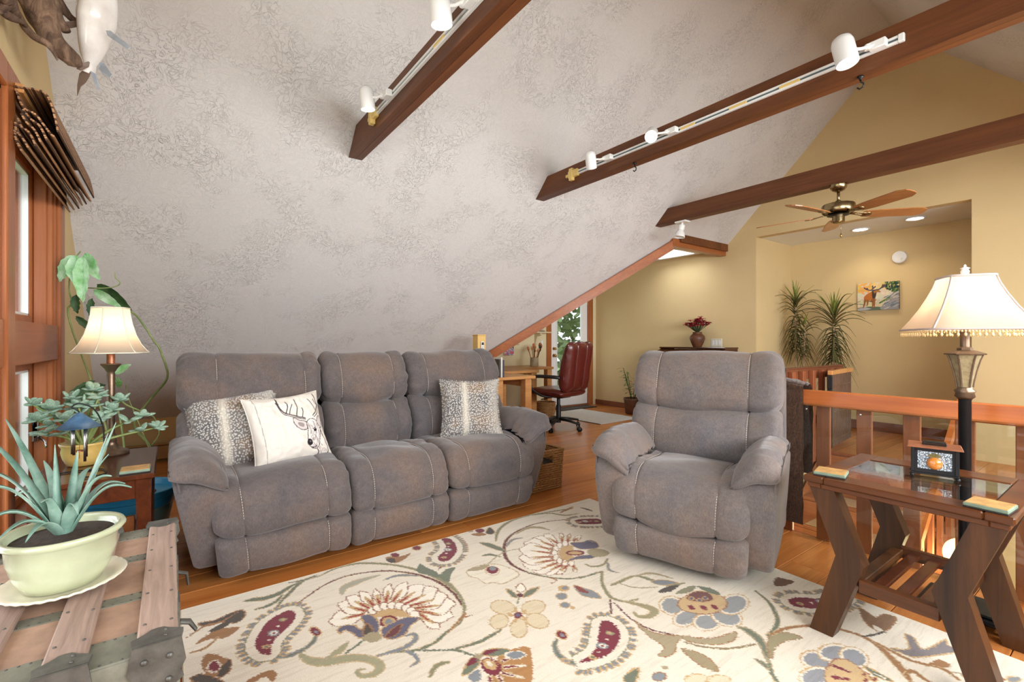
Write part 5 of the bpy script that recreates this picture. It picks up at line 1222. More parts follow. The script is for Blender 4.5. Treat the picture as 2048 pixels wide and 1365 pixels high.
# L-shaped desk
dk = thing('corner_desk', 'L-shaped oak desk in the dormer nook', 'desk', (-4.8, 3.4, 0))
MB().box(-.13, .54, -.52, .02, .715, .75, .005).build('desk_top', 'oak', dk); MB().box(-1.26, -.135, .03, .62, .725, .76, .005).build('desk_corner', 'oak', dk); MB().box(-1.26, -.62, .625, 1.30, .725, .76, .005).build('desk_return', 'oak', dk)
for x, y in ((.46, -.06), (-.05, -.06), (.46, -.46), (-.05, -.46)): MB().box(x-.045, x+.045, y-.045, y+.045, 0, .715, .004).build('leg', 'oak', dk)
for x, y in ((-.68, 1.23), (-1.2, 1.23), (-1.2, .1), (-.20, .55)): MB().box(x-.045, x+.045, y-.045, y+.045, 0, .725, .004).build('leg', 'oak', dk)
MB().box(-.05, .46, -.075, -.05, .62, .715, .003).build('apron', 'oak', dk)
# books standing at the desk end
for i, (c, h_) in enumerate(((srgb(60, 56, 54), .2), (srgb(210, 206, 196), .22), (srgb(52, 60, 72), .19))):
    plain('book_cover_%d' % i, c, .6); b_ = thing('book', ('black', 'cream', 'navy')[i]+' book standing upright on the desk by the post', 'book', (-4.33, 2.905+.024*i, .75), 0, 'books on the desk')
    MB().box(-.07, .07, 0, .0025, 0, h_).build('cover', 'book_cover_%d' % i, b_); MB().box(-.07, .07, .0185, .021, 0, h_).build('cover', 'book_cover_%d' % i, b_); MB().box(.0675, .07, .0025, .0185, 0, h_).build('spine', 'book_cover_%d' % i, b_); MB().box(-.066, .067, .003, .018, .002, h_-.004).build('pages', 'cream_glaze', b_)
# jar of wooden utensils
jr = thing('utensil_jar', 'glass jar of wooden spoons and tools on the desk', 'jar', (-5.72, 4.56, .7605))
plain('jar_band', srgb(176, 160, 130), .4, var=.2); MB().lathe([(.062, 0), (.066, .004), (.066, .13), (.06, .135), (.058, .01), (0, .01)], 24).build('jar', 'jar_band', jr, True)
rg = random.Random(8)
for k in range(14):
    a = rg.uniform(0, 2*PI); d = Vector((math.cos(a)*.3, math.sin(a)*.3, 1)).normalized(); L = rg.uniform(.24, .36); p = Vector((math.cos(a)*.02, math.sin(a)*.02, .02)); u = MB(); u.tube([p, p+d*L*.8], .006, 6); u.tube([p+d*L*.78, p+d*L*.86, p+d*L*.95, p+d*L], [.008, .024, .022, .006], 8, flat=.35)
    u.build('utensil', ('oak', 'cedar_trim', 'black_plastic', 'oak', 'rail_wood')[k % 5], jr, True)
# small hanging picture
hp = thing('small_picture', 'small square canvas with blue top and pink flowers hanging below the dormer trim', 'picture', (-6.07, 4.32, 1.02))
vcol('canvas_print', .6, 0, 200)
q_ = Paint(.18, .19, .004, (96, 150, 176)); rg = random.Random(2)
for k in range(260):
    x, y = rg.uniform(0, .18), rg.uniform(0, .19); c = (214, 70, 96) if y < .06 else (196, 150, 160) if y < .1 else (40, 70, 84) if y < .15 else (90, 158, 190)
    c = rg.choice((c, c, (230, 220, 214), (60, 84, 92) if y > .08 else (236, 120, 140))); q_.disc(x, y, rg.uniform(.004, .012), rg.uniform(.004, .01), c, rg.uniform(0, 3))
q_.to_mesh('painted_face', lambda x, y: (.0162, x-.09, y-.095), 'canvas_print', hp); MB().box(-.012, .016, -.09, .09, -.095, .095, .002).build('canvas', 'canvas_cloth', hp); MB().tube([(0, 0, .095), (0, 0, .2)], .003, 5).build('cord', 'black_plastic', hp)
# bracket shelf with folded things and outlet
sf = thing('bracket_shelf', 'small cream shelf on a scrolled bracket beside the terrace door', 'shelf', (-6.10, 4.72, 1.30))
MB().box(0, .20, -.26, .36, -.02, 0, .004).build('shelf_board', 'cream_paint', sf)
for y in (.16, -.2): MB().prism([(0, -.02), (.16, -.02), (.15, -.05), (.08, -.075), (.06, -.13), (.03, -.2), (0, -.22)], lambda x, z: (x, y-.02, z), lambda x, z: (x, y+.02, z)).build('bracket', 'cream_paint', sf)
for k, c in enumerate(((150, 132, 116), (196, 190, 182), (120, 104, 92))):
    plain('folded_%d' % k, srgb(*c), .9); o = MB(); o.box(.03, .17, -.05-.02*k, .24-.03*k, .002+.022*k, .022+.022*k, .008); tag(o.build('folded_cloth', 'folded_%d' % k, None, loc=(-6.10, 4.72, 1.30)), ('brown', 'pale grey', 'dark taupe')[k]+' folded cloth in the pile on the bracket shelf', 'cloth', 'folded cloths on the shelf')
def plate(loc, rz, label, n_, w=.075):
    e = thing('switch_plate', label, 'switch plate', loc, rz, 'wall plates'); MB().box(-w, w, -.006, 0, -.06, .06, .003).build('cover_plate', 'cream_glaze', e)
    for k in range(n_): x = (k-(n_-1)/2)*.046; MB().box(x-.016, x+.016, -.010, -.006, -.033, .033, .002).build('rocker', 'white_paint', e)
plate((-6.10+.0005, 5.02, 1.12), PI/2, 'cream wall plate beside the terrace door', 1, .04); plate((-3.744, YF, 1.125), 0, 'cream double switch plate on the far wall beside the red flowers', 3, .085)
# office chair
oc = thing('office_chair', 'burgundy leather office chair with black arms and castors at the desk', 'office chair', (-4.66, 4.12, 0), math.atan2(-.20, -1.0)+PI/2)
oc.scale = (1.08, 1.08, 1.02)
plain('leather', srgb(92, 34, 28), .32, var=.12, vs=18, bump=.12, bs=120, coat=.25)
Soft([(-.26, .44), (-.28, .49), (-.24, .53), (0, .53), (.22, .52), (.25, .47), (.2, .43)], -.26, .26, .07, .04, 48, (), .004, .003, .01, 71).build('seat', 'leather', oc)
bk_ = Soft([(.20, .50), (.155, .60), (.17, .75), (.22, .95), (.27, 1.08), (.32, 1.12), (.36, 1.08), (.34, .9), (.30, .65), (.28, .52)], -.25, .25, .08, .05, 64, (-.09, .09), .004, .003, .012, 72); bo = bk_.build('backrest', 'leather', oc)
for u in (-.235, .235): MB().tube([(u, d, z) for d, z in catmull([(.23, .56), (.20, .66), (.21, .8), (.25, .95), (.30, 1.06)], 5)], .006, 6).build('piping', 'leather', bo, True)
for sx in (-1, 1): MB().tube(catmull([(sx*.20, .05, .43), (sx*.30, -.02, .45), (sx*.31, -.16, .52), (sx*.31, -.18, .64), (sx*.31, -.10, .685), (sx*.31, .16, .69), (sx*.27, .22, .68)], 6), [.018]*12+[.02]*10+[.026]*15, 10, flat=.8).build('arm', 'black_plastic', oc, True)
MB().lathe([(.03, .08), (.03, .3), (.022, .31), (.022, .40), (.05, .41), (.09, .43)], 18).build('gas_column', 'black_plastic', oc, True, angle=40); MB().box(-.1, .1, -.12, .12, .405, .44, .01).build('mechanism', 'black_plastic', oc)
MB().tube([(.08, 0, .42), (.24, -.04, .40), (.28, -.04, .40)], .008, 6).build('lever', 'black_plastic', oc, True)
for k in range(5):
    a = 2*PI*k/5+.35; sp_ = MB(); sp_.tube([(.02*math.cos(a), .02*math.sin(a), .13), (.15*math.cos(a), .15*math.sin(a), .12), (.30*math.cos(a), .30*math.sin(a), .09)], [.032, .026, .018], 8, flat=.7); so = sp_.build('base_spoke', 'black_plastic', oc, True)
    w = MB(); w.T = Matrix.Translation((.30*math.cos(a), .30*math.sin(a), .03)) @ Matrix.Rotation(a+.8, 4, 'Z') @ Matrix.Rotation(PI/2, 4, 'X')
    for z in (-.018, .006): w.lathe([(.03, z), (.03, z+.012), (0, z+.012)], 16)
    w.T = None; w.tube([(.30*math.cos(a), .30*math.sin(a), .03), (.30*math.cos(a), .30*math.sin(a), .09)], .007, 6); w.build('castor', 'black_plastic', so, True)
# wicker bin below the desk
wb = thing('wicker_bin', 'round wicker waste bin below the desk behind the office chair', 'bin', (-5.2, 4.35, 0))
for k in range(14): z = .012+.02*k; r_ = .11+.03*k/13; MB().tube([((r_+.004*(1 if (q+k) % 2 else -1))*math.cos(2*PI*q/28), (r_+.004*(1 if (q+k) % 2 else -1))*math.sin(2*PI*q/28), z) for q in range(29)], .0102, 6).build('weave_row', 'seagrass', wb, True)
# mats by the door
dm = thing('door_runner', 'pale grey flat-woven mat on the floor inside the terrace door', 'mat', (-5.22, 5.36, 0), R(2)); plain('mat_weave', srgb(206, 202, 194), .95, var=.08, vs=30, bump=.4, bs=200); plain('mat_dark', srgb(74, 66, 60), .95, var=.2, vs=50, bump=.6, bs=150)
MB().box(-.53, .66, -.60, .26, .001, .008, .003).build('mat_field', 'mat_weave', dm); MB().box(-.53, .66, -.61, -.60, .001, .009, .002).build('mat_binding', 'mat_dark', dm)
d2 = thing('door_mat', 'narrow dark door mat at the terrace door threshold', 'mat', (-5.90, 5.60, 0)); MB().box(-.14, .10, -.40, .40, .001, .012, .004).build('mat_pile', 'mat_dark', d2); MB().box(.10, .115, -.41, .41, .001, .013, .004).build('mat_border', 'black_plastic', d2)
# roll-top cabinet with flower vase
rt = thing('rolltop_desk', 'dark mahogany roll-top desk against the far wall behind the recliner', 'desk', (-3.93, 5.98, 0)); rt.scale = (1, 1, 1.03)
MB().box(-.50, .50, -.27, .29, .08, .74, .006).build('desk_body', 'mahogany', rt); MB().box(-.53, .53, -.34, .30, .74, .775, .006).build('writing_top', 'mahogany', rt)
for sx in (-1, 1): MB().prism([(-.28, .775), (-.24, .86), (-.12, .97), (.0, 1.012), (.29, 1.012), (.29, .775)], lambda y, z: (sx*.50-.012, y, z), lambda y, z: (sx*.50+.012, y, z)).build('side_panel', 'mahogany', rt)
P_ = catmull([(-.275, .78), (-.245, .855), (-.13, .955), (-.02, 1.0)], 5)
for k, (a, b) in enumerate(zip(P_, P_[1:])): MB().hull8([(-.487, a[0], a[1]-.008), (.487, a[0], a[1]-.008), (.487, b[0], b[1]-.008), (-.487, b[0], b[1]-.008), (-.487, a[0]-.002, a[1]+.005), (.487, a[0]-.002, a[1]+.005), (.487, b[0]-.002, b[1]+.003), (-.487, b[0]-.002, b[1]+.003)]).build('tambour_slat', 'mahogany', rt)
MB().box(-.52, .52, -.04, .30, 1.012, 1.032, .006).build('desk_top', 'mahogany', rt)
for sx in (-1, 1):
    for z in (.14, .34, .54): d_ = MB().box(sx*.33-.14, sx*.33+.14, -.285, -.27, z, z+.18, .004).build('drawer', 'walnut_x', rt); MB().ball((sx*.33, -.295, z+.09), .014, 12, 8).build('knob', 'brass', d_, True)
for sx in (-1, 1):
    for y in (-.22, .24): MB().box(sx*.45-.03, sx*.45+.03, y-.03, y+.03, 0, .08, .004).build('foot', 'mahogany', rt)
fv = thing('flower_vase', 'brown clay vase of dark red flowers on the roll-top desk', 'vase', (-3.93, 6.12, 1.0635))
plain('clay', srgb(98, 60, 38), .45, var=.25, vs=14, bump=.15); MB().lathe([(.055, 0), (.06, .005), (.085, .06), (.105, .12), (.10, .155), (.07, .185), (.06, .20), (.068, .215), (.058, .212), (.05, .19), (0, .18)], 32).build('vase', 'clay', fv, True)
plain('red_petal', srgb(172, 40, 52), .6, var=.25, vs=40, bump=0); plain('stem_green', srgb(58, 74, 40), .7, var=.2, bump=0)
rg = random.Random(4); petal = None
for k in range(60):
    th_, ph = rg.uniform(0, 2*PI), rg.uniform(0, 1)**.6*1.15; r_ = rg.uniform(.10, .19); tip = Vector((math.sin(ph)*math.cos(th_)*r_*1.1, math.sin(ph)*math.sin(th_)*r_*.8, .24+math.cos(ph)*r_)); s_ = MB(); s_.tube([(0, 0, .2), tip*.6+Vector((0, 0, .085)), tip], .003, 4); fo = s_.build('flower_stem', 'stem_green', fv)
    f_ = MB()
    for q in range(6): a = 2*PI*q/6+rg.random(); f_.leaf(tip, (math.cos(a), math.sin(a), rg.uniform(.1, .8)), (0, 0, 1), rg.uniform(.038, .054), .046, .6, 4)
    f_.ball(tip, .010, 6, 4); f_.build('flower_head', 'red_petal', fo)
# leafy plant beside the roll-top desk
gp = thing('leafy_plant', 'bushy green plant in a dark pot beside the roll-top desk', 'potted plant', (-4.93, 5.92, 0))
MB().lathe([(.10, 0), (.115, .01), (.14, .22), (.15, .24), (.14, .25), (.13, .23)], 24).build('pot', 'clay', gp, True); MB().lathe([(.132, .225), (0, .23)], 20, closed=False).build('soil', 'soil', gp)
s_ = MB(); rg = random.Random(9); stm = []
for k in range(9): a = rg.uniform(0, 2*PI); stm.append((Vector((.03*math.cos(a), .03*math.sin(a), .23)), Vector((.16*math.cos(a), .16*math.sin(a), rg.uniform(.55, .82))))); s_.tube([stm[-1][0], stm[-1][0].lerp(stm[-1][1], .6)+Vector((0, 0, .05)), stm[-1][1]], .005, 6)
s_.build('stems', 'stem_green', gp, True)
for a, b in stm:
    for q in range(9):
        p = a.lerp(b, .3+.7*q/8); th_ = rg.uniform(0, 2*PI); l = MB(); l.leaf(p, (math.cos(th_), math.sin(th_), rg.uniform(-.1, .6)), (0, 0, 1), rg.uniform(.09, .15), .03, .5, 5); l.build('leaf', 'grass_leaf', gp, True)
# pair of shoes
plain('shoe_grey', srgb(120, 122, 124), .7, var=.15); plain('shoe_sole', srgb(226, 226, 222), .6)
for k in (0, 1):
    sh_ = thing('sneaker', ('grey and white sneaker by the far wall, farther from the leafy plant', 'grey and white sneaker by the far wall, next to the leafy plant')[k], 'shoe', (-4.52-.12*k, 5.70+.02*k, .0), R(-60), 'pair of sneakers')
    so_ = MB(); so_.prism([(-.13, -.035), (-.05, -.04), (.05, -.048), (.12, -.035), (.14, 0), (.12, .035), (.05, .045), (-.05, .038), (-.13, .035), (-.145, 0)], lambda x, y: (x, y, 0), lambda x, y: (x, y, .025)); so_.build('sole', 'shoe_sole', sh_)
    Soft([(-.135, .026), (-.14, .08), (-.11, .10), (-.04, .09), (.03, .075), (.10, .05), (.13, .03)], -.042, .042, .03, .02, 36, (), 0, 0, 0, 1).build('upper', 'shoe_grey', sh_).rotation_euler = (0, 0, -PI/2)
# dracaenas on the landing
n = NT('dracaena_leaf'); v = n.coord(); n.col(n.ramp(n.noise(v, 6, 3), [(.3, srgb(46, 52, 26)), (.55, srgb(84, 84, 40)), (.75, srgb(104, 62, 40))])); n.set(Roughness=.5); MAT['dracaena_leaf'] = n.m
aloe('dracaena_new', srgb(96, 112, 44), srgb(150, 158, 76)); plain('cane', srgb(168, 140, 108), .8, var=.2, vs=30, bump=.3)
def dracaena(name_lab, x, y, canes, seed):
    e = thing('dracaena', name_lab, 'potted plant', (x, y, 0)); rg = random.Random(seed)
    MB().lathe([(.12, 0), (.135, .01), (.165, .24), (.175, .26), (.165, .27), (.155, .25)], 28).build('pot', 'clay', e, True); MB().lathe([(.157, .245), (0, .25)], 20, closed=False).build('soil', 'soil', e)
    for cx, cy, zt, z0, L, n_ in canes:
        MB().tube(catmull([(cx*.3, cy*.3, .24), (cx*.8, cy*.8, zt*.5), (cx, cy, zt)], 5), .014, 8).build('cane', 'cane', e, True)
        for k in range(n_):
            t = k/n_; z = lerp(z0, zt, t); a = k*2.4+rg.uniform(-.3, .3); up = lerp(-.75, 1.5, t**2.8)+rg.uniform(-.15, .15); l_ = L*rg.uniform(.75, 1.1)*(1 if t < .9 else .7)
            h_ = math.cos(up)*l_ if up > 0 else l_*.62; zz = math.sin(up)*l_ if up > 0 else -l_*.75*min(1, -up*1.6+.3)
            lim = lambda v_, lo, hi: min(max(v_, lo), hi)
            tx, ty = lim(cx+math.cos(a)*h_, -5, 5), cy+math.sin(a)*h_
            tx = max(tx, AL-x+.03); ty = min(ty, AB-y-.03)
            mb = MB(); strap(mb, (cx, cy, z), (tx, ty, z+zz), .05*l_ if up > .6 else .22*l_, .023, n=8); mb.build('leaf', 'dracaena_new' if t > .86 else 'dracaena_leaf', e, True)
dracaena('tall dracaena with drooping dark leaves and two canes in the landing corner', -2.95, 6.96, [(-.04, .03, 1.78, 1.0, .36, 95), (.10, -.02, 1.40, .95, .26, 34)], 3)
dracaena('single-cane spiky dracaena on the landing below the moose painting', -2.50, 6.92, [(0, 0, 1.56, .88, .42, 110)], 5)
# moose painting
mp_ = thing('moose_painting', 'unframed canvas painting of a standing moose beside rocks', 'painting', (-2.136, AB, 1.72))
w_, h_ = .434, .35; q_ = Paint(w_, h_, .0035, (222, 206, 178)); rg = random.Random(6)
def X(*a): return [(x*w_, (1-y)*h_) for x, y in a]
for k in range(300):
    x, y = rg.random(), rg.random(); c = (232, 178, 96) if (x < .35 and y < .35) else (226, 196, 130) if y < .25 else (222, 210, 190) if y < .6 else (206, 196, 160); q_.disc(x*w_, (1-y)*h_, rg.uniform(.01, .03), rg.uniform(.008, .02), tuple(min(255, max(0, v+rg.randint(-12, 12))) for v in c), rg.uniform(0, 3))
q_.poly(X((0, .9), (.3, .86), (.6, .9), (1, .86), (1, 1), (0, 1)), (96, 112, 92)); q_.poly(X((0, .93), (.2, .88), (.35, .95), (.2, 1), (0, 1)), (176, 176, 176))
for k in range(120): x = rg.uniform(.68, 1); y = rg.uniform(0, 1-(1-x)*.2)*.55; q_.disc(x*w_, (1-y*(x-.45)*1.8)*h_, .012, .01, rg.choice(((48, 78, 56), (74, 108, 62), (130, 142, 78), (38, 62, 66))), rg.random()*3)
q_.poly(X((.55, .95), (.66, .75), (.76, .52), (.88, .40), (1, .34), (1, 1), (.6, 1)), (150, 150, 152))
for k in range(46): x = rg.uniform(.64, 1); y = rg.uniform(.45, .98); q_.stroke(X((x, y), (x+.10, y-.06)), .007, rg.choice(((196, 184, 170), (104, 128, 146), (78, 108, 128), (172, 160, 148), (212, 200, 188))))
for k in range(36): x = rg.uniform(.55, .78); q_.disc(x*w_, (1-(1.16-x*.75))*h_, .010, .009, rg.choice(((98, 124, 70), (128, 146, 86), (72, 102, 66))), 0)
MO = (188, 112, 52); DKM = (70, 58, 48)
q_.poly(catmull(X((.16, .52), (.22, .42), (.30, .36), (.37, .30), (.42, .32), (.45, .42), (.44, .56), (.40, .66), (.33, .66), (.27, .64), (.20, .68), (.17, .62)), 5, True), MO)
q_.poly(catmull(X((.36, .32), (.43, .28), (.47, .34), (.45, .52), (.41, .66), (.37, .56)), 5, True), DKM); q_.poly(catmull(X((.40, .28), (.46, .26), (.52, .28), (.565, .33), (.55, .37), (.49, .36), (.45, .42), (.41, .38)), 5, True), (176, 118, 62)); q_.poly(X((.42, .36), (.47, .36), (.45, .46)), DKM)
for a, b, c in (((.19, .62), (.17, .78), (.14, .90)), ((.25, .64), (.25, .76), (.235, .82)), ((.37, .62), (.38, .78), (.375, .90)), ((.42, .60), (.415, .76), (.42, .90))): q_.stroke(catmull(X(a, b, c), 4), [.022]*3+[.016]*3+[.011]*3, (150, 96, 56))
q_.poly(catmull(X((.25, .64), (.33, .67), (.40, .66), (.33, .70)), 4, True), DKM)
for L in (((.43, .28), (.34, .275), (.24, .24), (.17, .17)), ((.34, .275), (.38, .20), (.37, .12)), ((.45, .27), (.54, .25), (.60, .18), (.62, .10)), ((.57, .22), (.64, .18), (.68, .13)), ((.38, .22), (.44, .15)), ((.26, .25), (.24, .19)), ((.60, .19), (.66, .10))): q_.stroke(catmull(X(*L), 4), .013, (92, 78, 84))
q_.to_mesh('painted_face', lambda x, y: (x-w_/2, -.0305, y-h_/2), 'canvas_print', mp_); MB().box(-w_/2, w_/2, -.03, -.001, -h_/2, h_/2, .002).build('canvas', 'walnut_x', mp_)
# trees outside the terrace door
plain('bark', srgb(92, 74, 60), .9, var=.3); plain('leaf_green', srgb(66, 108, 46), .7, var=.35, vs=3, bump=0); plain('leaf_pale', srgb(112, 130, 84), .7, var=.35, vs=3, bump=0); plain('lawn', srgb(120, 142, 90), .95, var=.2, vs=2)
struct(MB().box(-60, 40, -40, 60, -3.0, -2.9).build('ground_outside', 'lawn'))
for k, (x, y, h_, r_, mt_, lab) in enumerate(((-10.2, 7.2, 3.6, 1.0, 'leaf_green', 'dense green conifer outside the terrace door'), (-13.5, 11.2, 4.6, 2.3, 'leaf_pale', 'pale leafy tree farther outside the terrace door'), (-15.5, 7.0, 3.0, 1.6, 'leaf_green', 'low green tree behind the conifer outside the door'))):
    e = thing('garden_tree', lab, 'tree', (x, y, -2.9)); rg = random.Random(k); MB().tube([(0, 0, 0), (.05, .02, h_*.6), (0, 0, h_+1.5)], [.16, .11, .03], 8).build('trunk', 'bark', e, True)
    f_ = MB()
    for q in range(2600):
        t = rg.random(); z = .6+t*(h_+2.2); rr = r_*(1-t*.85 if k == 0 else math.sin(PI*min(1, t*.95+.05))**.6)*rg.random()**.4; a = rg.uniform(0, 2*PI); p = Vector((rr*math.cos(a), rr*math.sin(a), z)); d = Vector((rg.uniform(-1, 1), rg.uniform(-1, 1), rg.uniform(-1, .6))).normalized(); u = d.orthogonal().normalized()*.11; i0 = f_.pts([p, p+d*.16+u, p+d*.34, p+d*.16-u]); f_.face(i0, i0+1, i0+2, i0+3)
    stuff(f_.build('foliage', mt_, e))
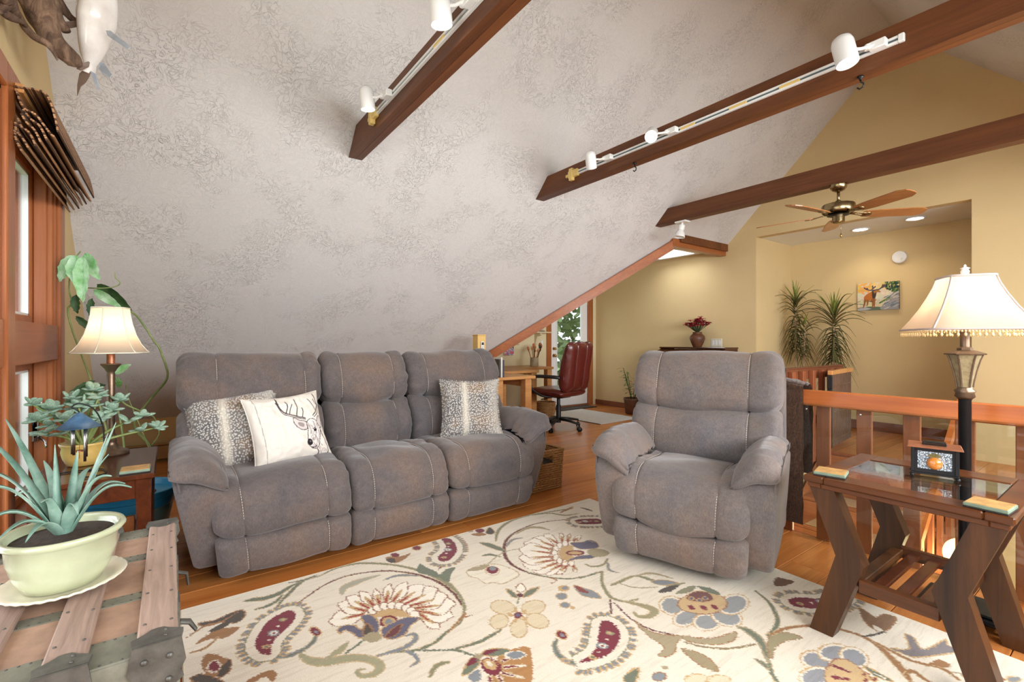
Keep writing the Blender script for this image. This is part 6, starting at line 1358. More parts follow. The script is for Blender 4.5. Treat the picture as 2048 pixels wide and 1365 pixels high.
# ================================================================== RUG (floral print in rug millimetres: x across, y along)
RUG_COLS = [(134,132,102),(98,46,48),(108,114,94),(164,162,142),(128,132,136),(152,108,66),(158,154,122),(238,230,214),(146,98,72),(192,158,108),(150,44,44),(116,30,46),(96,92,112),(74,64,54),(162,148,116),(224,214,196),(229,220,200),(184,158,122),(214,198,166),(188,158,112),(130,60,50),(150,142,108),(154,138,104),(140,122,86),(146,148,148),(196,166,120),(110,66,62),(170,122,70),(216,202,172),(150,140,106),(122,114,114),(126,92,60),(108,74,50),(138,140,144)]
RUG = [('s',[41,551,9,624,8,709,46,784,141,883,262,959,361,995,457,1018,565,1012,667,989,723,957],[4,10,13,14,13,12,16,20,18,14,6],0),
('s',[237,405,191,471,139,550,117,643,133,737,186,839,264,913,332,954,438,992,556,1000,663,983],[4,5,6,6,6,7,8,12,12,10,4],1),
('s',[41,551,37,490,64,447,122,399,176,354,235,324],[4,10,14,14,10,4],2),
('s',[76,222,87,260,106,304,98,361,65,409,43,458],[4,24,28,24,14,4],2),
('s',[177,255,181,293,163,336,119,371],[4,16,14,4],2),
('s',[23,417,36,475,22,540],[3,12,3],2),
('s',[274,586,221,612,206,656,199,715,202,789],[4,30,36,24,4],3),
('s',[260,785,254,847,280,897,322,941],[3,15,15,3],4),
('p',[275,949,208,998,262,1006,332,1027,395,1014,339,978],2,-1,4),
('p',[385,1014,339,1081,349,1125,397,1073,457,1031],2,-1,4),
('s',[723,957,767,915,794,839,824,772,823,696,788,631,768,556],[8,9,10,10,9,8,8],2),
('s',[726,961,761,907,798,844],[10,8,3],5),
('s',[745,936,754,979],[8,3],5),
('s',[823,696,868,757,912,819,962,847,984,863],[7,8,9,9,8],2),
('s',[903,823,918,903,914,968,906,1021],[8,12,12,5],2),
('s',[768,556,780,628,782,681,763,723,730,731,721,700],[5,14,18,16,12,6],4),
('s',[809,669,854,682,883,676,893,645],[12,12,10,4],4),
('s',[591,343,654,367,695,409,716,468,747,519,794,553,839,555,854,525,838,490,805,486,812,510],[6,28,36,34,30,28,26,22,14,8,4],6),
('s',[677,413,662,465,628,510],[4,28,4],6),
('s',[690,479,670,525,650,558],[7,7,7],2),
('p',[482,617,419,579,397,536,434,500,454,483,496,497,528,525,524,566],7,8,3),
('p',[620,807,686,795,734,797,750,818,756,829,724,841,682,846,644,835],7,8,3),
('p',[465,632,384,622,332,599,337,566,342,550,390,550,439,562,466,591],7,8,3),
('p',[593,809,678,821,726,849,720,891,714,913,665,918,612,906,586,867],7,8,3),
('p',[454,651,373,652,314,639,306,611,304,597,350,592,402,596,438,617],7,8,3),
('p',[565,806,645,839,681,884,652,939,635,967,581,962,532,934,527,877],7,8,3),
('p',[448,673,380,687,324,687,302,670,293,660,329,649,376,644,418,652],7,8,3),
('p',[538,797,601,838,622,888,582,941,559,968,511,957,475,923,485,865],7,8,3),
('p',[449,697,403,719,358,732,326,728,312,725,333,710,368,696,409,692],7,8,3),
('p',[511,784,557,832,562,886,511,936,482,960,442,943,420,904,445,846],7,8,3),
('p',[456,721,423,758,379,786,332,795,308,798,319,777,349,752,398,732],7,8,3),
('p',[488,766,511,814,501,863,447,903,417,923,391,902,384,864,420,815],7,8,3),
('p',[469,744,460,791,428,834,371,859,341,871,335,847,351,812,399,775],7,8,3),
('s',[484,624,474,576,465,533],[12,16,3],9),
('s',[482,617,476,587,470,560],[7,9,2],10),
('s',[471,636,429,608,389,582],[12,16,3],9),
('s',[465,632,439,614,414,598],[7,9,2],10),
('s',[461,654,410,635,362,618],[12,16,3],9),
('s',[454,651,422,640,392,629],[7,9,2],10),
('s',[455,674,403,669,354,665],[12,16,3],9),
('s',[448,673,415,670,385,668],[7,9,2],10),
('s',[455,695,409,705,366,714],[12,16,3],9),
('s',[449,697,420,703,393,708],[7,9,2],10),
('s',[463,717,414,743,367,767],[12,16,3],9),
('s',[456,721,425,737,397,752],[7,9,2],10),
('s',[475,739,433,780,393,820],[12,16,3],9),
('s',[469,744,443,770,418,795],[7,9,2],10),
('s',[491,758,468,811,445,860],[12,16,3],9),
('s',[488,766,473,798,460,829],[7,9,2],10),
('s',[513,775,503,834,494,891],[12,16,3],9),
('s',[511,784,505,821,500,855],[7,9,2],10),
('s',[537,789,544,847,551,901],[12,16,3],9),
('s',[538,797,542,834,547,867],[7,9,2],10),
('s',[562,798,586,854,608,905],[12,16,3],9),
('s',[565,806,580,841,594,873],[7,9,2],10),
('s',[587,804,630,841,669,874],[12,16,3],9),
('s',[593,809,620,832,644,853],[7,9,2],10),
('s',[612,806,662,814,706,821],[12,16,3],9),
('s',[620,807,651,812,679,817],[7,9,2],10),
('p',[508,652,522,640,521,626,505,617,484,618,469,629,470,644,486,653],7,8,3),
('p',[491,672,506,660,505,646,489,637,467,638,451,650,452,664,469,674],7,8,3),
('p',[484,698,499,686,498,671,482,662,459,663,444,675,445,690,461,700],7,8,3),
('p',[488,726,503,714,502,699,485,690,463,692,447,704,448,719,465,728],7,8,3),
('p',[502,754,517,741,516,726,499,717,477,719,462,732,462,747,479,756],7,8,3),
('p',[525,778,540,765,539,750,522,741,500,743,485,756,486,772,503,781],7,8,3),
('p',[555,796,569,783,568,768,552,759,530,761,515,774,516,790,533,799],7,8,3),
('p',[587,805,601,792,600,777,584,769,563,771,549,784,550,799,566,808],7,8,3),
('p',[619,806,633,793,631,778,616,770,595,772,581,785,583,800,598,809],7,8,3),
('p',[526,648,509,662,501,682,502,704,513,727,533,746,558,760,584,766,610,763],9,-1,4),
('p',[622,715,646,693,642,665,613,648,575,650,549,672,553,700,583,718],11,-1,4),
('p',[611,704,628,689,625,670,605,658,579,659,562,674,564,694,585,706],9,-1,4),
('p',[607,698,618,688,616,676,603,668,586,669,574,679,576,691,589,699],4,-1,4),
('p',[490,603,499,636,545,649,608,637,655,609,640,567,623,547,575,535,548,517,560,500,528,498,512,528,538,560,577,575,557,595],12,9,4),
('p',[624,641,610,689,606,749,646,799,671,743,711,704,713,655,680,627],12,9,4),
('p',[613,570,557,606,603,611,647,598],13,5,4),
('p',[684,632,648,674,640,720,691,677],1,5,4),
('p',[643,557,620,594,642,624,682,619,686,585],14,-1,4),
('s',[557,272,581,313,575,361,550,402,517,419],[22,20,18,14,10],4),
('s',[557,272,581,313,575,361,550,402,517,419],[7,7,7,7,7],2),
('d',227,330,16,10,4,3.42,9,3),
('d',221,353,16,10,4,3.18,9,3),
('d',221,371,16,10,4,2.86,9,3),
('d',227,394,16,10,4,2.44,9,3),
('d',244,414,16,10,4,2.07,9,3),
('d',263,425,16,10,4,1.86,9,3),
('d',297,432,16,10,4,1.64,9,3),
('d',331,433,16,10,4,1.36,9,3),
('d',348,429,16,10,4,1.21,9,3),
('d',375,417,16,10,4,1.02,9,3),
('d',397,403,16,10,4,0.91,9,3),
('d',418,385,16,10,4,0.79,9,3),
('d',436,367,16,10,4,0.8,9,3),
('d',452,352,16,10,4,0.79,9,3),
('d',474,330,16,10,4,0.87,9,3),
('d',499,314,16,10,4,1.33,9,3),
('d',525,310,16,10,4,1.38,9,3),
('d',540,307,16,10,4,1.13,9,3),
('d',562,297,16,10,4,0.54,9,3),
('d',562,297,16,10,4,0.54,9,3),
('d',582,263,16,10,4,-0.13,9,3),
('d',568,216,16,10,4,-0.79,9,3),
('d',558,206,16,10,4,-0.95,9,3),
('d',535,192,16,10,4,-1.16,9,3),
('d',510,182,16,10,4,-1.3,9,3),
('d',482,176,16,10,4,-1.46,9,3),
('d',455,173,16,10,4,4.69,9,3),
('d',426,175,16,10,4,4.52,9,3),
('d',410,178,16,10,4,4.44,9,3),
('d',379,188,16,10,4,4.33,9,3),
('d',348,201,16,10,4,4.24,9,3),
('d',334,208,16,10,4,4.22,9,3),
('d',307,224,16,10,4,4.14,9,3),
('d',292,233,16,10,4,4.06,9,3),
('d',264,258,16,10,4,3.79,9,3),
('d',252,274,16,10,4,3.66,9,3),
('d',236,305,16,10,4,3.5,9,3),
('p',[236,333,230,355,235,390,267,416,298,423,330,424,359,415,381,403,402,387,421,369,437,353,454,337,468,324,479,315,488,309,496,305,512,302,538,298,574,262,561,222,542,206,520,195,494,187,468,183,441,183,412,187,382,196,352,209,325,224,297,241,271,264,251,294,239,322],0,-1,0),
('p',[240,334,235,355,240,388,268,412,299,418,329,419,357,411,378,398,399,384,418,366,434,350,450,334,464,320,476,311,486,305,495,300,511,297,537,293,569,261,557,225,539,210,518,200,493,192,467,188,442,188,413,192,384,201,354,214,327,228,300,245,274,267,255,296,244,323],15,-1,0),
('p',[272,344,268,360,269,372,280,381,302,386,325,386,343,381,360,371,378,358,395,342,411,326,427,310,443,295,457,284,470,275,485,269,507,265,528,262,536,255,532,247,522,238,506,230,485,224,465,221,444,221,421,224,395,232,369,244,344,257,319,272,299,289,285,311,275,334],11,-1,0),
('d',477,253,16,12,9,0.6,-1,0),
('d',477,253,8,6,2,0.6,-1,0),
('d',403,290,24,19,4,0.6,-1,0),
('d',403,290,15,12,15,0.6,-1,0),
('d',403,290,7,5,11,0.6,-1,0),
('d',328,336,17,13,0,0.6,-1,0),
('d',328,336,9,7,9,0.6,-1,0),
('d',366,312,7,5,15,0.6,-1,0),
('d',440,268,7,5,15,0.6,-1,0),
('p',[523,438,528,425,509,411,478,405,452,410,447,423,466,437,498,443],9,-1,4),
('p',[516,435,519,425,504,414,479,409,459,413,456,423,471,434,497,439],11,-1,4),
('p',[507,431,508,427,501,423,490,420,482,421,482,425,489,430,500,432],4,-1,4),
('d',-33,1193,16,10,4,3.56,9,3),
('d',-33,1193,16,10,4,3.56,9,3),
('d',-52,1235,16,10,4,2.9,9,3),
('d',-44,1266,16,10,4,2.52,9,3),
('d',-29,1288,16,10,4,2.24,9,3),
('d',-9,1304,16,10,4,1.95,9,3),
('d',17,1314,16,10,4,1.66,9,3),
('d',42,1316,16,10,4,1.5,9,3),
('d',67,1315,16,10,4,1.42,9,3),
('d',91,1311,16,10,4,1.35,9,3),
('d',115,1305,16,10,4,1.28,9,3),
('d',138,1299,16,10,4,1.21,9,3),
('d',159,1291,16,10,4,1.14,9,3),
('d',180,1281,16,10,4,1.07,9,3),
('d',200,1270,16,10,4,0.99,9,3),
('d',220,1257,16,10,4,0.9,9,3),
('d',256,1225,16,10,4,0.71,9,3),
('d',272,1206,16,10,4,0.63,9,3),
('d',286,1186,16,10,4,0.54,9,3),
('d',298,1165,16,10,4,0.37,9,3),
('d',308,1142,16,10,4,0.03,9,3),
('d',309,1112,16,10,4,-0.38,9,3),
('d',298,1086,16,10,4,-0.71,9,3),
('d',283,1069,16,10,4,-0.96,9,3),
('d',267,1057,16,10,4,-1.19,9,3),
('d',248,1049,16,10,4,-1.46,9,3),
('d',207,1050,16,10,4,4.42,9,3),
('d',190,1055,16,10,4,4.27,9,3),
('d',173,1063,16,10,4,4.1,9,3),
('d',141,1091,16,10,4,3.68,9,3),
('d',132,1107,16,10,4,3.62,9,3),
('d',116,1133,16,10,4,3.96,9,3),
('d',92,1153,16,10,4,4.18,9,3),
('d',74,1163,16,10,4,4.44,9,3),
('d',42,1170,16,10,4,4.57,9,3),
('d',20,1173,16,10,4,4.51,9,3),
('d',-4,1178,16,10,4,4.23,9,3),
('p',[-27,1200,-36,1262,-4,1296,42,1307,89,1302,135,1290,176,1273,215,1250,249,1219,279,1181,299,1140,291,1091,262,1065,227,1056,193,1063,162,1082,140,1111,128,1133,116,1146,97,1160,77,1171,44,1178,-2,1186],0,-1,0),
('p',[-24,1203,-32,1260,-2,1292,42,1302,88,1297,134,1285,174,1268,212,1245,245,1215,275,1178,294,1139,287,1094,260,1069,227,1061,195,1068,165,1085,144,1114,132,1136,119,1150,100,1165,79,1176,44,1183,0,1191],15,-1,0),
('p',[-2,1228,-2,1245,15,1263,42,1269,82,1265,123,1254,159,1239,192,1219,221,1193,247,1160,262,1131,259,1111,244,1098,227,1094,207,1099,187,1110,173,1130,160,1154,141,1175,118,1192,90,1207,50,1216,9,1223],11,-1,0),
('d',217,1130,16,12,9,0.6,-1,0),
('d',217,1130,8,6,2,0.6,-1,0),
('d',146,1191,24,19,4,0.6,-1,0),
('d',146,1191,15,12,15,0.6,-1,0),
('d',146,1191,7,5,11,0.6,-1,0),
('d',78,1229,17,13,0,0.6,-1,0),
('d',78,1229,9,7,9,0.6,-1,0),
('d',115,1210,7,5,15,0.6,-1,0),
('d',182,1163,7,5,15,0.6,-1,0),
('p',[42,1085,59,1068,57,1048,36,1036,9,1039,-9,1056,-7,1077,14,1089],9,-1,4),
('p',[38,1081,51,1068,49,1052,33,1042,12,1044,-1,1057,1,1073,18,1083],11,-1,4),
('p',[42,876,44,913,71,949,65,1010,118,948,123,891],5,-1,4),
('p',[52,951,64,939,61,923,45,912,25,913,12,925,15,941,32,952],11,-1,4),
('p',[63,873,68,912,119,901,110,882],13,-1,4),
('p',[327,1035,287,1077,313,1061],1,-1,4),
('p',[151,54,169,108,147,170,154,213,208,213,242,179,203,135,196,77],13,5,4),
('s',[238,15,190,78,196,130,156,194],[6,8,8,4],5),
('p',[307,39,268,74,248,120,283,187,327,137,304,88],5,-1,4),
('p',[242,84,212,129,214,170,244,144,256,103],13,-1,4),
('s',[354,22,353,70,307,110],[4,10,4],5),
('p',[404,59,403,83,442,112,490,132,548,109,543,75,476,53],5,-1,4),
('p',[473,71,454,90,494,107,528,93,512,74],11,15,4),
('p',[542,94,498,113,481,139,543,131,566,103],13,5,3),
('p',[512,18,508,47,550,84,608,109,594,57],13,5,3),
('p',[648,165,627,197,629,250,681,252,699,203],5,-1,4),
('p',[664,188,652,225,698,234],15,-1,4),
('s',[203,2012,161,1905,142,1783,174,1628,240,1513,359,1418,473,1376,590,1385,688,1435,761,1502,795,1582,807,1687],[4,5,6,9,13,15,12,9,8,8,8,8],1),
('s',[590,1385,688,1435,761,1502,795,1582,807,1687],[4,8,8,8,8],2),
('s',[76,2176,36,2012,4,1836,21,1687,94,1559,206,1466],[12,9,10,14,16,6],0),
('s',[18,1881,55,1995,142,2053,172,2147],[3,10,12,3],0),
('s',[88,2057,74,2130,55,2204],[4,16,4],5),
('s',[198,1610,165,1725,202,1789,266,1816],[3,22,24,3],14),
('s',[304,1468,250,1548,263,1617],[6,16,3],4),
('s',[171,1379,222,1403,297,1422,337,1430],[4,36,32,6],2),
('s',[319,1302,330,1344,382,1375],[3,20,4],2),
('s',[408,1287,365,1375,352,1462,379,1536],[6,6,6,4],14),
('s',[704,1443,742,1454,750,1416],[8,7,3],5),
('s',[98,2235,149,2249,190,2252],[3,16,6],13),
('p',[465,1819,476,1840,472,1867,451,1896,440,1910,428,1905,425,1887,438,1857],7,8,3),
('p',[678,1620,702,1596,724,1581,737,1582,743,1583,733,1596,716,1611,696,1619],7,8,3),
('p',[446,1797,433,1826,414,1854,391,1870,380,1878,383,1864,394,1842,417,1819],7,8,3),
('p',[663,1597,654,1567,661,1534,686,1505,698,1492,709,1501,711,1523,695,1556],7,8,3),
('p',[437,1765,405,1803,373,1832,348,1840,336,1843,350,1822,375,1797,405,1777],7,8,3),
('p',[641,1582,611,1551,607,1508,639,1462,655,1441,679,1448,692,1474,680,1520],7,8,3),
('p',[441,1728,369,1767,314,1781,300,1758,296,1745,336,1717,384,1697,420,1701],7,8,3),
('p',[612,1577,565,1546,552,1498,588,1441,607,1415,640,1420,663,1447,654,1500],7,8,3),
('p',[455,1689,365,1722,302,1723,299,1680,301,1657,354,1630,411,1618,446,1638],7,8,3),
('p',[579,1582,505,1563,473,1517,507,1450,526,1418,573,1416,612,1438,615,1494],7,8,3),
('p',[479,1652,375,1678,308,1667,315,1609,321,1579,384,1555,446,1550,480,1583],7,8,3),
('p',[544,1596,452,1592,404,1553,433,1482,449,1448,507,1438,557,1453,571,1507],7,8,3),
('p',[510,1620,404,1635,341,1611,358,1544,369,1511,433,1492,494,1495,521,1539],7,8,3),
('s',[467,1815,458,1846,449,1875],[12,16,3],9),
('s',[465,1819,460,1839,455,1857],[7,9,2],10),
('s',[449,1793,426,1821,405,1846],[12,16,3],9),
('s',[446,1797,432,1814,419,1830],[7,9,2],10),
('s',[442,1762,408,1788,376,1813],[12,16,3],9),
('s',[437,1765,416,1782,396,1797],[7,9,2],10),
('s',[448,1728,399,1733,352,1738],[12,16,3],9),
('s',[441,1728,410,1732,381,1735],[7,9,2],10),
('s',[463,1691,410,1680,361,1670],[12,16,3],9),
('s',[455,1689,422,1683,392,1676],[7,9,2],10),
('s',[487,1656,433,1631,383,1608],[12,16,3],9),
('s',[479,1652,445,1637,414,1622],[7,9,2],10),
('s',[517,1626,468,1588,423,1553],[12,16,3],9),
('s',[510,1620,479,1597,451,1575],[7,9,2],10),
('s',[549,1604,516,1552,485,1504],[12,16,3],9),
('s',[544,1596,523,1564,504,1534],[7,9,2],10),
('s',[582,1590,563,1532,546,1479],[12,16,3],9),
('s',[579,1582,567,1545,557,1512],[7,9,2],10),
('s',[613,1585,611,1527,609,1475],[12,16,3],9),
('s',[612,1577,611,1540,610,1507],[7,9,2],10),
('s',[640,1590,646,1539,650,1493],[12,16,3],9),
('s',[641,1582,644,1550,647,1521],[7,9,2],10),
('s',[662,1603,674,1565,685,1531],[12,16,3],9),
('s',[663,1597,671,1573,678,1552],[7,9,2],10),
('s',[674,1622,698,1609,719,1597],[12,16,3],9),
('s',[678,1620,692,1612,706,1604],[7,9,2],10),
('p',[490,1807,507,1784,508,1767,493,1765,470,1779,452,1802,451,1820,467,1822],7,8,3),
('p',[473,1776,490,1753,491,1736,476,1734,453,1748,435,1771,434,1789,449,1791],7,8,3),
('p',[475,1733,492,1711,493,1694,478,1692,455,1706,438,1728,436,1745,452,1747],7,8,3),
('p',[495,1687,512,1666,513,1650,498,1647,476,1660,459,1682,457,1698,473,1701],7,8,3),
('p',[529,1648,545,1628,546,1612,532,1609,510,1621,494,1642,493,1658,508,1661],7,8,3),
('p',[570,1621,586,1601,586,1586,572,1583,552,1595,536,1615,535,1631,549,1633],7,8,3),
('p',[611,1611,625,1592,626,1576,612,1574,592,1585,577,1605,577,1620,591,1623],7,8,3),
('p',[644,1618,658,1599,659,1584,645,1581,626,1593,611,1612,611,1628,624,1630],7,8,3),
('p',[666,1642,679,1622,680,1607,667,1605,647,1616,633,1636,632,1651,646,1654],7,8,3),
('p',[515,1774,495,1754,491,1722,505,1685,532,1652,566,1630,599,1624,624,1635,637,1659],9,-1,4),
('p',[474,1790,501,1844,534,1920,604,1884,596,1829,555,1779],12,9,3),
('p',[627,1606,642,1682,681,1756,668,1840,645,1780,617,1707],12,9,3),
('p',[612,1768,618,1741,604,1706,577,1684,552,1686,545,1713,559,1749,587,1772],11,-1,4),
('p',[603,1757,607,1739,595,1715,576,1697,560,1698,557,1715,568,1740,588,1758],9,-1,4),
('p',[605,1794,604,1847,647,1882,697,1869,698,1802,652,1773],14,-1,4),
('s',[703,1679,745,1691,763,1746,732,1817],[4,10,10,6],0),
('s',[508,1864,519,1907,556,1904],[4,10,4],12),
('d',201,2032,16,10,4,3.28,9,3),
('d',198,2056,16,10,4,3.04,9,3),
('d',200,2075,16,10,4,2.89,9,3),
('d',205,2094,16,10,4,2.79,9,3),
('d',219,2128,16,10,4,2.65,9,3),
('d',229,2146,16,10,4,2.62,9,3),
('d',241,2168,16,10,4,2.56,9,3),
('d',256,2190,16,10,4,2.43,9,3),
('d',275,2212,16,10,4,2.12,9,3),
('d',305,2231,16,10,4,1.58,9,3),
('d',305,2231,16,10,4,1.58,9,3),
('d',343,2231,16,10,4,1.18,9,3),
('d',371,2220,16,10,4,0.92,9,3),
('d',395,2202,16,10,4,0.66,9,3),
('d',414,2178,16,10,4,0.27,9,3),
('d',414,2178,16,10,4,0.27,9,3),
('d',424,2141,16,10,4,-0.21,9,3),
('d',417,2107,16,10,4,-0.47,9,3),
('d',403,2080,16,10,4,-0.58,9,3),
('d',387,2055,16,10,4,-0.63,9,3),
('d',371,2034,16,10,4,-0.66,9,3),
('d',359,2017,16,10,4,-0.72,9,3),
('d',347,2004,16,10,4,-0.85,9,3),
('d',318,1983,16,10,4,-1.28,9,3),
('d',301,1978,16,10,4,-1.49,9,3),
('d',267,1979,16,10,4,4.43,9,3),
('d',250,1984,16,10,4,4.25,9,3),
('d',215,2008,16,10,4,3.66,9,3),
('p',[210,2034,209,2074,219,2108,237,2142,263,2185,308,2222,367,2212,406,2173,408,2110,379,2060,352,2023,329,2000,299,1987,269,1988,237,2000],0,-1,0),
('p',[215,2036,214,2073,224,2106,241,2140,267,2182,309,2218,364,2208,402,2171,404,2112,375,2063,348,2026,326,2004,298,1992,270,1993,240,2005],15,-1,0),
('p',[246,2046,246,2067,254,2093,270,2124,294,2162,319,2186,348,2179,373,2155,373,2124,348,2082,322,2047,306,2031,292,2025,276,2025,258,2032],11,-1,0),
('d',274,2038,16,12,9,0.6,-1,0),
('d',274,2038,8,6,2,0.6,-1,0),
('d',294,2088,24,19,4,0.6,-1,0),
('d',294,2088,15,12,15,0.6,-1,0),
('d',294,2088,7,5,11,0.6,-1,0),
('d',334,2145,17,13,0,0.6,-1,0),
('d',334,2145,9,7,9,0.6,-1,0),
('d',311,2116,7,5,15,0.6,-1,0),
('d',286,2055,7,5,15,0.6,-1,0),
('p',[416,1151,401,1245,449,1318,553,1350,597,1338,615,1279,618,1223,583,1198,566,1161,509,1159,475,1140],16,17,4),
('p',[413,1153,404,1234,426,1281,447,1217],14,-1,4),
('p',[507,1286,527,1260,523,1232,498,1219,465,1228,444,1254,448,1282,474,1295],15,9,3),
('p',[496,1285,513,1263,511,1241,490,1230,462,1238,444,1260,446,1283,468,1294],11,-1,4),
('p',[478,1285,488,1272,486,1259,474,1253,458,1257,448,1269,450,1283,463,1289],4,-1,4),
('p',[46,1493,59,1474,55,1453,35,1442,12,1446,-2,1464,3,1486,22,1498],11,-1,4),
('p',[70,1483,20,1546,103,1529,110,1488],13,9,3),
('p',[10,1434,17,1423,14,1410,2,1402,-12,1404,-20,1415,-16,1429,-4,1437],5,-1,4),
('p',[45,1398,59,1460,104,1467,89,1418],5,-1,4),
('p',[821,1150,835,1117,818,1084,777,1069,737,1081,720,1115,738,1149,781,1164],18,19,4),
('p',[877,1271,903,1235,902,1192,876,1166,839,1172,812,1207,812,1251,840,1278],18,19,4),
('p',[985,1199,995,1166,975,1139,936,1132,900,1149,888,1182,909,1211,949,1217],18,19,4),
('p',[957,1112,986,1078,986,1048,958,1040,917,1057,887,1092,886,1123,915,1131],18,19,4),
('p',[867,1084,894,1057,898,1024,878,1004,844,1008,817,1034,812,1069,833,1090],18,19,4),
('p',[859,1185,868,1178,873,1166,873,1155,867,1153,858,1159,852,1172,852,1183],9,-1,4),
('p',[915,1140,914,1134,904,1131,891,1134,882,1140,883,1147,894,1149,907,1147],9,-1,4),
('p',[901,1089,893,1091,881,1101,873,1113,874,1119,883,1117,895,1107,902,1095],9,-1,4),
('p',[838,1099,833,1107,836,1116,844,1121,853,1119,858,1111,855,1101,847,1096],9,-1,4),
('p',[809,1159,816,1162,830,1157,844,1148,849,1139,842,1137,828,1141,814,1151],9,-1,4),
('p',[876,1149,885,1135,883,1121,870,1114,854,1119,845,1133,847,1147,860,1154],11,-1,4),
('p',[872,1142,877,1134,876,1126,869,1122,860,1125,855,1132,856,1141,864,1144],12,-1,4),
('s',[795,1183,757,1219],[6,4],0),
('p',[665,1214,707,1227,756,1212,726,1195],2,9,3),
('p',[741,1351,773,1284,768,1234,734,1285],2,9,3),
('p',[691,1251,664,1298,717,1288,730,1249],7,5,4),
('p',[756,1246,763,1235,761,1224,750,1218,738,1221,731,1232,733,1244,744,1250],1,-1,4),
('p',[834,1454,844,1434,838,1412,821,1401,801,1408,790,1428,796,1450,814,1461],9,-1,4),
('p',[828,1451,833,1440,830,1428,820,1422,810,1425,804,1436,808,1448,817,1454],4,-1,4),
('p',[878,1398,888,1379,884,1359,867,1350,848,1356,837,1376,842,1397,859,1406],4,9,3),
('p',[936,1362,944,1346,939,1329,925,1321,910,1326,902,1342,906,1359,920,1367],4,9,3),
('p',[966,1365,970,1357,967,1348,960,1344,952,1346,948,1355,950,1364,958,1368],9,-1,4),
('p',[823,1486,869,1509,917,1526,978,1512,946,1475,899,1458],4,9,3),
('p',[829,1488,864,1503,914,1497,884,1473],20,-1,4),
('s',[812,1693,879,1617,969,1560,1016,1553,1060,1580,1078,1639],[7,11,14,12,10,4],0),
('s',[1056,1574,1126,1613,1172,1622,1191,1575,1164,1533,1134,1542],[8,24,32,22,12,5],21),
('s',[1009,1533,1083,1457],[8,8],1),
('s',[1039,1527,1162,1493,1254,1504,1311,1536,1346,1561],[5,6,6,6,4],1),
('s',[765,1781,820,1734,863,1748],[10,12,4],4),
('p',[1177,1495,1257,1490,1314,1531,1351,1565,1361,1508,1379,1482,1390,1425,1362,1394,1353,1446,1313,1459,1263,1461],14,5,2),
('p',[1348,1569,1403,1619,1436,1682,1452,1759,1476,1720,1469,1649,1424,1587,1374,1553],14,5,2),
('p',[1390,1497,1434,1526,1485,1532,1539,1496,1496,1472,1454,1475],22,5,2),
('s',[1370,1538,1432,1573,1494,1641,1537,1743],[6,9,9,9],23),
('s',[1221,1129,1193,1106,1148,1106,1104,1127,1081,1156],[22,20,18,14,10],4),
('s',[1221,1129,1193,1106,1148,1106,1104,1127,1081,1156],[7,7,7,7,7],2),
('d',1055,1363,16,10,4,3.25,9,3),
('d',1055,1363,16,10,4,3.25,9,3),
('d',1052,1394,16,10,4,2.82,9,3),
('d',1062,1421,16,10,4,2.44,9,3),
('d',1078,1440,16,10,4,2.13,9,3),
('d',1119,1459,16,10,4,1.57,9,3),
('d',1141,1459,16,10,4,1.38,9,3),
('d',1160,1455,16,10,4,1.25,9,3),
('d',1197,1441,16,10,4,1.04,9,3),
('d',1214,1431,16,10,4,0.89,9,3),
('d',1229,1419,16,10,4,0.76,9,3),
('d',1252,1391,16,10,4,0.58,9,3),
('d',1270,1363,16,10,4,0.44,9,3),
('d',1277,1347,16,10,4,0.37,9,3),
('d',1289,1313,16,10,4,0.26,9,3),
('d',1294,1296,16,10,4,0.22,9,3),
('d',1300,1265,16,10,4,0.07,9,3),
('d',1301,1237,16,10,4,-0.06,9,3),
('d',1299,1212,16,10,4,-0.15,9,3),
('d',1294,1187,16,10,4,-0.26,9,3),
('d',1288,1164,16,10,4,-0.33,9,3),
('d',1276,1133,16,10,4,-0.43,9,3),
('d',1271,1121,16,10,4,-0.59,9,3),
('d',1260,1105,16,10,4,-1.56,9,3),
('d',1260,1105,16,10,4,-1.56,9,3),
('d',1188,1104,16,10,4,3.53,9,3),
('d',1188,1104,16,10,4,3.53,9,3),
('d',1174,1151,16,10,4,3.14,9,3),
('d',1173,1183,16,10,4,3.33,9,3),
('d',1166,1212,16,10,4,3.59,9,3),
('d',1152,1235,16,10,4,3.81,9,3),
('d',1143,1245,16,10,4,3.82,9,3),
('d',1123,1271,16,10,4,3.83,9,3),
('d',1112,1285,16,10,4,3.86,9,3),
('d',1097,1301,16,10,4,3.84,9,3),
('d',1082,1320,16,10,4,3.78,9,3),
('p',[1064,1366,1069,1417,1101,1444,1140,1450,1176,1440,1209,1423,1235,1399,1254,1373,1269,1343,1281,1310,1288,1279,1292,1250,1291,1225,1288,1201,1282,1177,1276,1157,1268,1136,1254,1111,1184,1137,1183,1164,1182,1185,1179,1201,1174,1215,1166,1231,1150,1251,1130,1276,1104,1307,1075,1344],0,-1,0),
('p',[1069,1368,1074,1414,1103,1439,1139,1445,1174,1436,1206,1419,1231,1396,1249,1370,1264,1341,1276,1309,1283,1278,1287,1250,1286,1226,1283,1202,1278,1179,1271,1159,1263,1138,1250,1115,1189,1138,1188,1164,1187,1185,1184,1202,1179,1217,1170,1234,1154,1254,1134,1279,1108,1311,1079,1347],15,-1,0),
('p',[1100,1378,1102,1397,1116,1409,1135,1412,1162,1405,1187,1392,1206,1375,1221,1353,1234,1328,1244,1299,1251,1272,1254,1249,1253,1228,1251,1208,1246,1188,1240,1170,1233,1151,1226,1137,1222,1141,1221,1164,1220,1190,1216,1210,1209,1230,1197,1252,1180,1275,1160,1300,1133,1332,1107,1365],11,-1,0),
('d',1233,1196,16,12,9,0.6,-1,0),
('d',1233,1196,8,6,2,0.6,-1,0),
('d',1208,1273,24,19,4,0.6,-1,0),
('d',1208,1273,15,12,15,0.6,-1,0),
('d',1208,1273,7,5,11,0.6,-1,0),
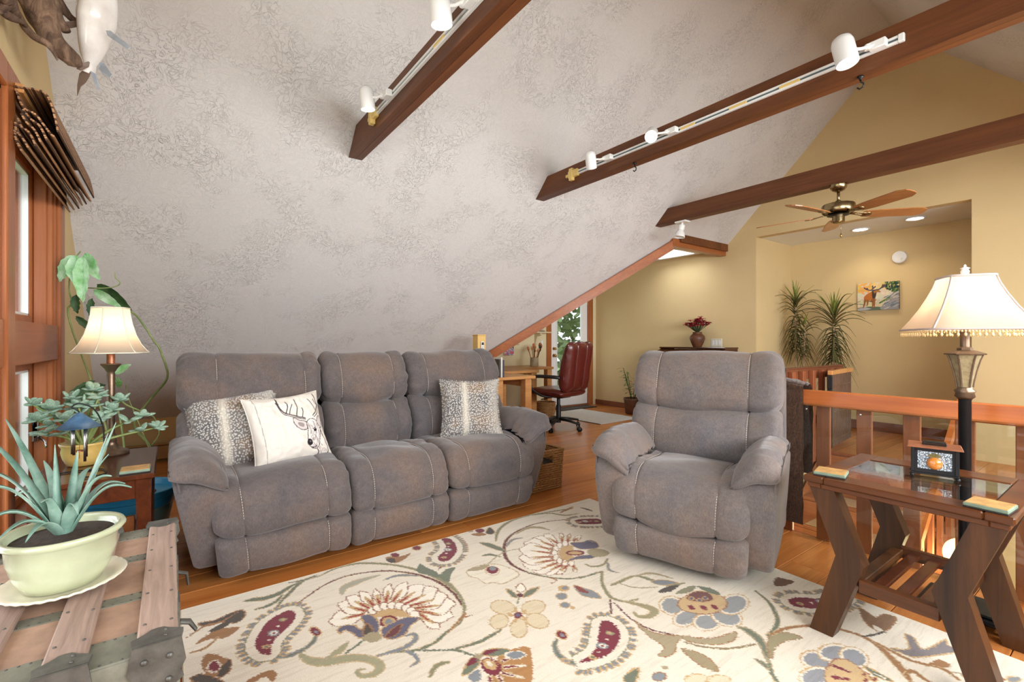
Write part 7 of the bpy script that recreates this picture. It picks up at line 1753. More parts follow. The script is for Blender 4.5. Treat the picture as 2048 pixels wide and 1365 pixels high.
('d',1171,1352,17,13,0,0.6,-1,0),
('d',1171,1352,9,7,9,0.6,-1,0),
('d',1191,1314,7,5,15,0.6,-1,0),
('d',1223,1236,7,5,15,0.6,-1,0),
('p',[1098,1198,1099,1180,1082,1170,1058,1173,1040,1188,1039,1206,1056,1216,1080,1213],9,-1,4),
('p',[1092,1197,1093,1183,1079,1175,1060,1177,1046,1189,1045,1202,1059,1211,1078,1208],11,-1,4),
('p',[1085,1195,1084,1190,1078,1187,1070,1187,1065,1191,1065,1196,1071,1199,1079,1199],4,-1,4),
('p',[1241,1739,1254,1684,1235,1646,1193,1645,1152,1684,1136,1742,1156,1783,1200,1781],15,9,3),
('p',[1231,1733,1242,1690,1227,1659,1194,1659,1162,1690,1149,1735,1165,1767,1200,1766],24,-1,4),
('p',[1301,1756,1324,1704,1325,1644,1303,1608,1271,1615,1246,1665,1244,1728,1267,1767],15,9,3),
('p',[1298,1742,1315,1702,1315,1653,1298,1623,1274,1629,1255,1667,1254,1718,1272,1749],24,-1,4),
('p',[1385,1772,1399,1719,1385,1672,1353,1656,1318,1680,1303,1733,1316,1783,1351,1800],15,9,3),
('p',[1379,1763,1389,1722,1378,1684,1352,1671,1325,1689,1313,1730,1325,1770,1352,1783],24,-1,4),
('p',[1435,1844,1436,1791,1406,1758,1359,1763,1322,1804,1318,1860,1351,1895,1400,1888],15,9,3),
('p',[1426,1841,1426,1799,1400,1773,1361,1776,1331,1808,1329,1851,1357,1879,1398,1874],24,-1,4),
('p',[1373,2015,1397,1943,1391,1871,1360,1837,1320,1860,1294,1930,1297,2007,1331,2043],15,9,3),
('p',[1368,2001,1387,1943,1383,1884,1357,1855,1325,1873,1304,1930,1308,1993,1335,2023],24,-1,4),
('p',[1196,1756,1185,1835,1213,1923,1274,1959,1330,1919,1341,1845,1321,1776,1282,1738,1236,1722],25,8,3),
('p',[1272,1768,1270,1758,1259,1754,1245,1759,1236,1769,1238,1779,1249,1783,1263,1778],11,-1,4),
('p',[1304,1808,1302,1798,1291,1795,1277,1799,1269,1810,1270,1820,1281,1824,1295,1818],11,-1,4),
('p',[1328,1850,1326,1840,1315,1836,1301,1842,1293,1852,1295,1863,1306,1866,1319,1860],11,-1,4),
('p',[1201,1810,1184,1888,1222,1936,1272,1908,1257,1840],26,9,3),
('p',[1219,1841,1223,1830,1220,1820,1213,1817,1206,1823,1202,1834,1204,1845,1211,1847],12,9,3),
('p',[1248,1856,1252,1845,1250,1835,1243,1832,1235,1838,1232,1849,1234,1860,1241,1862],12,9,3),
('p',[1253,1893,1256,1881,1254,1871,1247,1868,1239,1874,1236,1886,1238,1896,1245,1899],12,9,3),
('p',[1147,1807,1141,1900,1165,1945,1177,1873],0,-1,4),
('p',[1165,1945,1219,1982,1271,1965,1235,1941],2,-1,4),
('s',[927,1629,929,1685,934,1790,1009,1823,1086,1849,1114,1927],[6,14,10,18,16,4],0),
('p',[1012,1806,1035,1865,1095,1901,1067,1823],4,9,3),
('p',[1093,1757,1086,1823,1114,1887,1122,1797],13,-1,4),
('s',[934,1790,967,1878,1056,1916],[3,14,4],14),
('s',[938,1676,993,1694,1035,1740,1062,1791],[3,8,8,3],14),
('p',[1034,917,1027,987,1062,1043,1198,947,1222,901,1176,837,1114,818,1090,882],27,-1,4),
('s',[1058,926,1064,998],[14,6],15),
('s',[1058,926,1062,969],[7,3],11),
('s',[1090,911,1125,974],[14,6],15),
('s',[1090,911,1111,949],[7,3],11),
('s',[1111,889,1165,929],[14,6],15),
('s',[1111,889,1144,913],[7,3],11),
('s',[1114,866,1164,860],[14,6],15),
('s',[1114,866,1144,862],[7,3],11),
('s',[1101,840,1140,814],[14,6],15),
('s',[1101,840,1125,824],[7,3],11),
('p',[987,878,975,915,1004,964,1031,976,1028,924],2,9,3),
('p',[988,884,979,916,999,944,1002,904],11,-1,4),
('p',[996,864,980,835,1031,771,1043,794,1029,841],2,9,3),
('p',[995,862,982,837,1004,807,1012,833],11,-1,4),
('p',[1031,952,1049,1001,1083,1007,1072,954],4,15,3),
('p',[1050,783,1045,834,1091,812,1088,781],4,15,3),
('p',[1101,887,1103,862,1079,844,1043,843,1014,861,1011,886,1036,904,1073,904],11,-1,4),
('p',[1076,885,1076,870,1059,858,1034,857,1015,867,1014,883,1032,895,1058,896],9,-1,4),
('p',[1059,881,1059,873,1050,868,1037,867,1027,871,1028,879,1037,885,1050,885],15,-1,4),
('p',[995,879,1001,869,998,858,988,851,977,853,970,862,973,874,984,881],14,-1,4),
('p',[1371,1200,1359,1239,1363,1288,1394,1246,1403,1204],2,9,3),
('p',[1449,1328,1454,1310,1448,1291,1434,1282,1420,1289,1415,1307,1421,1327,1435,1335],4,5,3),
('p',[1426,1371,1428,1362,1425,1353,1418,1349,1412,1351,1410,1360,1413,1369,1419,1374],14,-1,4),
('s',[975,680,947,713,942,735,952,764],[10,16,16,6],0),
('p',[1539,1433,1542,1408,1529,1379,1509,1362,1492,1367,1489,1392,1501,1422,1522,1439],28,9,3),
('p',[1585,1490,1587,1464,1575,1435,1554,1418,1538,1424,1535,1450,1548,1480,1569,1496],28,9,3),
('s',[1346,2124,1422,2083,1488,2012,1524,1948,1539,1864,1538,1829],[6,10,13,12,10,8],2),
('p',[1440,1796,1476,1819,1524,1809,1558,1782,1593,1731,1626,1676,1594,1703,1544,1756,1494,1784],2,14,6),
('p',[1548,1826,1554,1884,1578,1921,1624,1927,1597,1860,1594,1778,1615,1704,1583,1748],29,5,2),
('s',[1624,1674,1647,1637,1681,1608],[12,10,10],2),
('p',[1581,1660,1604,1671,1633,1656,1628,1644],2,14,3),
('s',[1544,1854,1561,1946,1610,2040,1672,2099,1733,2123,1785,2121,1832,2092,1882,2045,1920,2002,1941,1968],[8,11,11,11,12,14,18,22,18,8],5),
('s',[1794,2125,1866,2108,1916,2106,1966,2133,1998,2178],[6,14,11,10,4],5),
('p',[1950,2125,1966,2190,1999,2185,1981,2142],5,-1,4),
('s',[1966,2133,1998,2137,2035,2111],[4,12,6],5),
('s',[1919,1988,1928,2040,1956,2027,1979,2019],[4,14,12,8],5),
('p',[1843,2130,1884,2179,1848,2274,1874,2277,1912,2217,1934,2279,1948,2362,1966,2323,2005,2323,1980,2267,1941,2186,1905,2131,1879,2127],30,9,4),
('p',[1674,2348,1709,2336,1741,2319,1755,2381,1794,2378,1800,2277,1790,2224,1761,2218,1714,2266],31,5,3),
('p',[1754,2248,1773,2247,1793,2231,1772,2216],15,-1,4),
('s',[1757,2128,1779,2175,1795,2232],[6,8,6],13),
('p',[1373,2244,1342,2327,1376,2348,1413,2361,1404,2286],32,-1,4),
('d',1424,2160,16,10,4,3.18,9,3),
('d',1423,2178,16,10,4,3.03,9,3),
('d',1425,2195,16,10,4,2.9,9,3),
('d',1436,2230,16,10,4,2.65,9,3),
('d',1445,2248,16,10,4,2.5,9,3),
('d',1459,2266,16,10,4,2.39,9,3),
('d',1488,2296,16,10,4,2.4,9,3),
('d',1499,2308,16,10,4,2.52,9,3),
('d',1514,2340,16,10,4,2.9,9,3),
('d',1518,2356,16,10,4,2.89,9,3),
('d',1522,2374,16,10,4,2.82,9,3),
('d',1534,2407,16,10,4,2.71,9,3),
('d',1548,2435,16,10,4,2.53,9,3),
('d',1559,2450,16,10,4,2.18,9,3),
('d',1585,2468,16,10,4,1.42,9,3),
('d',1585,2468,16,10,4,1.42,9,3),
('d',1630,2461,16,10,4,0.76,9,3),
('d',1647,2442,16,10,4,0.46,9,3),
('d',1660,2411,16,10,4,0.16,9,3),
('d',1663,2394,16,10,4,0.01,9,3),
('d',1661,2360,16,10,4,-0.16,9,3),
('d',1656,2331,16,10,4,-0.16,9,3),
('d',1653,2309,16,10,4,-0.1,9,3),
('d',1651,2284,16,10,4,-0.17,9,3),
('d',1644,2254,16,10,4,-0.29,9,3),
('d',1640,2238,16,10,4,-0.33,9,3),
('d',1628,2205,16,10,4,-0.42,9,3),
('d',1620,2188,16,10,4,-0.49,9,3),
('d',1602,2157,16,10,4,-0.66,9,3),
('d',1591,2143,16,10,4,-0.73,9,3),
('d',1569,2120,16,10,4,-0.87,9,3),
('d',1545,2102,16,10,4,-1.11,9,3),
('d',1532,2096,16,10,4,-1.29,9,3),
('d',1499,2090,16,10,4,4.53,9,3),
('d',1481,2093,16,10,4,4.28,9,3),
('d',1451,2110,16,10,4,3.89,9,3),
('d',1439,2123,16,10,4,3.68,9,3),
('p',[1432,2161,1434,2194,1444,2226,1466,2261,1494,2290,1513,2313,1522,2338,1531,2371,1543,2403,1556,2431,1587,2459,1640,2437,1651,2409,1654,2377,1650,2347,1646,2321,1643,2298,1639,2271,1631,2241,1619,2208,1604,2177,1584,2149,1563,2127,1541,2110,1515,2100,1483,2102,1457,2117,1437,2144],0,-1,0),
('p',[1437,2162,1438,2193,1448,2224,1470,2257,1498,2287,1517,2311,1527,2336,1536,2370,1547,2401,1560,2428,1589,2454,1636,2435,1646,2407,1649,2377,1645,2347,1641,2321,1638,2299,1634,2272,1626,2242,1615,2210,1599,2179,1580,2152,1559,2130,1538,2115,1514,2105,1485,2107,1461,2121,1442,2146],15,-1,0),
('p',[1470,2167,1471,2187,1478,2210,1495,2236,1522,2264,1546,2294,1559,2327,1567,2361,1577,2388,1589,2411,1599,2423,1608,2417,1614,2400,1616,2379,1612,2353,1608,2326,1605,2302,1602,2279,1595,2252,1584,2223,1571,2196,1555,2173,1537,2155,1522,2143,1508,2137,1495,2138,1482,2145,1472,2159],11,-1,0),
('d',1513,2177,16,12,9,0.6,-1,0),
('d',1513,2177,8,6,2,0.6,-1,0),
('d',1561,2269,24,19,4,0.6,-1,0),
('d',1561,2269,15,12,15,0.6,-1,0),
('d',1561,2269,7,5,11,0.6,-1,0),
('d',1588,2345,17,13,0,0.6,-1,0),
('d',1588,2345,9,7,9,0.6,-1,0),
('d',1576,2306,7,5,15,0.6,-1,0),
('d',1539,2225,7,5,15,0.6,-1,0),
('p',[1754,1852,1752,1804,1727,1771,1693,1772,1668,1807,1669,1857,1695,1892,1730,1889],15,9,3),
('p',[1745,1847,1743,1811,1723,1786,1696,1786,1678,1812,1679,1849,1700,1875,1727,1874],33,-1,4),
('p',[1768,1981,1771,1925,1752,1875,1722,1856,1696,1881,1691,1937,1711,1991,1743,2009],15,9,3),
('p',[1760,1970,1762,1929,1747,1890,1723,1874,1704,1892,1701,1933,1717,1974,1742,1989],33,-1,4),
('p',[1826,1963,1821,1915,1795,1893,1762,1909,1741,1955,1745,2006,1773,2029,1807,2010],15,9,3),
('p',[1817,1962,1813,1926,1792,1910,1767,1922,1751,1956,1755,1994,1776,2011,1802,1997],33,-1,4),
('p',[1777,1800,1783,1748,1767,1694,1739,1668,1715,1684,1707,1735,1723,1792,1753,1819],15,9,3),
('p',[1771,1789,1775,1749,1762,1706,1740,1684,1721,1696,1716,1735,1729,1779,1752,1802],33,-1,4),
('p',[1752,1796,1748,1887,1770,1921,1805,1917,1829,1902,1850,1899,1858,1852,1855,1776,1804,1705],25,8,3),
('s',[1761,1850,1801,1858],[16,10],11),
('s',[1784,1786,1815,1816],[16,10],11),
('p',[1843,1893,1844,1881,1841,1872,1835,1869,1830,1876,1829,1887,1833,1897,1838,1900],11,9,3),
('p',[1856,1865,1857,1854,1854,1844,1848,1842,1844,1848,1843,1859,1846,1869,1852,1871],11,9,3),
('p',[1872,1891,1873,1880,1870,1870,1864,1868,1860,1874,1859,1886,1862,1895,1868,1898],11,9,3),
('p',[1820,1931,1854,1938,1910,1925,1868,1905],2,9,3),
('p',[1851,1918,1872,1923,1887,1918],7,-1,4),
('p',[2056,2184,2055,2166,2048,2150,2039,2144,2033,2152,2034,2170,2041,2187,2050,2193],4,9,3),
('p',[2156,2284,2154,2263,2145,2243,2134,2236,2128,2246,2130,2266,2139,2286,2150,2293],4,9,3),
('p',[2094,2223,2109,2250,2126,2236,2110,2189],5,-1,4),
('s',[2013,2144,2027,2157,2036,2150],[3,6,3],14),
('s',[2041,651,2009,724,2008,809,2046,884,2141,983,2262,1059,2361,1095,2457,1118,2565,1112,2667,1089,2723,1057],[4,10,13,14,13,12,16,20,18,14,6],0),
('s',[2237,505,2191,571,2139,650,2117,743,2133,837,2186,939,2264,1013,2332,1054,2438,1092,2556,1100,2663,1083],[4,5,6,6,6,7,8,12,12,10,4],1),
('s',[2041,651,2037,590,2064,547,2122,499,2176,454,2235,424],[4,10,14,14,10,4],2),
('s',[2076,322,2087,360,2106,404,2098,461,2065,509,2043,558],[4,24,28,24,14,4],2),
('s',[2177,355,2181,393,2163,436,2119,471],[4,16,14,4],2),
('s',[2023,517,2036,575,2022,640],[3,12,3],2),
('s',[2274,686,2221,712,2206,756,2199,815,2202,889],[4,30,36,24,4],3),
('s',[2260,885,2254,947,2280,997,2322,1041],[3,15,15,3],4),
('p',[2275,1049,2208,1098,2262,1106,2332,1127,2395,1114,2339,1078],2,-1,4),
('p',[2385,1114,2339,1181,2349,1225,2397,1173,2457,1131],2,-1,4),
('d',1417,843,16,10,4,3.56,9,3),
('d',1417,843,16,10,4,3.56,9,3),
('d',1398,885,16,10,4,2.9,9,3),
('d',1406,916,16,10,4,2.52,9,3),
('d',1421,938,16,10,4,2.24,9,3),
('d',1441,954,16,10,4,1.95,9,3),
('d',1467,964,16,10,4,1.66,9,3),
('d',1492,966,16,10,4,1.5,9,3),
('d',1517,965,16,10,4,1.42,9,3),
('d',1541,961,16,10,4,1.35,9,3),
('d',1565,955,16,10,4,1.28,9,3),
('d',1588,949,16,10,4,1.21,9,3),
('d',1609,941,16,10,4,1.14,9,3),
('d',1630,931,16,10,4,1.07,9,3),
('d',1650,920,16,10,4,0.99,9,3),
('d',1670,907,16,10,4,0.9,9,3),
('d',1706,875,16,10,4,0.71,9,3),
('d',1722,856,16,10,4,0.63,9,3),
('d',1736,836,16,10,4,0.54,9,3),
('d',1748,815,16,10,4,0.37,9,3),
('d',1758,792,16,10,4,0.03,9,3),
('d',1759,762,16,10,4,-0.38,9,3),
('d',1748,736,16,10,4,-0.71,9,3),
('d',1733,719,16,10,4,-0.96,9,3),
('d',1717,707,16,10,4,-1.19,9,3),
('d',1698,699,16,10,4,-1.46,9,3),
('d',1657,700,16,10,4,4.42,9,3),
('d',1640,705,16,10,4,4.27,9,3),
('d',1623,713,16,10,4,4.1,9,3),
('d',1591,741,16,10,4,3.68,9,3),
('d',1582,757,16,10,4,3.62,9,3),
('d',1566,783,16,10,4,3.96,9,3),
('d',1542,803,16,10,4,4.18,9,3),
('d',1524,813,16,10,4,4.44,9,3),
('d',1492,820,16,10,4,4.57,9,3),
('d',1470,823,16,10,4,4.51,9,3),
('d',1446,828,16,10,4,4.23,9,3),
('p',[1423,850,1414,912,1446,946,1492,957,1539,952,1585,940,1626,923,1665,900,1699,869,1729,831,1749,790,1741,741,1712,715,1677,706,1643,713,1612,732,1590,761,1578,783,1566,796,1547,810,1527,821,1494,828,1448,836],0,-1,0),
('p',[1426,853,1418,910,1448,942,1492,952,1538,947,1584,935,1624,918,1662,895,1695,865,1725,828,1744,789,1737,744,1710,719,1677,711,1645,718,1615,735,1594,764,1582,786,1569,800,1550,815,1529,826,1494,833,1450,841],15,-1,0),
('p',[1448,878,1448,895,1465,913,1492,919,1532,915,1573,904,1609,889,1642,869,1671,843,1697,810,1712,781,1709,761,1694,748,1677,744,1657,749,1637,760,1623,780,1610,804,1591,825,1568,842,1540,857,1500,866,1459,873],11,-1,0),
('d',1667,780,16,12,9,0.6,-1,0),
('d',1667,780,8,6,2,0.6,-1,0),
('d',1596,841,24,19,4,0.6,-1,0),
('d',1596,841,15,12,15,0.6,-1,0),
('d',1596,841,7,5,11,0.6,-1,0),
('d',1528,879,17,13,0,0.6,-1,0),
('d',1528,879,9,7,9,0.6,-1,0),
('d',1565,860,7,5,15,0.6,-1,0),
('d',1632,813,7,5,15,0.6,-1,0),
('d',1867,127,16,10,4,3.56,9,3),
('d',1867,127,16,10,4,3.56,9,3),
('d',1848,85,16,10,4,2.9,9,3),
('d',1856,54,16,10,4,2.52,9,3),
('d',1871,32,16,10,4,2.24,9,3),
('d',1891,16,16,10,4,1.95,9,3),
('d',1917,6,16,10,4,1.66,9,3),
('d',1942,4,16,10,4,1.5,9,3),
('d',1967,5,16,10,4,1.42,9,3),
('d',1991,9,16,10,4,1.35,9,3),
('d',2015,15,16,10,4,1.28,9,3),
('d',2038,21,16,10,4,1.21,9,3),
('d',2059,29,16,10,4,1.14,9,3),
('d',2080,39,16,10,4,1.07,9,3),
('d',2100,50,16,10,4,0.99,9,3),
('d',2120,63,16,10,4,0.9,9,3),
('d',2156,95,16,10,4,0.71,9,3),
('d',2172,114,16,10,4,0.63,9,3),
('d',2186,134,16,10,4,0.54,9,3),
('d',2198,155,16,10,4,0.37,9,3),
('d',2208,178,16,10,4,0.03,9,3),
('d',2209,208,16,10,4,-0.38,9,3),
('d',2198,234,16,10,4,-0.71,9,3),
('d',2183,251,16,10,4,-0.96,9,3),
('d',2167,263,16,10,4,-1.19,9,3),
('d',2148,271,16,10,4,-1.46,9,3),
('d',2107,270,16,10,4,4.42,9,3),
('d',2090,265,16,10,4,4.27,9,3),
('d',2073,257,16,10,4,4.1,9,3),
('d',2041,229,16,10,4,3.68,9,3),
('d',2032,213,16,10,4,3.62,9,3),
('d',2016,187,16,10,4,3.96,9,3),
('d',1992,167,16,10,4,4.18,9,3),
('d',1974,157,16,10,4,4.44,9,3),
('d',1942,150,16,10,4,4.57,9,3),
('d',1920,147,16,10,4,4.51,9,3),
('d',1896,142,16,10,4,4.23,9,3),
('p',[1873,120,1864,58,1896,24,1942,13,1989,18,2035,30,2076,47,2115,70,2149,101,2179,139,2199,180,2191,229,2162,255,2127,264,2093,257,2062,238,2040,209,2028,187,2016,174,1997,160,1977,149,1944,142,1898,134],0,-1,0),
('p',[1876,117,1868,60,1898,28,1942,18,1988,23,2034,35,2074,52,2112,75,2145,105,2175,142,2194,181,2187,226,2160,251,2127,259,2095,252,2065,235,2044,206,2032,184,2019,170,2000,155,1979,144,1944,137,1900,129],15,-1,0),
('p',[1898,92,1898,75,1915,57,1942,51,1982,55,2023,66,2059,81,2092,101,2121,127,2147,160,2162,189,2159,209,2144,222,2127,226,2107,221,2087,210,2073,190,2060,166,2041,145,2018,128,1990,113,1950,104,1909,97],11,-1,0),
('d',2117,190,16,12,9,0.6,-1,0),
('d',2117,190,8,6,2,0.6,-1,0),
('d',2046,129,24,19,4,0.6,-1,0),
('d',2046,129,15,12,15,0.6,-1,0),
('d',2046,129,7,5,11,0.6,-1,0),
('d',1978,91,17,13,0,0.6,-1,0),
('d',1978,91,9,7,9,0.6,-1,0),
('d',2015,110,7,5,15,0.6,-1,0),
('d',2082,157,7,5,15,0.6,-1,0),
('p',[2404,159,2403,183,2442,212,2490,232,2548,209,2543,175,2476,153],5,-1,4),
('p',[2473,171,2454,190,2494,207,2528,193,2512,174],11,15,4),
('p',[2542,194,2498,213,2481,239,2543,231,2566,203],13,5,3),
('p',[2512,118,2508,147,2550,184,2608,209,2594,157],13,5,3),
('p',[2648,265,2627,297,2629,350,2681,352,2699,303],5,-1,4),
('p',[2664,288,2652,325,2698,334],15,-1,4),
('p',[2465,1919,2476,1940,2472,1967,2451,1996,2440,2010,2428,2005,2425,1987,2438,1957],7,8,3),
('p',[2678,1720,2702,1696,2724,1681,2737,1682,2743,1683,2733,1696,2716,1711,2696,1719],7,8,3),
('p',[2446,1897,2433,1926,2414,1954,2391,1970,2380,1978,2383,1964,2394,1942,2417,1919],7,8,3),
('p',[2663,1697,2654,1667,2661,1634,2686,1605,2698,1592,2709,1601,2711,1623,2695,1656],7,8,3),
('p',[2437,1865,2405,1903,2373,1932,2348,1940,2336,1943,2350,1922,2375,1897,2405,1877],7,8,3),
('p',[2641,1682,2611,1651,2607,1608,2639,1562,2655,1541,2679,1548,2692,1574,2680,1620],7,8,3),
('p',[2441,1828,2369,1867,2314,1881,2300,1858,2296,1845,2336,1817,2384,1797,2420,1801],7,8,3),
('p',[2612,1677,2565,1646,2552,1598,2588,1541,2607,1515,2640,1520,2663,1547,2654,1600],7,8,3),
('p',[2455,1789,2365,1822,2302,1823,2299,1780,2301,1757,2354,1730,2411,1718,2446,1738],7,8,3),
('p',[2579,1682,2505,1663,2473,1617,2507,1550,2526,1518,2573,1516,2612,1538,2615,1594],7,8,3),
('p',[2479,1752,2375,1778,2308,1767,2315,1709,2321,1679,2384,1655,2446,1650,2480,1683],7,8,3),
('p',[2544,1696,2452,1692,2404,1653,2433,1582,2449,1548,2507,1538,2557,1553,2571,1607],7,8,3),
('p',[2510,1720,2404,1735,2341,1711,2358,1644,2369,1611,2433,1592,2494,1595,2521,1639],7,8,3),
('s',[2467,1915,2458,1946,2449,1975],[12,16,3],9),
('s',[2465,1919,2460,1939,2455,1957],[7,9,2],10),
('s',[2449,1893,2426,1921,2405,1946],[12,16,3],9),
('s',[2446,1897,2432,1914,2419,1930],[7,9,2],10),
('s',[2442,1862,2408,1888,2376,1913],[12,16,3],9),
('s',[2437,1865,2416,1882,2396,1897],[7,9,2],10),
('s',[2448,1828,2399,1833,2352,1838],[12,16,3],9),
('s',[2441,1828,2410,1832,2381,1835],[7,9,2],10),
('s',[2463,1791,2410,1780,2361,1770],[12,16,3],9),
('s',[2455,1789,2422,1783,2392,1776],[7,9,2],10),
('s',[2487,1756,2433,1731,2383,1708],[12,16,3],9),
('s',[2479,1752,2445,1737,2414,1722],[7,9,2],10),
('s',[2517,1726,2468,1688,2423,1653],[12,16,3],9),
('s',[2510,1720,2479,1697,2451,1675],[7,9,2],10),
('s',[2549,1704,2516,1652,2485,1604],[12,16,3],9),
('s',[2544,1696,2523,1664,2504,1634],[7,9,2],10),
('s',[2582,1690,2563,1632,2546,1579],[12,16,3],9),
('s',[2579,1682,2567,1645,2557,1612],[7,9,2],10),
('s',[2613,1685,2611,1627,2609,1575],[12,16,3],9),
('s',[2612,1677,2611,1640,2610,1607],[7,9,2],10),
('s',[2640,1690,2646,1639,2650,1593],[12,16,3],9),
('s',[2641,1682,2644,1650,2647,1621],[7,9,2],10),
('s',[2662,1703,2674,1665,2685,1631],[12,16,3],9),
('s',[2663,1697,2671,1673,2678,1652],[7,9,2],10),
('s',[2674,1722,2698,1709,2719,1697],[12,16,3],9),
('s',[2678,1720,2692,1712,2706,1704],[7,9,2],10),
('p',[2490,1907,2507,1884,2508,1867,2493,1865,2470,1879,2452,1902,2451,1920,2467,1922],7,8,3),
('p',[2473,1876,2490,1853,2491,1836,2476,1834,2453,1848,2435,1871,2434,1889,2449,1891],7,8,3),
('p',[2475,1833,2492,1811,2493,1794,2478,1792,2455,1806,2438,1828,2436,1845,2452,1847],7,8,3),
('p',[2495,1787,2512,1766,2513,1750,2498,1747,2476,1760,2459,1782,2457,1798,2473,1801],7,8,3),
('p',[2529,1748,2545,1728,2546,1712,2532,1709,2510,1721,2494,1742,2493,1758,2508,1761],7,8,3),
('p',[2570,1721,2586,1701,2586,1686,2572,1683,2552,1695,2536,1715,2535,1731,2549,1733],7,8,3),
('p',[2611,1711,2625,1692,2626,1676,2612,1674,2592,1685,2577,1705,2577,1720,2591,1723],7,8,3),
('p',[2644,1718,2658,1699,2659,1684,2645,1681,2626,1693,2611,1712,2611,1728,2624,1730],7,8,3),
('p',[2666,1742,2679,1722,2680,1707,2667,1705,2647,1716,2633,1736,2632,1751,2646,1754],7,8,3),
('p',[2515,1874,2495,1854,2491,1822,2505,1785,2532,1752,2566,1730,2599,1724,2624,1735,2637,1759],9,-1,4),
('p',[2474,1890,2501,1944,2534,2020,2604,1984,2596,1929,2555,1879],12,9,3),
('p',[2627,1706,2642,1782,2681,1856,2668,1940,2645,1880,2617,1807],12,9,3),
('p',[2612,1868,2618,1841,2604,1806,2577,1784,2552,1786,2545,1813,2559,1849,2587,1872],11,-1,4),
('p',[2603,1857,2607,1839,2595,1815,2576,1797,2560,1798,2557,1815,2568,1840,2588,1858],9,-1,4),
('p',[2605,1894,2604,1947,2647,1982,2697,1969,2698,1902,2652,1873],14,-1,4),
('s',[2703,1779,2745,1791,2763,1846,2732,1917],[4,10,10,6],0),
('s',[2508,1964,2519,2007,2556,2004],[4,10,4],12),
('d',1351,532,16,10,4,3.28,9,3),
('d',1348,556,16,10,4,3.04,9,3),
('d',1350,575,16,10,4,2.89,9,3),
('d',1355,594,16,10,4,2.79,9,3),
('d',1369,628,16,10,4,2.65,9,3),
('d',1379,646,16,10,4,2.62,9,3),
('d',1391,668,16,10,4,2.56,9,3),
('d',1406,690,16,10,4,2.43,9,3),
('d',1425,712,16,10,4,2.12,9,3),
('d',1455,731,16,10,4,1.58,9,3),
('d',1455,731,16,10,4,1.58,9,3),
('d',1493,731,16,10,4,1.18,9,3),
('d',1521,720,16,10,4,0.92,9,3),
('d',1545,702,16,10,4,0.66,9,3),
('d',1564,678,16,10,4,0.27,9,3),
('d',1564,678,16,10,4,0.27,9,3),
('d',1574,641,16,10,4,-0.21,9,3),
('d',1567,607,16,10,4,-0.47,9,3),
('d',1553,580,16,10,4,-0.58,9,3),
('d',1537,555,16,10,4,-0.63,9,3),
('d',1521,534,16,10,4,-0.66,9,3),
('d',1509,517,16,10,4,-0.72,9,3),
('d',1497,504,16,10,4,-0.85,9,3),
('d',1468,483,16,10,4,-1.28,9,3),
('d',1451,478,16,10,4,-1.49,9,3),
('d',1417,479,16,10,4,4.43,9,3),
('d',1400,484,16,10,4,4.25,9,3),
('d',1365,508,16,10,4,3.66,9,3),
('p',[1360,534,1359,574,1369,608,1387,642,1413,685,1458,722,1517,712,1556,673,1558,610,1529,560,1502,523,1479,500,1449,487,1419,488,1387,500],0,-1,0),
('p',[1365,536,1364,573,1374,606,1391,640,1417,682,1459,718,1514,708,1552,671,1554,612,1525,563,1498,526,1476,504,1448,492,1420,493,1390,505],15,-1,0),
('p',[1396,546,1396,567,1404,593,1420,624,1444,662,1469,686,1498,679,1523,655,1523,624,1498,582,1472,547,1456,531,1442,525,1426,525,1408,532],11,-1,0),
('d',1424,538,16,12,9,0.6,-1,0),
('d',1424,538,8,6,2,0.6,-1,0),
('d',1444,588,24,19,4,0.6,-1,0),
('d',1444,588,15,12,15,0.6,-1,0),
('d',1444,588,7,5,11,0.6,-1,0),
('d',1484,645,17,13,0,0.6,-1,0),
('d',1484,645,9,7,9,0.6,-1,0),
('d',1461,616,7,5,15,0.6,-1,0),
('d',1436,555,7,5,15,0.6,-1,0),
('d',2201,2132,16,10,4,3.28,9,3),
('d',2198,2156,16,10,4,3.04,9,3),
('d',2200,2175,16,10,4,2.89,9,3),
('d',2205,2194,16,10,4,2.79,9,3),
('d',2219,2228,16,10,4,2.65,9,3),
('d',2229,2246,16,10,4,2.62,9,3),
('d',2241,2268,16,10,4,2.56,9,3),
('d',2256,2290,16,10,4,2.43,9,3),
('d',2275,2312,16,10,4,2.12,9,3),
('d',2305,2331,16,10,4,1.58,9,3),
('d',2305,2331,16,10,4,1.58,9,3),
('d',2343,2331,16,10,4,1.18,9,3),
('d',2371,2320,16,10,4,0.92,9,3),
('d',2395,2302,16,10,4,0.66,9,3),
('d',2414,2278,16,10,4,0.27,9,3),
('d',2414,2278,16,10,4,0.27,9,3),
('d',2424,2241,16,10,4,-0.21,9,3),
('d',2417,2207,16,10,4,-0.47,9,3),
('d',2403,2180,16,10,4,-0.58,9,3),
('d',2387,2155,16,10,4,-0.63,9,3),
('d',2371,2134,16,10,4,-0.66,9,3),
('d',2359,2117,16,10,4,-0.72,9,3),
('d',2347,2104,16,10,4,-0.85,9,3),
('d',2318,2083,16,10,4,-1.28,9,3),
('d',2301,2078,16,10,4,-1.49,9,3),
('d',2267,2079,16,10,4,4.43,9,3),
('d',2250,2084,16,10,4,4.25,9,3),
('d',2215,2108,16,10,4,3.66,9,3),
('p',[2210,2134,2209,2174,2219,2208,2237,2242,2263,2285,2308,2322,2367,2312,2406,2273,2408,2210,2379,2160,2352,2123,2329,2100,2299,2087,2269,2088,2237,2100],0,-1,0),
('p',[2215,2136,2214,2173,2224,2206,2241,2240,2267,2282,2309,2318,2364,2308,2402,2271,2404,2212,2375,2163,2348,2126,2326,2104,2298,2092,2270,2093,2240,2105],15,-1,0),
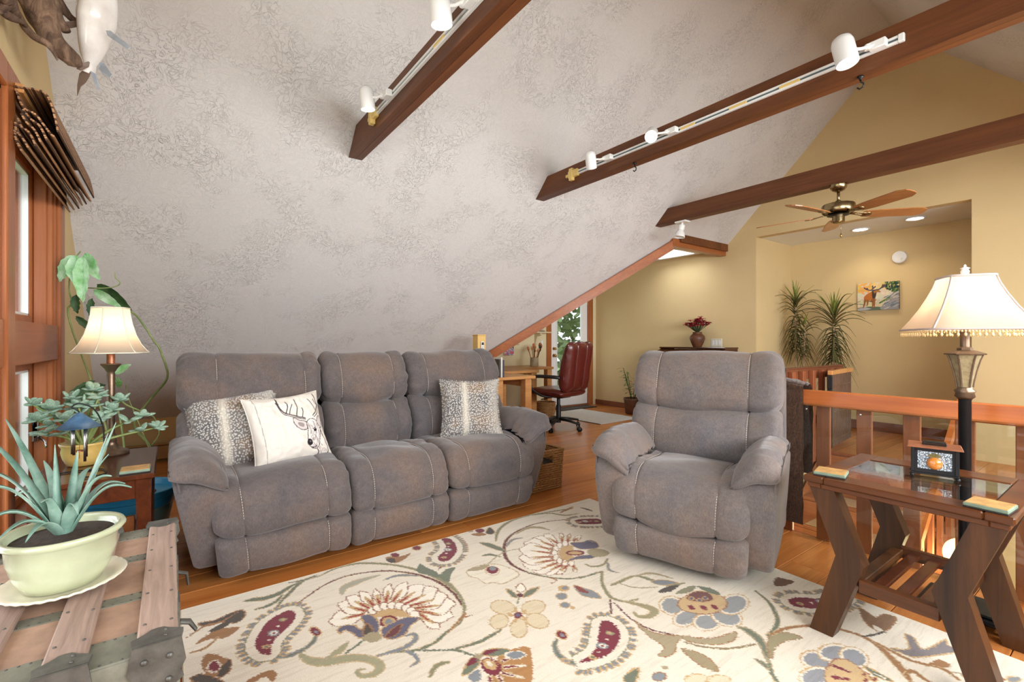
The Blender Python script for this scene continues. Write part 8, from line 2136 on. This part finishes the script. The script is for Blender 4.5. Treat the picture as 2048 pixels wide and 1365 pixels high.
('p',[2246,2146,2246,2167,2254,2193,2270,2224,2294,2262,2319,2286,2348,2279,2373,2255,2373,2224,2348,2182,2322,2147,2306,2131,2292,2125,2276,2125,2258,2132],11,-1,0),
('d',2274,2138,16,12,9,0.6,-1,0),
('d',2274,2138,8,6,2,0.6,-1,0),
('d',2294,2188,24,19,4,0.6,-1,0),
('d',2294,2188,15,12,15,0.6,-1,0),
('d',2294,2188,7,5,11,0.6,-1,0),
('d',2334,2245,17,13,0,0.6,-1,0),
('d',2334,2245,9,7,9,0.6,-1,0),
('d',2311,2216,7,5,15,0.6,-1,0),
('d',2286,2155,7,5,15,0.6,-1,0),
('p',[2416,1251,2401,1345,2449,1418,2553,1450,2597,1438,2615,1379,2618,1323,2583,1298,2566,1261,2509,1259,2475,1240],16,17,4),
('p',[2413,1253,2404,1334,2426,1381,2447,1317],14,-1,4),
('p',[2507,1386,2527,1360,2523,1332,2498,1319,2465,1328,2444,1354,2448,1382,2474,1395],15,9,3),
('p',[2496,1385,2513,1363,2511,1341,2490,1330,2462,1338,2444,1360,2446,1383,2468,1394],11,-1,4),
('p',[2478,1385,2488,1372,2486,1359,2474,1353,2458,1357,2448,1369,2450,1383,2463,1389],4,-1,4),
('p',[2046,1593,2059,1574,2055,1553,2035,1542,2012,1546,1998,1564,2003,1586,2022,1598],11,-1,4),
('p',[2070,1583,2020,1646,2103,1629,2110,1588],13,9,3),
('p',[2010,1534,2017,1523,2014,1510,2002,1502,1988,1504,1980,1515,1984,1529,1996,1537],5,-1,4),
('p',[2045,1498,2059,1560,2104,1567,2089,1518],5,-1,4),
('p',[2821,1250,2835,1217,2818,1184,2777,1169,2737,1181,2720,1215,2738,1249,2781,1264],18,19,4),
('p',[2877,1371,2903,1335,2902,1292,2876,1266,2839,1272,2812,1307,2812,1351,2840,1378],18,19,4),
('p',[2985,1299,2995,1266,2975,1239,2936,1232,2900,1249,2888,1282,2909,1311,2949,1317],18,19,4),
('p',[2957,1212,2986,1178,2986,1148,2958,1140,2917,1157,2887,1192,2886,1223,2915,1231],18,19,4),
('p',[2867,1184,2894,1157,2898,1124,2878,1104,2844,1108,2817,1134,2812,1169,2833,1190],18,19,4),
('p',[2859,1285,2868,1278,2873,1266,2873,1255,2867,1253,2858,1259,2852,1272,2852,1283],9,-1,4),
('p',[2915,1240,2914,1234,2904,1231,2891,1234,2882,1240,2883,1247,2894,1249,2907,1247],9,-1,4),
('p',[2901,1189,2893,1191,2881,1201,2873,1213,2874,1219,2883,1217,2895,1207,2902,1195],9,-1,4),
('p',[2838,1199,2833,1207,2836,1216,2844,1221,2853,1219,2858,1211,2855,1201,2847,1196],9,-1,4),
('p',[2809,1259,2816,1262,2830,1257,2844,1248,2849,1239,2842,1237,2828,1241,2814,1251],9,-1,4),
('p',[2876,1249,2885,1235,2883,1221,2870,1214,2854,1219,2845,1233,2847,1247,2860,1254],11,-1,4),
('p',[2872,1242,2877,1234,2876,1226,2869,1222,2860,1225,2855,1232,2856,1241,2864,1244],12,-1,4),
('s',[2795,1283,2757,1319],[6,4],0),
('p',[2665,1314,2707,1327,2756,1312,2726,1295],2,9,3),
('p',[2741,1451,2773,1384,2768,1334,2734,1385],2,9,3),
('p',[2691,1351,2664,1398,2717,1388,2730,1349],7,5,4),
('p',[2756,1346,2763,1335,2761,1324,2750,1318,2738,1321,2731,1332,2733,1344,2744,1350],1,-1,4),
('s',[2927,1729,2929,1785,2934,1890,3009,1923,3086,1949,3114,2027],[6,14,10,18,16,4],0),
('p',[3012,1906,3035,1965,3095,2001,3067,1923],4,9,3),
('p',[3093,1857,3086,1923,3114,1987,3122,1897],13,-1,4),
('s',[2934,1890,2967,1978,3056,2016],[3,14,4],14),
('s',[2938,1776,2993,1794,3035,1840,3062,1891],[3,8,8,3],14),
('p',[2934,403,2927,333,2962,277,3098,373,3122,419,3076,483,3014,502,2990,438],27,-1,4),
('s',[2958,394,2964,322],[14,6],15),
('s',[2958,394,2962,351],[7,3],11),
('s',[2990,409,3025,346],[14,6],15),
('s',[2990,409,3011,371],[7,3],11),
('s',[3011,431,3065,391],[14,6],15),
('s',[3011,431,3044,407],[7,3],11),
('s',[3014,454,3064,460],[14,6],15),
('s',[3014,454,3044,458],[7,3],11),
('s',[3001,480,3040,506],[14,6],15),
('s',[3001,480,3025,496],[7,3],11),
('p',[2887,442,2875,405,2904,356,2931,344,2928,396],2,9,3),
('p',[2888,436,2879,404,2899,376,2902,416],11,-1,4),
('p',[2896,456,2880,485,2931,549,2943,526,2929,479],2,9,3),
('p',[2895,458,2882,483,2904,513,2912,487],11,-1,4),
('p',[2931,368,2949,319,2983,313,2972,366],4,15,3),
('p',[2950,537,2945,486,2991,508,2988,539],4,15,3),
('p',[3001,433,3003,458,2979,476,2943,477,2914,459,2911,434,2936,416,2973,416],11,-1,4),
('p',[2976,435,2976,450,2959,462,2934,463,2915,453,2914,437,2932,425,2958,424],9,-1,4),
('p',[2959,439,2959,447,2950,452,2937,453,2927,449,2928,441,2937,435,2950,435],15,-1,4),
('p',[2895,441,2901,451,2898,462,2888,469,2877,467,2870,458,2873,446,2884,439],14,-1,4)]

rw, rl = 3.05, 2.42
pr = Paint(rw, rl, .0042, (224, 214, 196))
def cl(i): return RUG_COLS[i] if i >= 0 else None
def prs(a): return [(a[i]/1000, a[i+1]/1000) for i in range(0, len(a), 2)]
for q in RUG:
    if q[0] == 's':
        P_ = catmull(prs(q[1]), 6) if len(q[1]) > 4 else prs(q[1]); W_ = list(np.interp(np.linspace(0, 1, len(P_)), np.linspace(0, 1, len(q[2])), q[2])/1000)
        if max(q[2]) > 9: pr.stroke(P_, [w*1.25+.003 for w in W_], (190, 166, 126))
        pr.stroke(P_, W_, cl(q[3]))
    elif q[0] == 'p': pr.poly(catmull(prs(q[1]), 4, True), cl(q[2]), cl(q[3]), q[4]/1000)
    else: pr.disc(q[1]/1000, q[2]/1000, q[3]/1000, q[4]/1000, cl(q[5]), q[6], cl(q[7]), q[8]/1000)
# woven wander of the pile
jit = np.random.RandomState(4)
ix = np.clip(np.arange(pr.nx)[:, None]+jit.randint(-1, 2, (pr.nx, pr.ny)), 0, pr.nx-1); iy = np.clip(np.arange(pr.ny)[None, :]+jit.randint(-1, 2, (pr.nx, pr.ny)), 0, pr.ny-1)
sel = jit.rand(pr.nx, pr.ny) < .35; mixd = pr.a[ix, iy]; pr.a[sel] = mixd[sel]
n = NT('rug_pile'); a_ = n.add('ShaderNodeVertexColor'); a_.layer_name = 'paint'; v = n.coord(); f = n.noise(v, 320, 2, .6); st_ = n.noise(n.coord((1, .12, 1), (0, 0, .35)), 60, 4, .6)
c = n.mix(.35, a_.outputs[0], n.ramp(f, [(.3, (.6, .58, .55, 1)), (.7, (1, 1, 1, 1))]), 'MULTIPLY'); c = n.mix(.35, c, n.ramp(st_, [(.36, (.74, .70, .64, 1)), (.5, (1, 1, 1, 1))]), 'MULTIPLY')
n.col(c); n.set(Roughness=.95, Specular_IOR_Level=.1, Sheen_Weight=.2, Normal=n.bump(f, .35, .004)); MAT['rug_pile'] = n.m
plain('rug_edge', srgb(206, 194, 168), .95, bump=.4)
rug = thing('floral_rug', 'cream wool rug with scrolling vines, paisleys and lotus flowers', 'rug', (-2.44, .035, 0))
pr.to_mesh('rug_pile', lambda x, y: (x, y, .010), 'rug_pile', rug)
MB().box(.001, rw-.001, .001, rl-.001, .0005, .0092).build('rug_backing', 'rug_edge', rug)
bd = MB(); bd.tube([(0, 0, .0055), (rw, 0, .0055), (rw, rl, .0055), (0, rl, .0055), (0, 0, .0055)], .0052, 6); bd.build('bound_edge', 'rug_edge', rug)
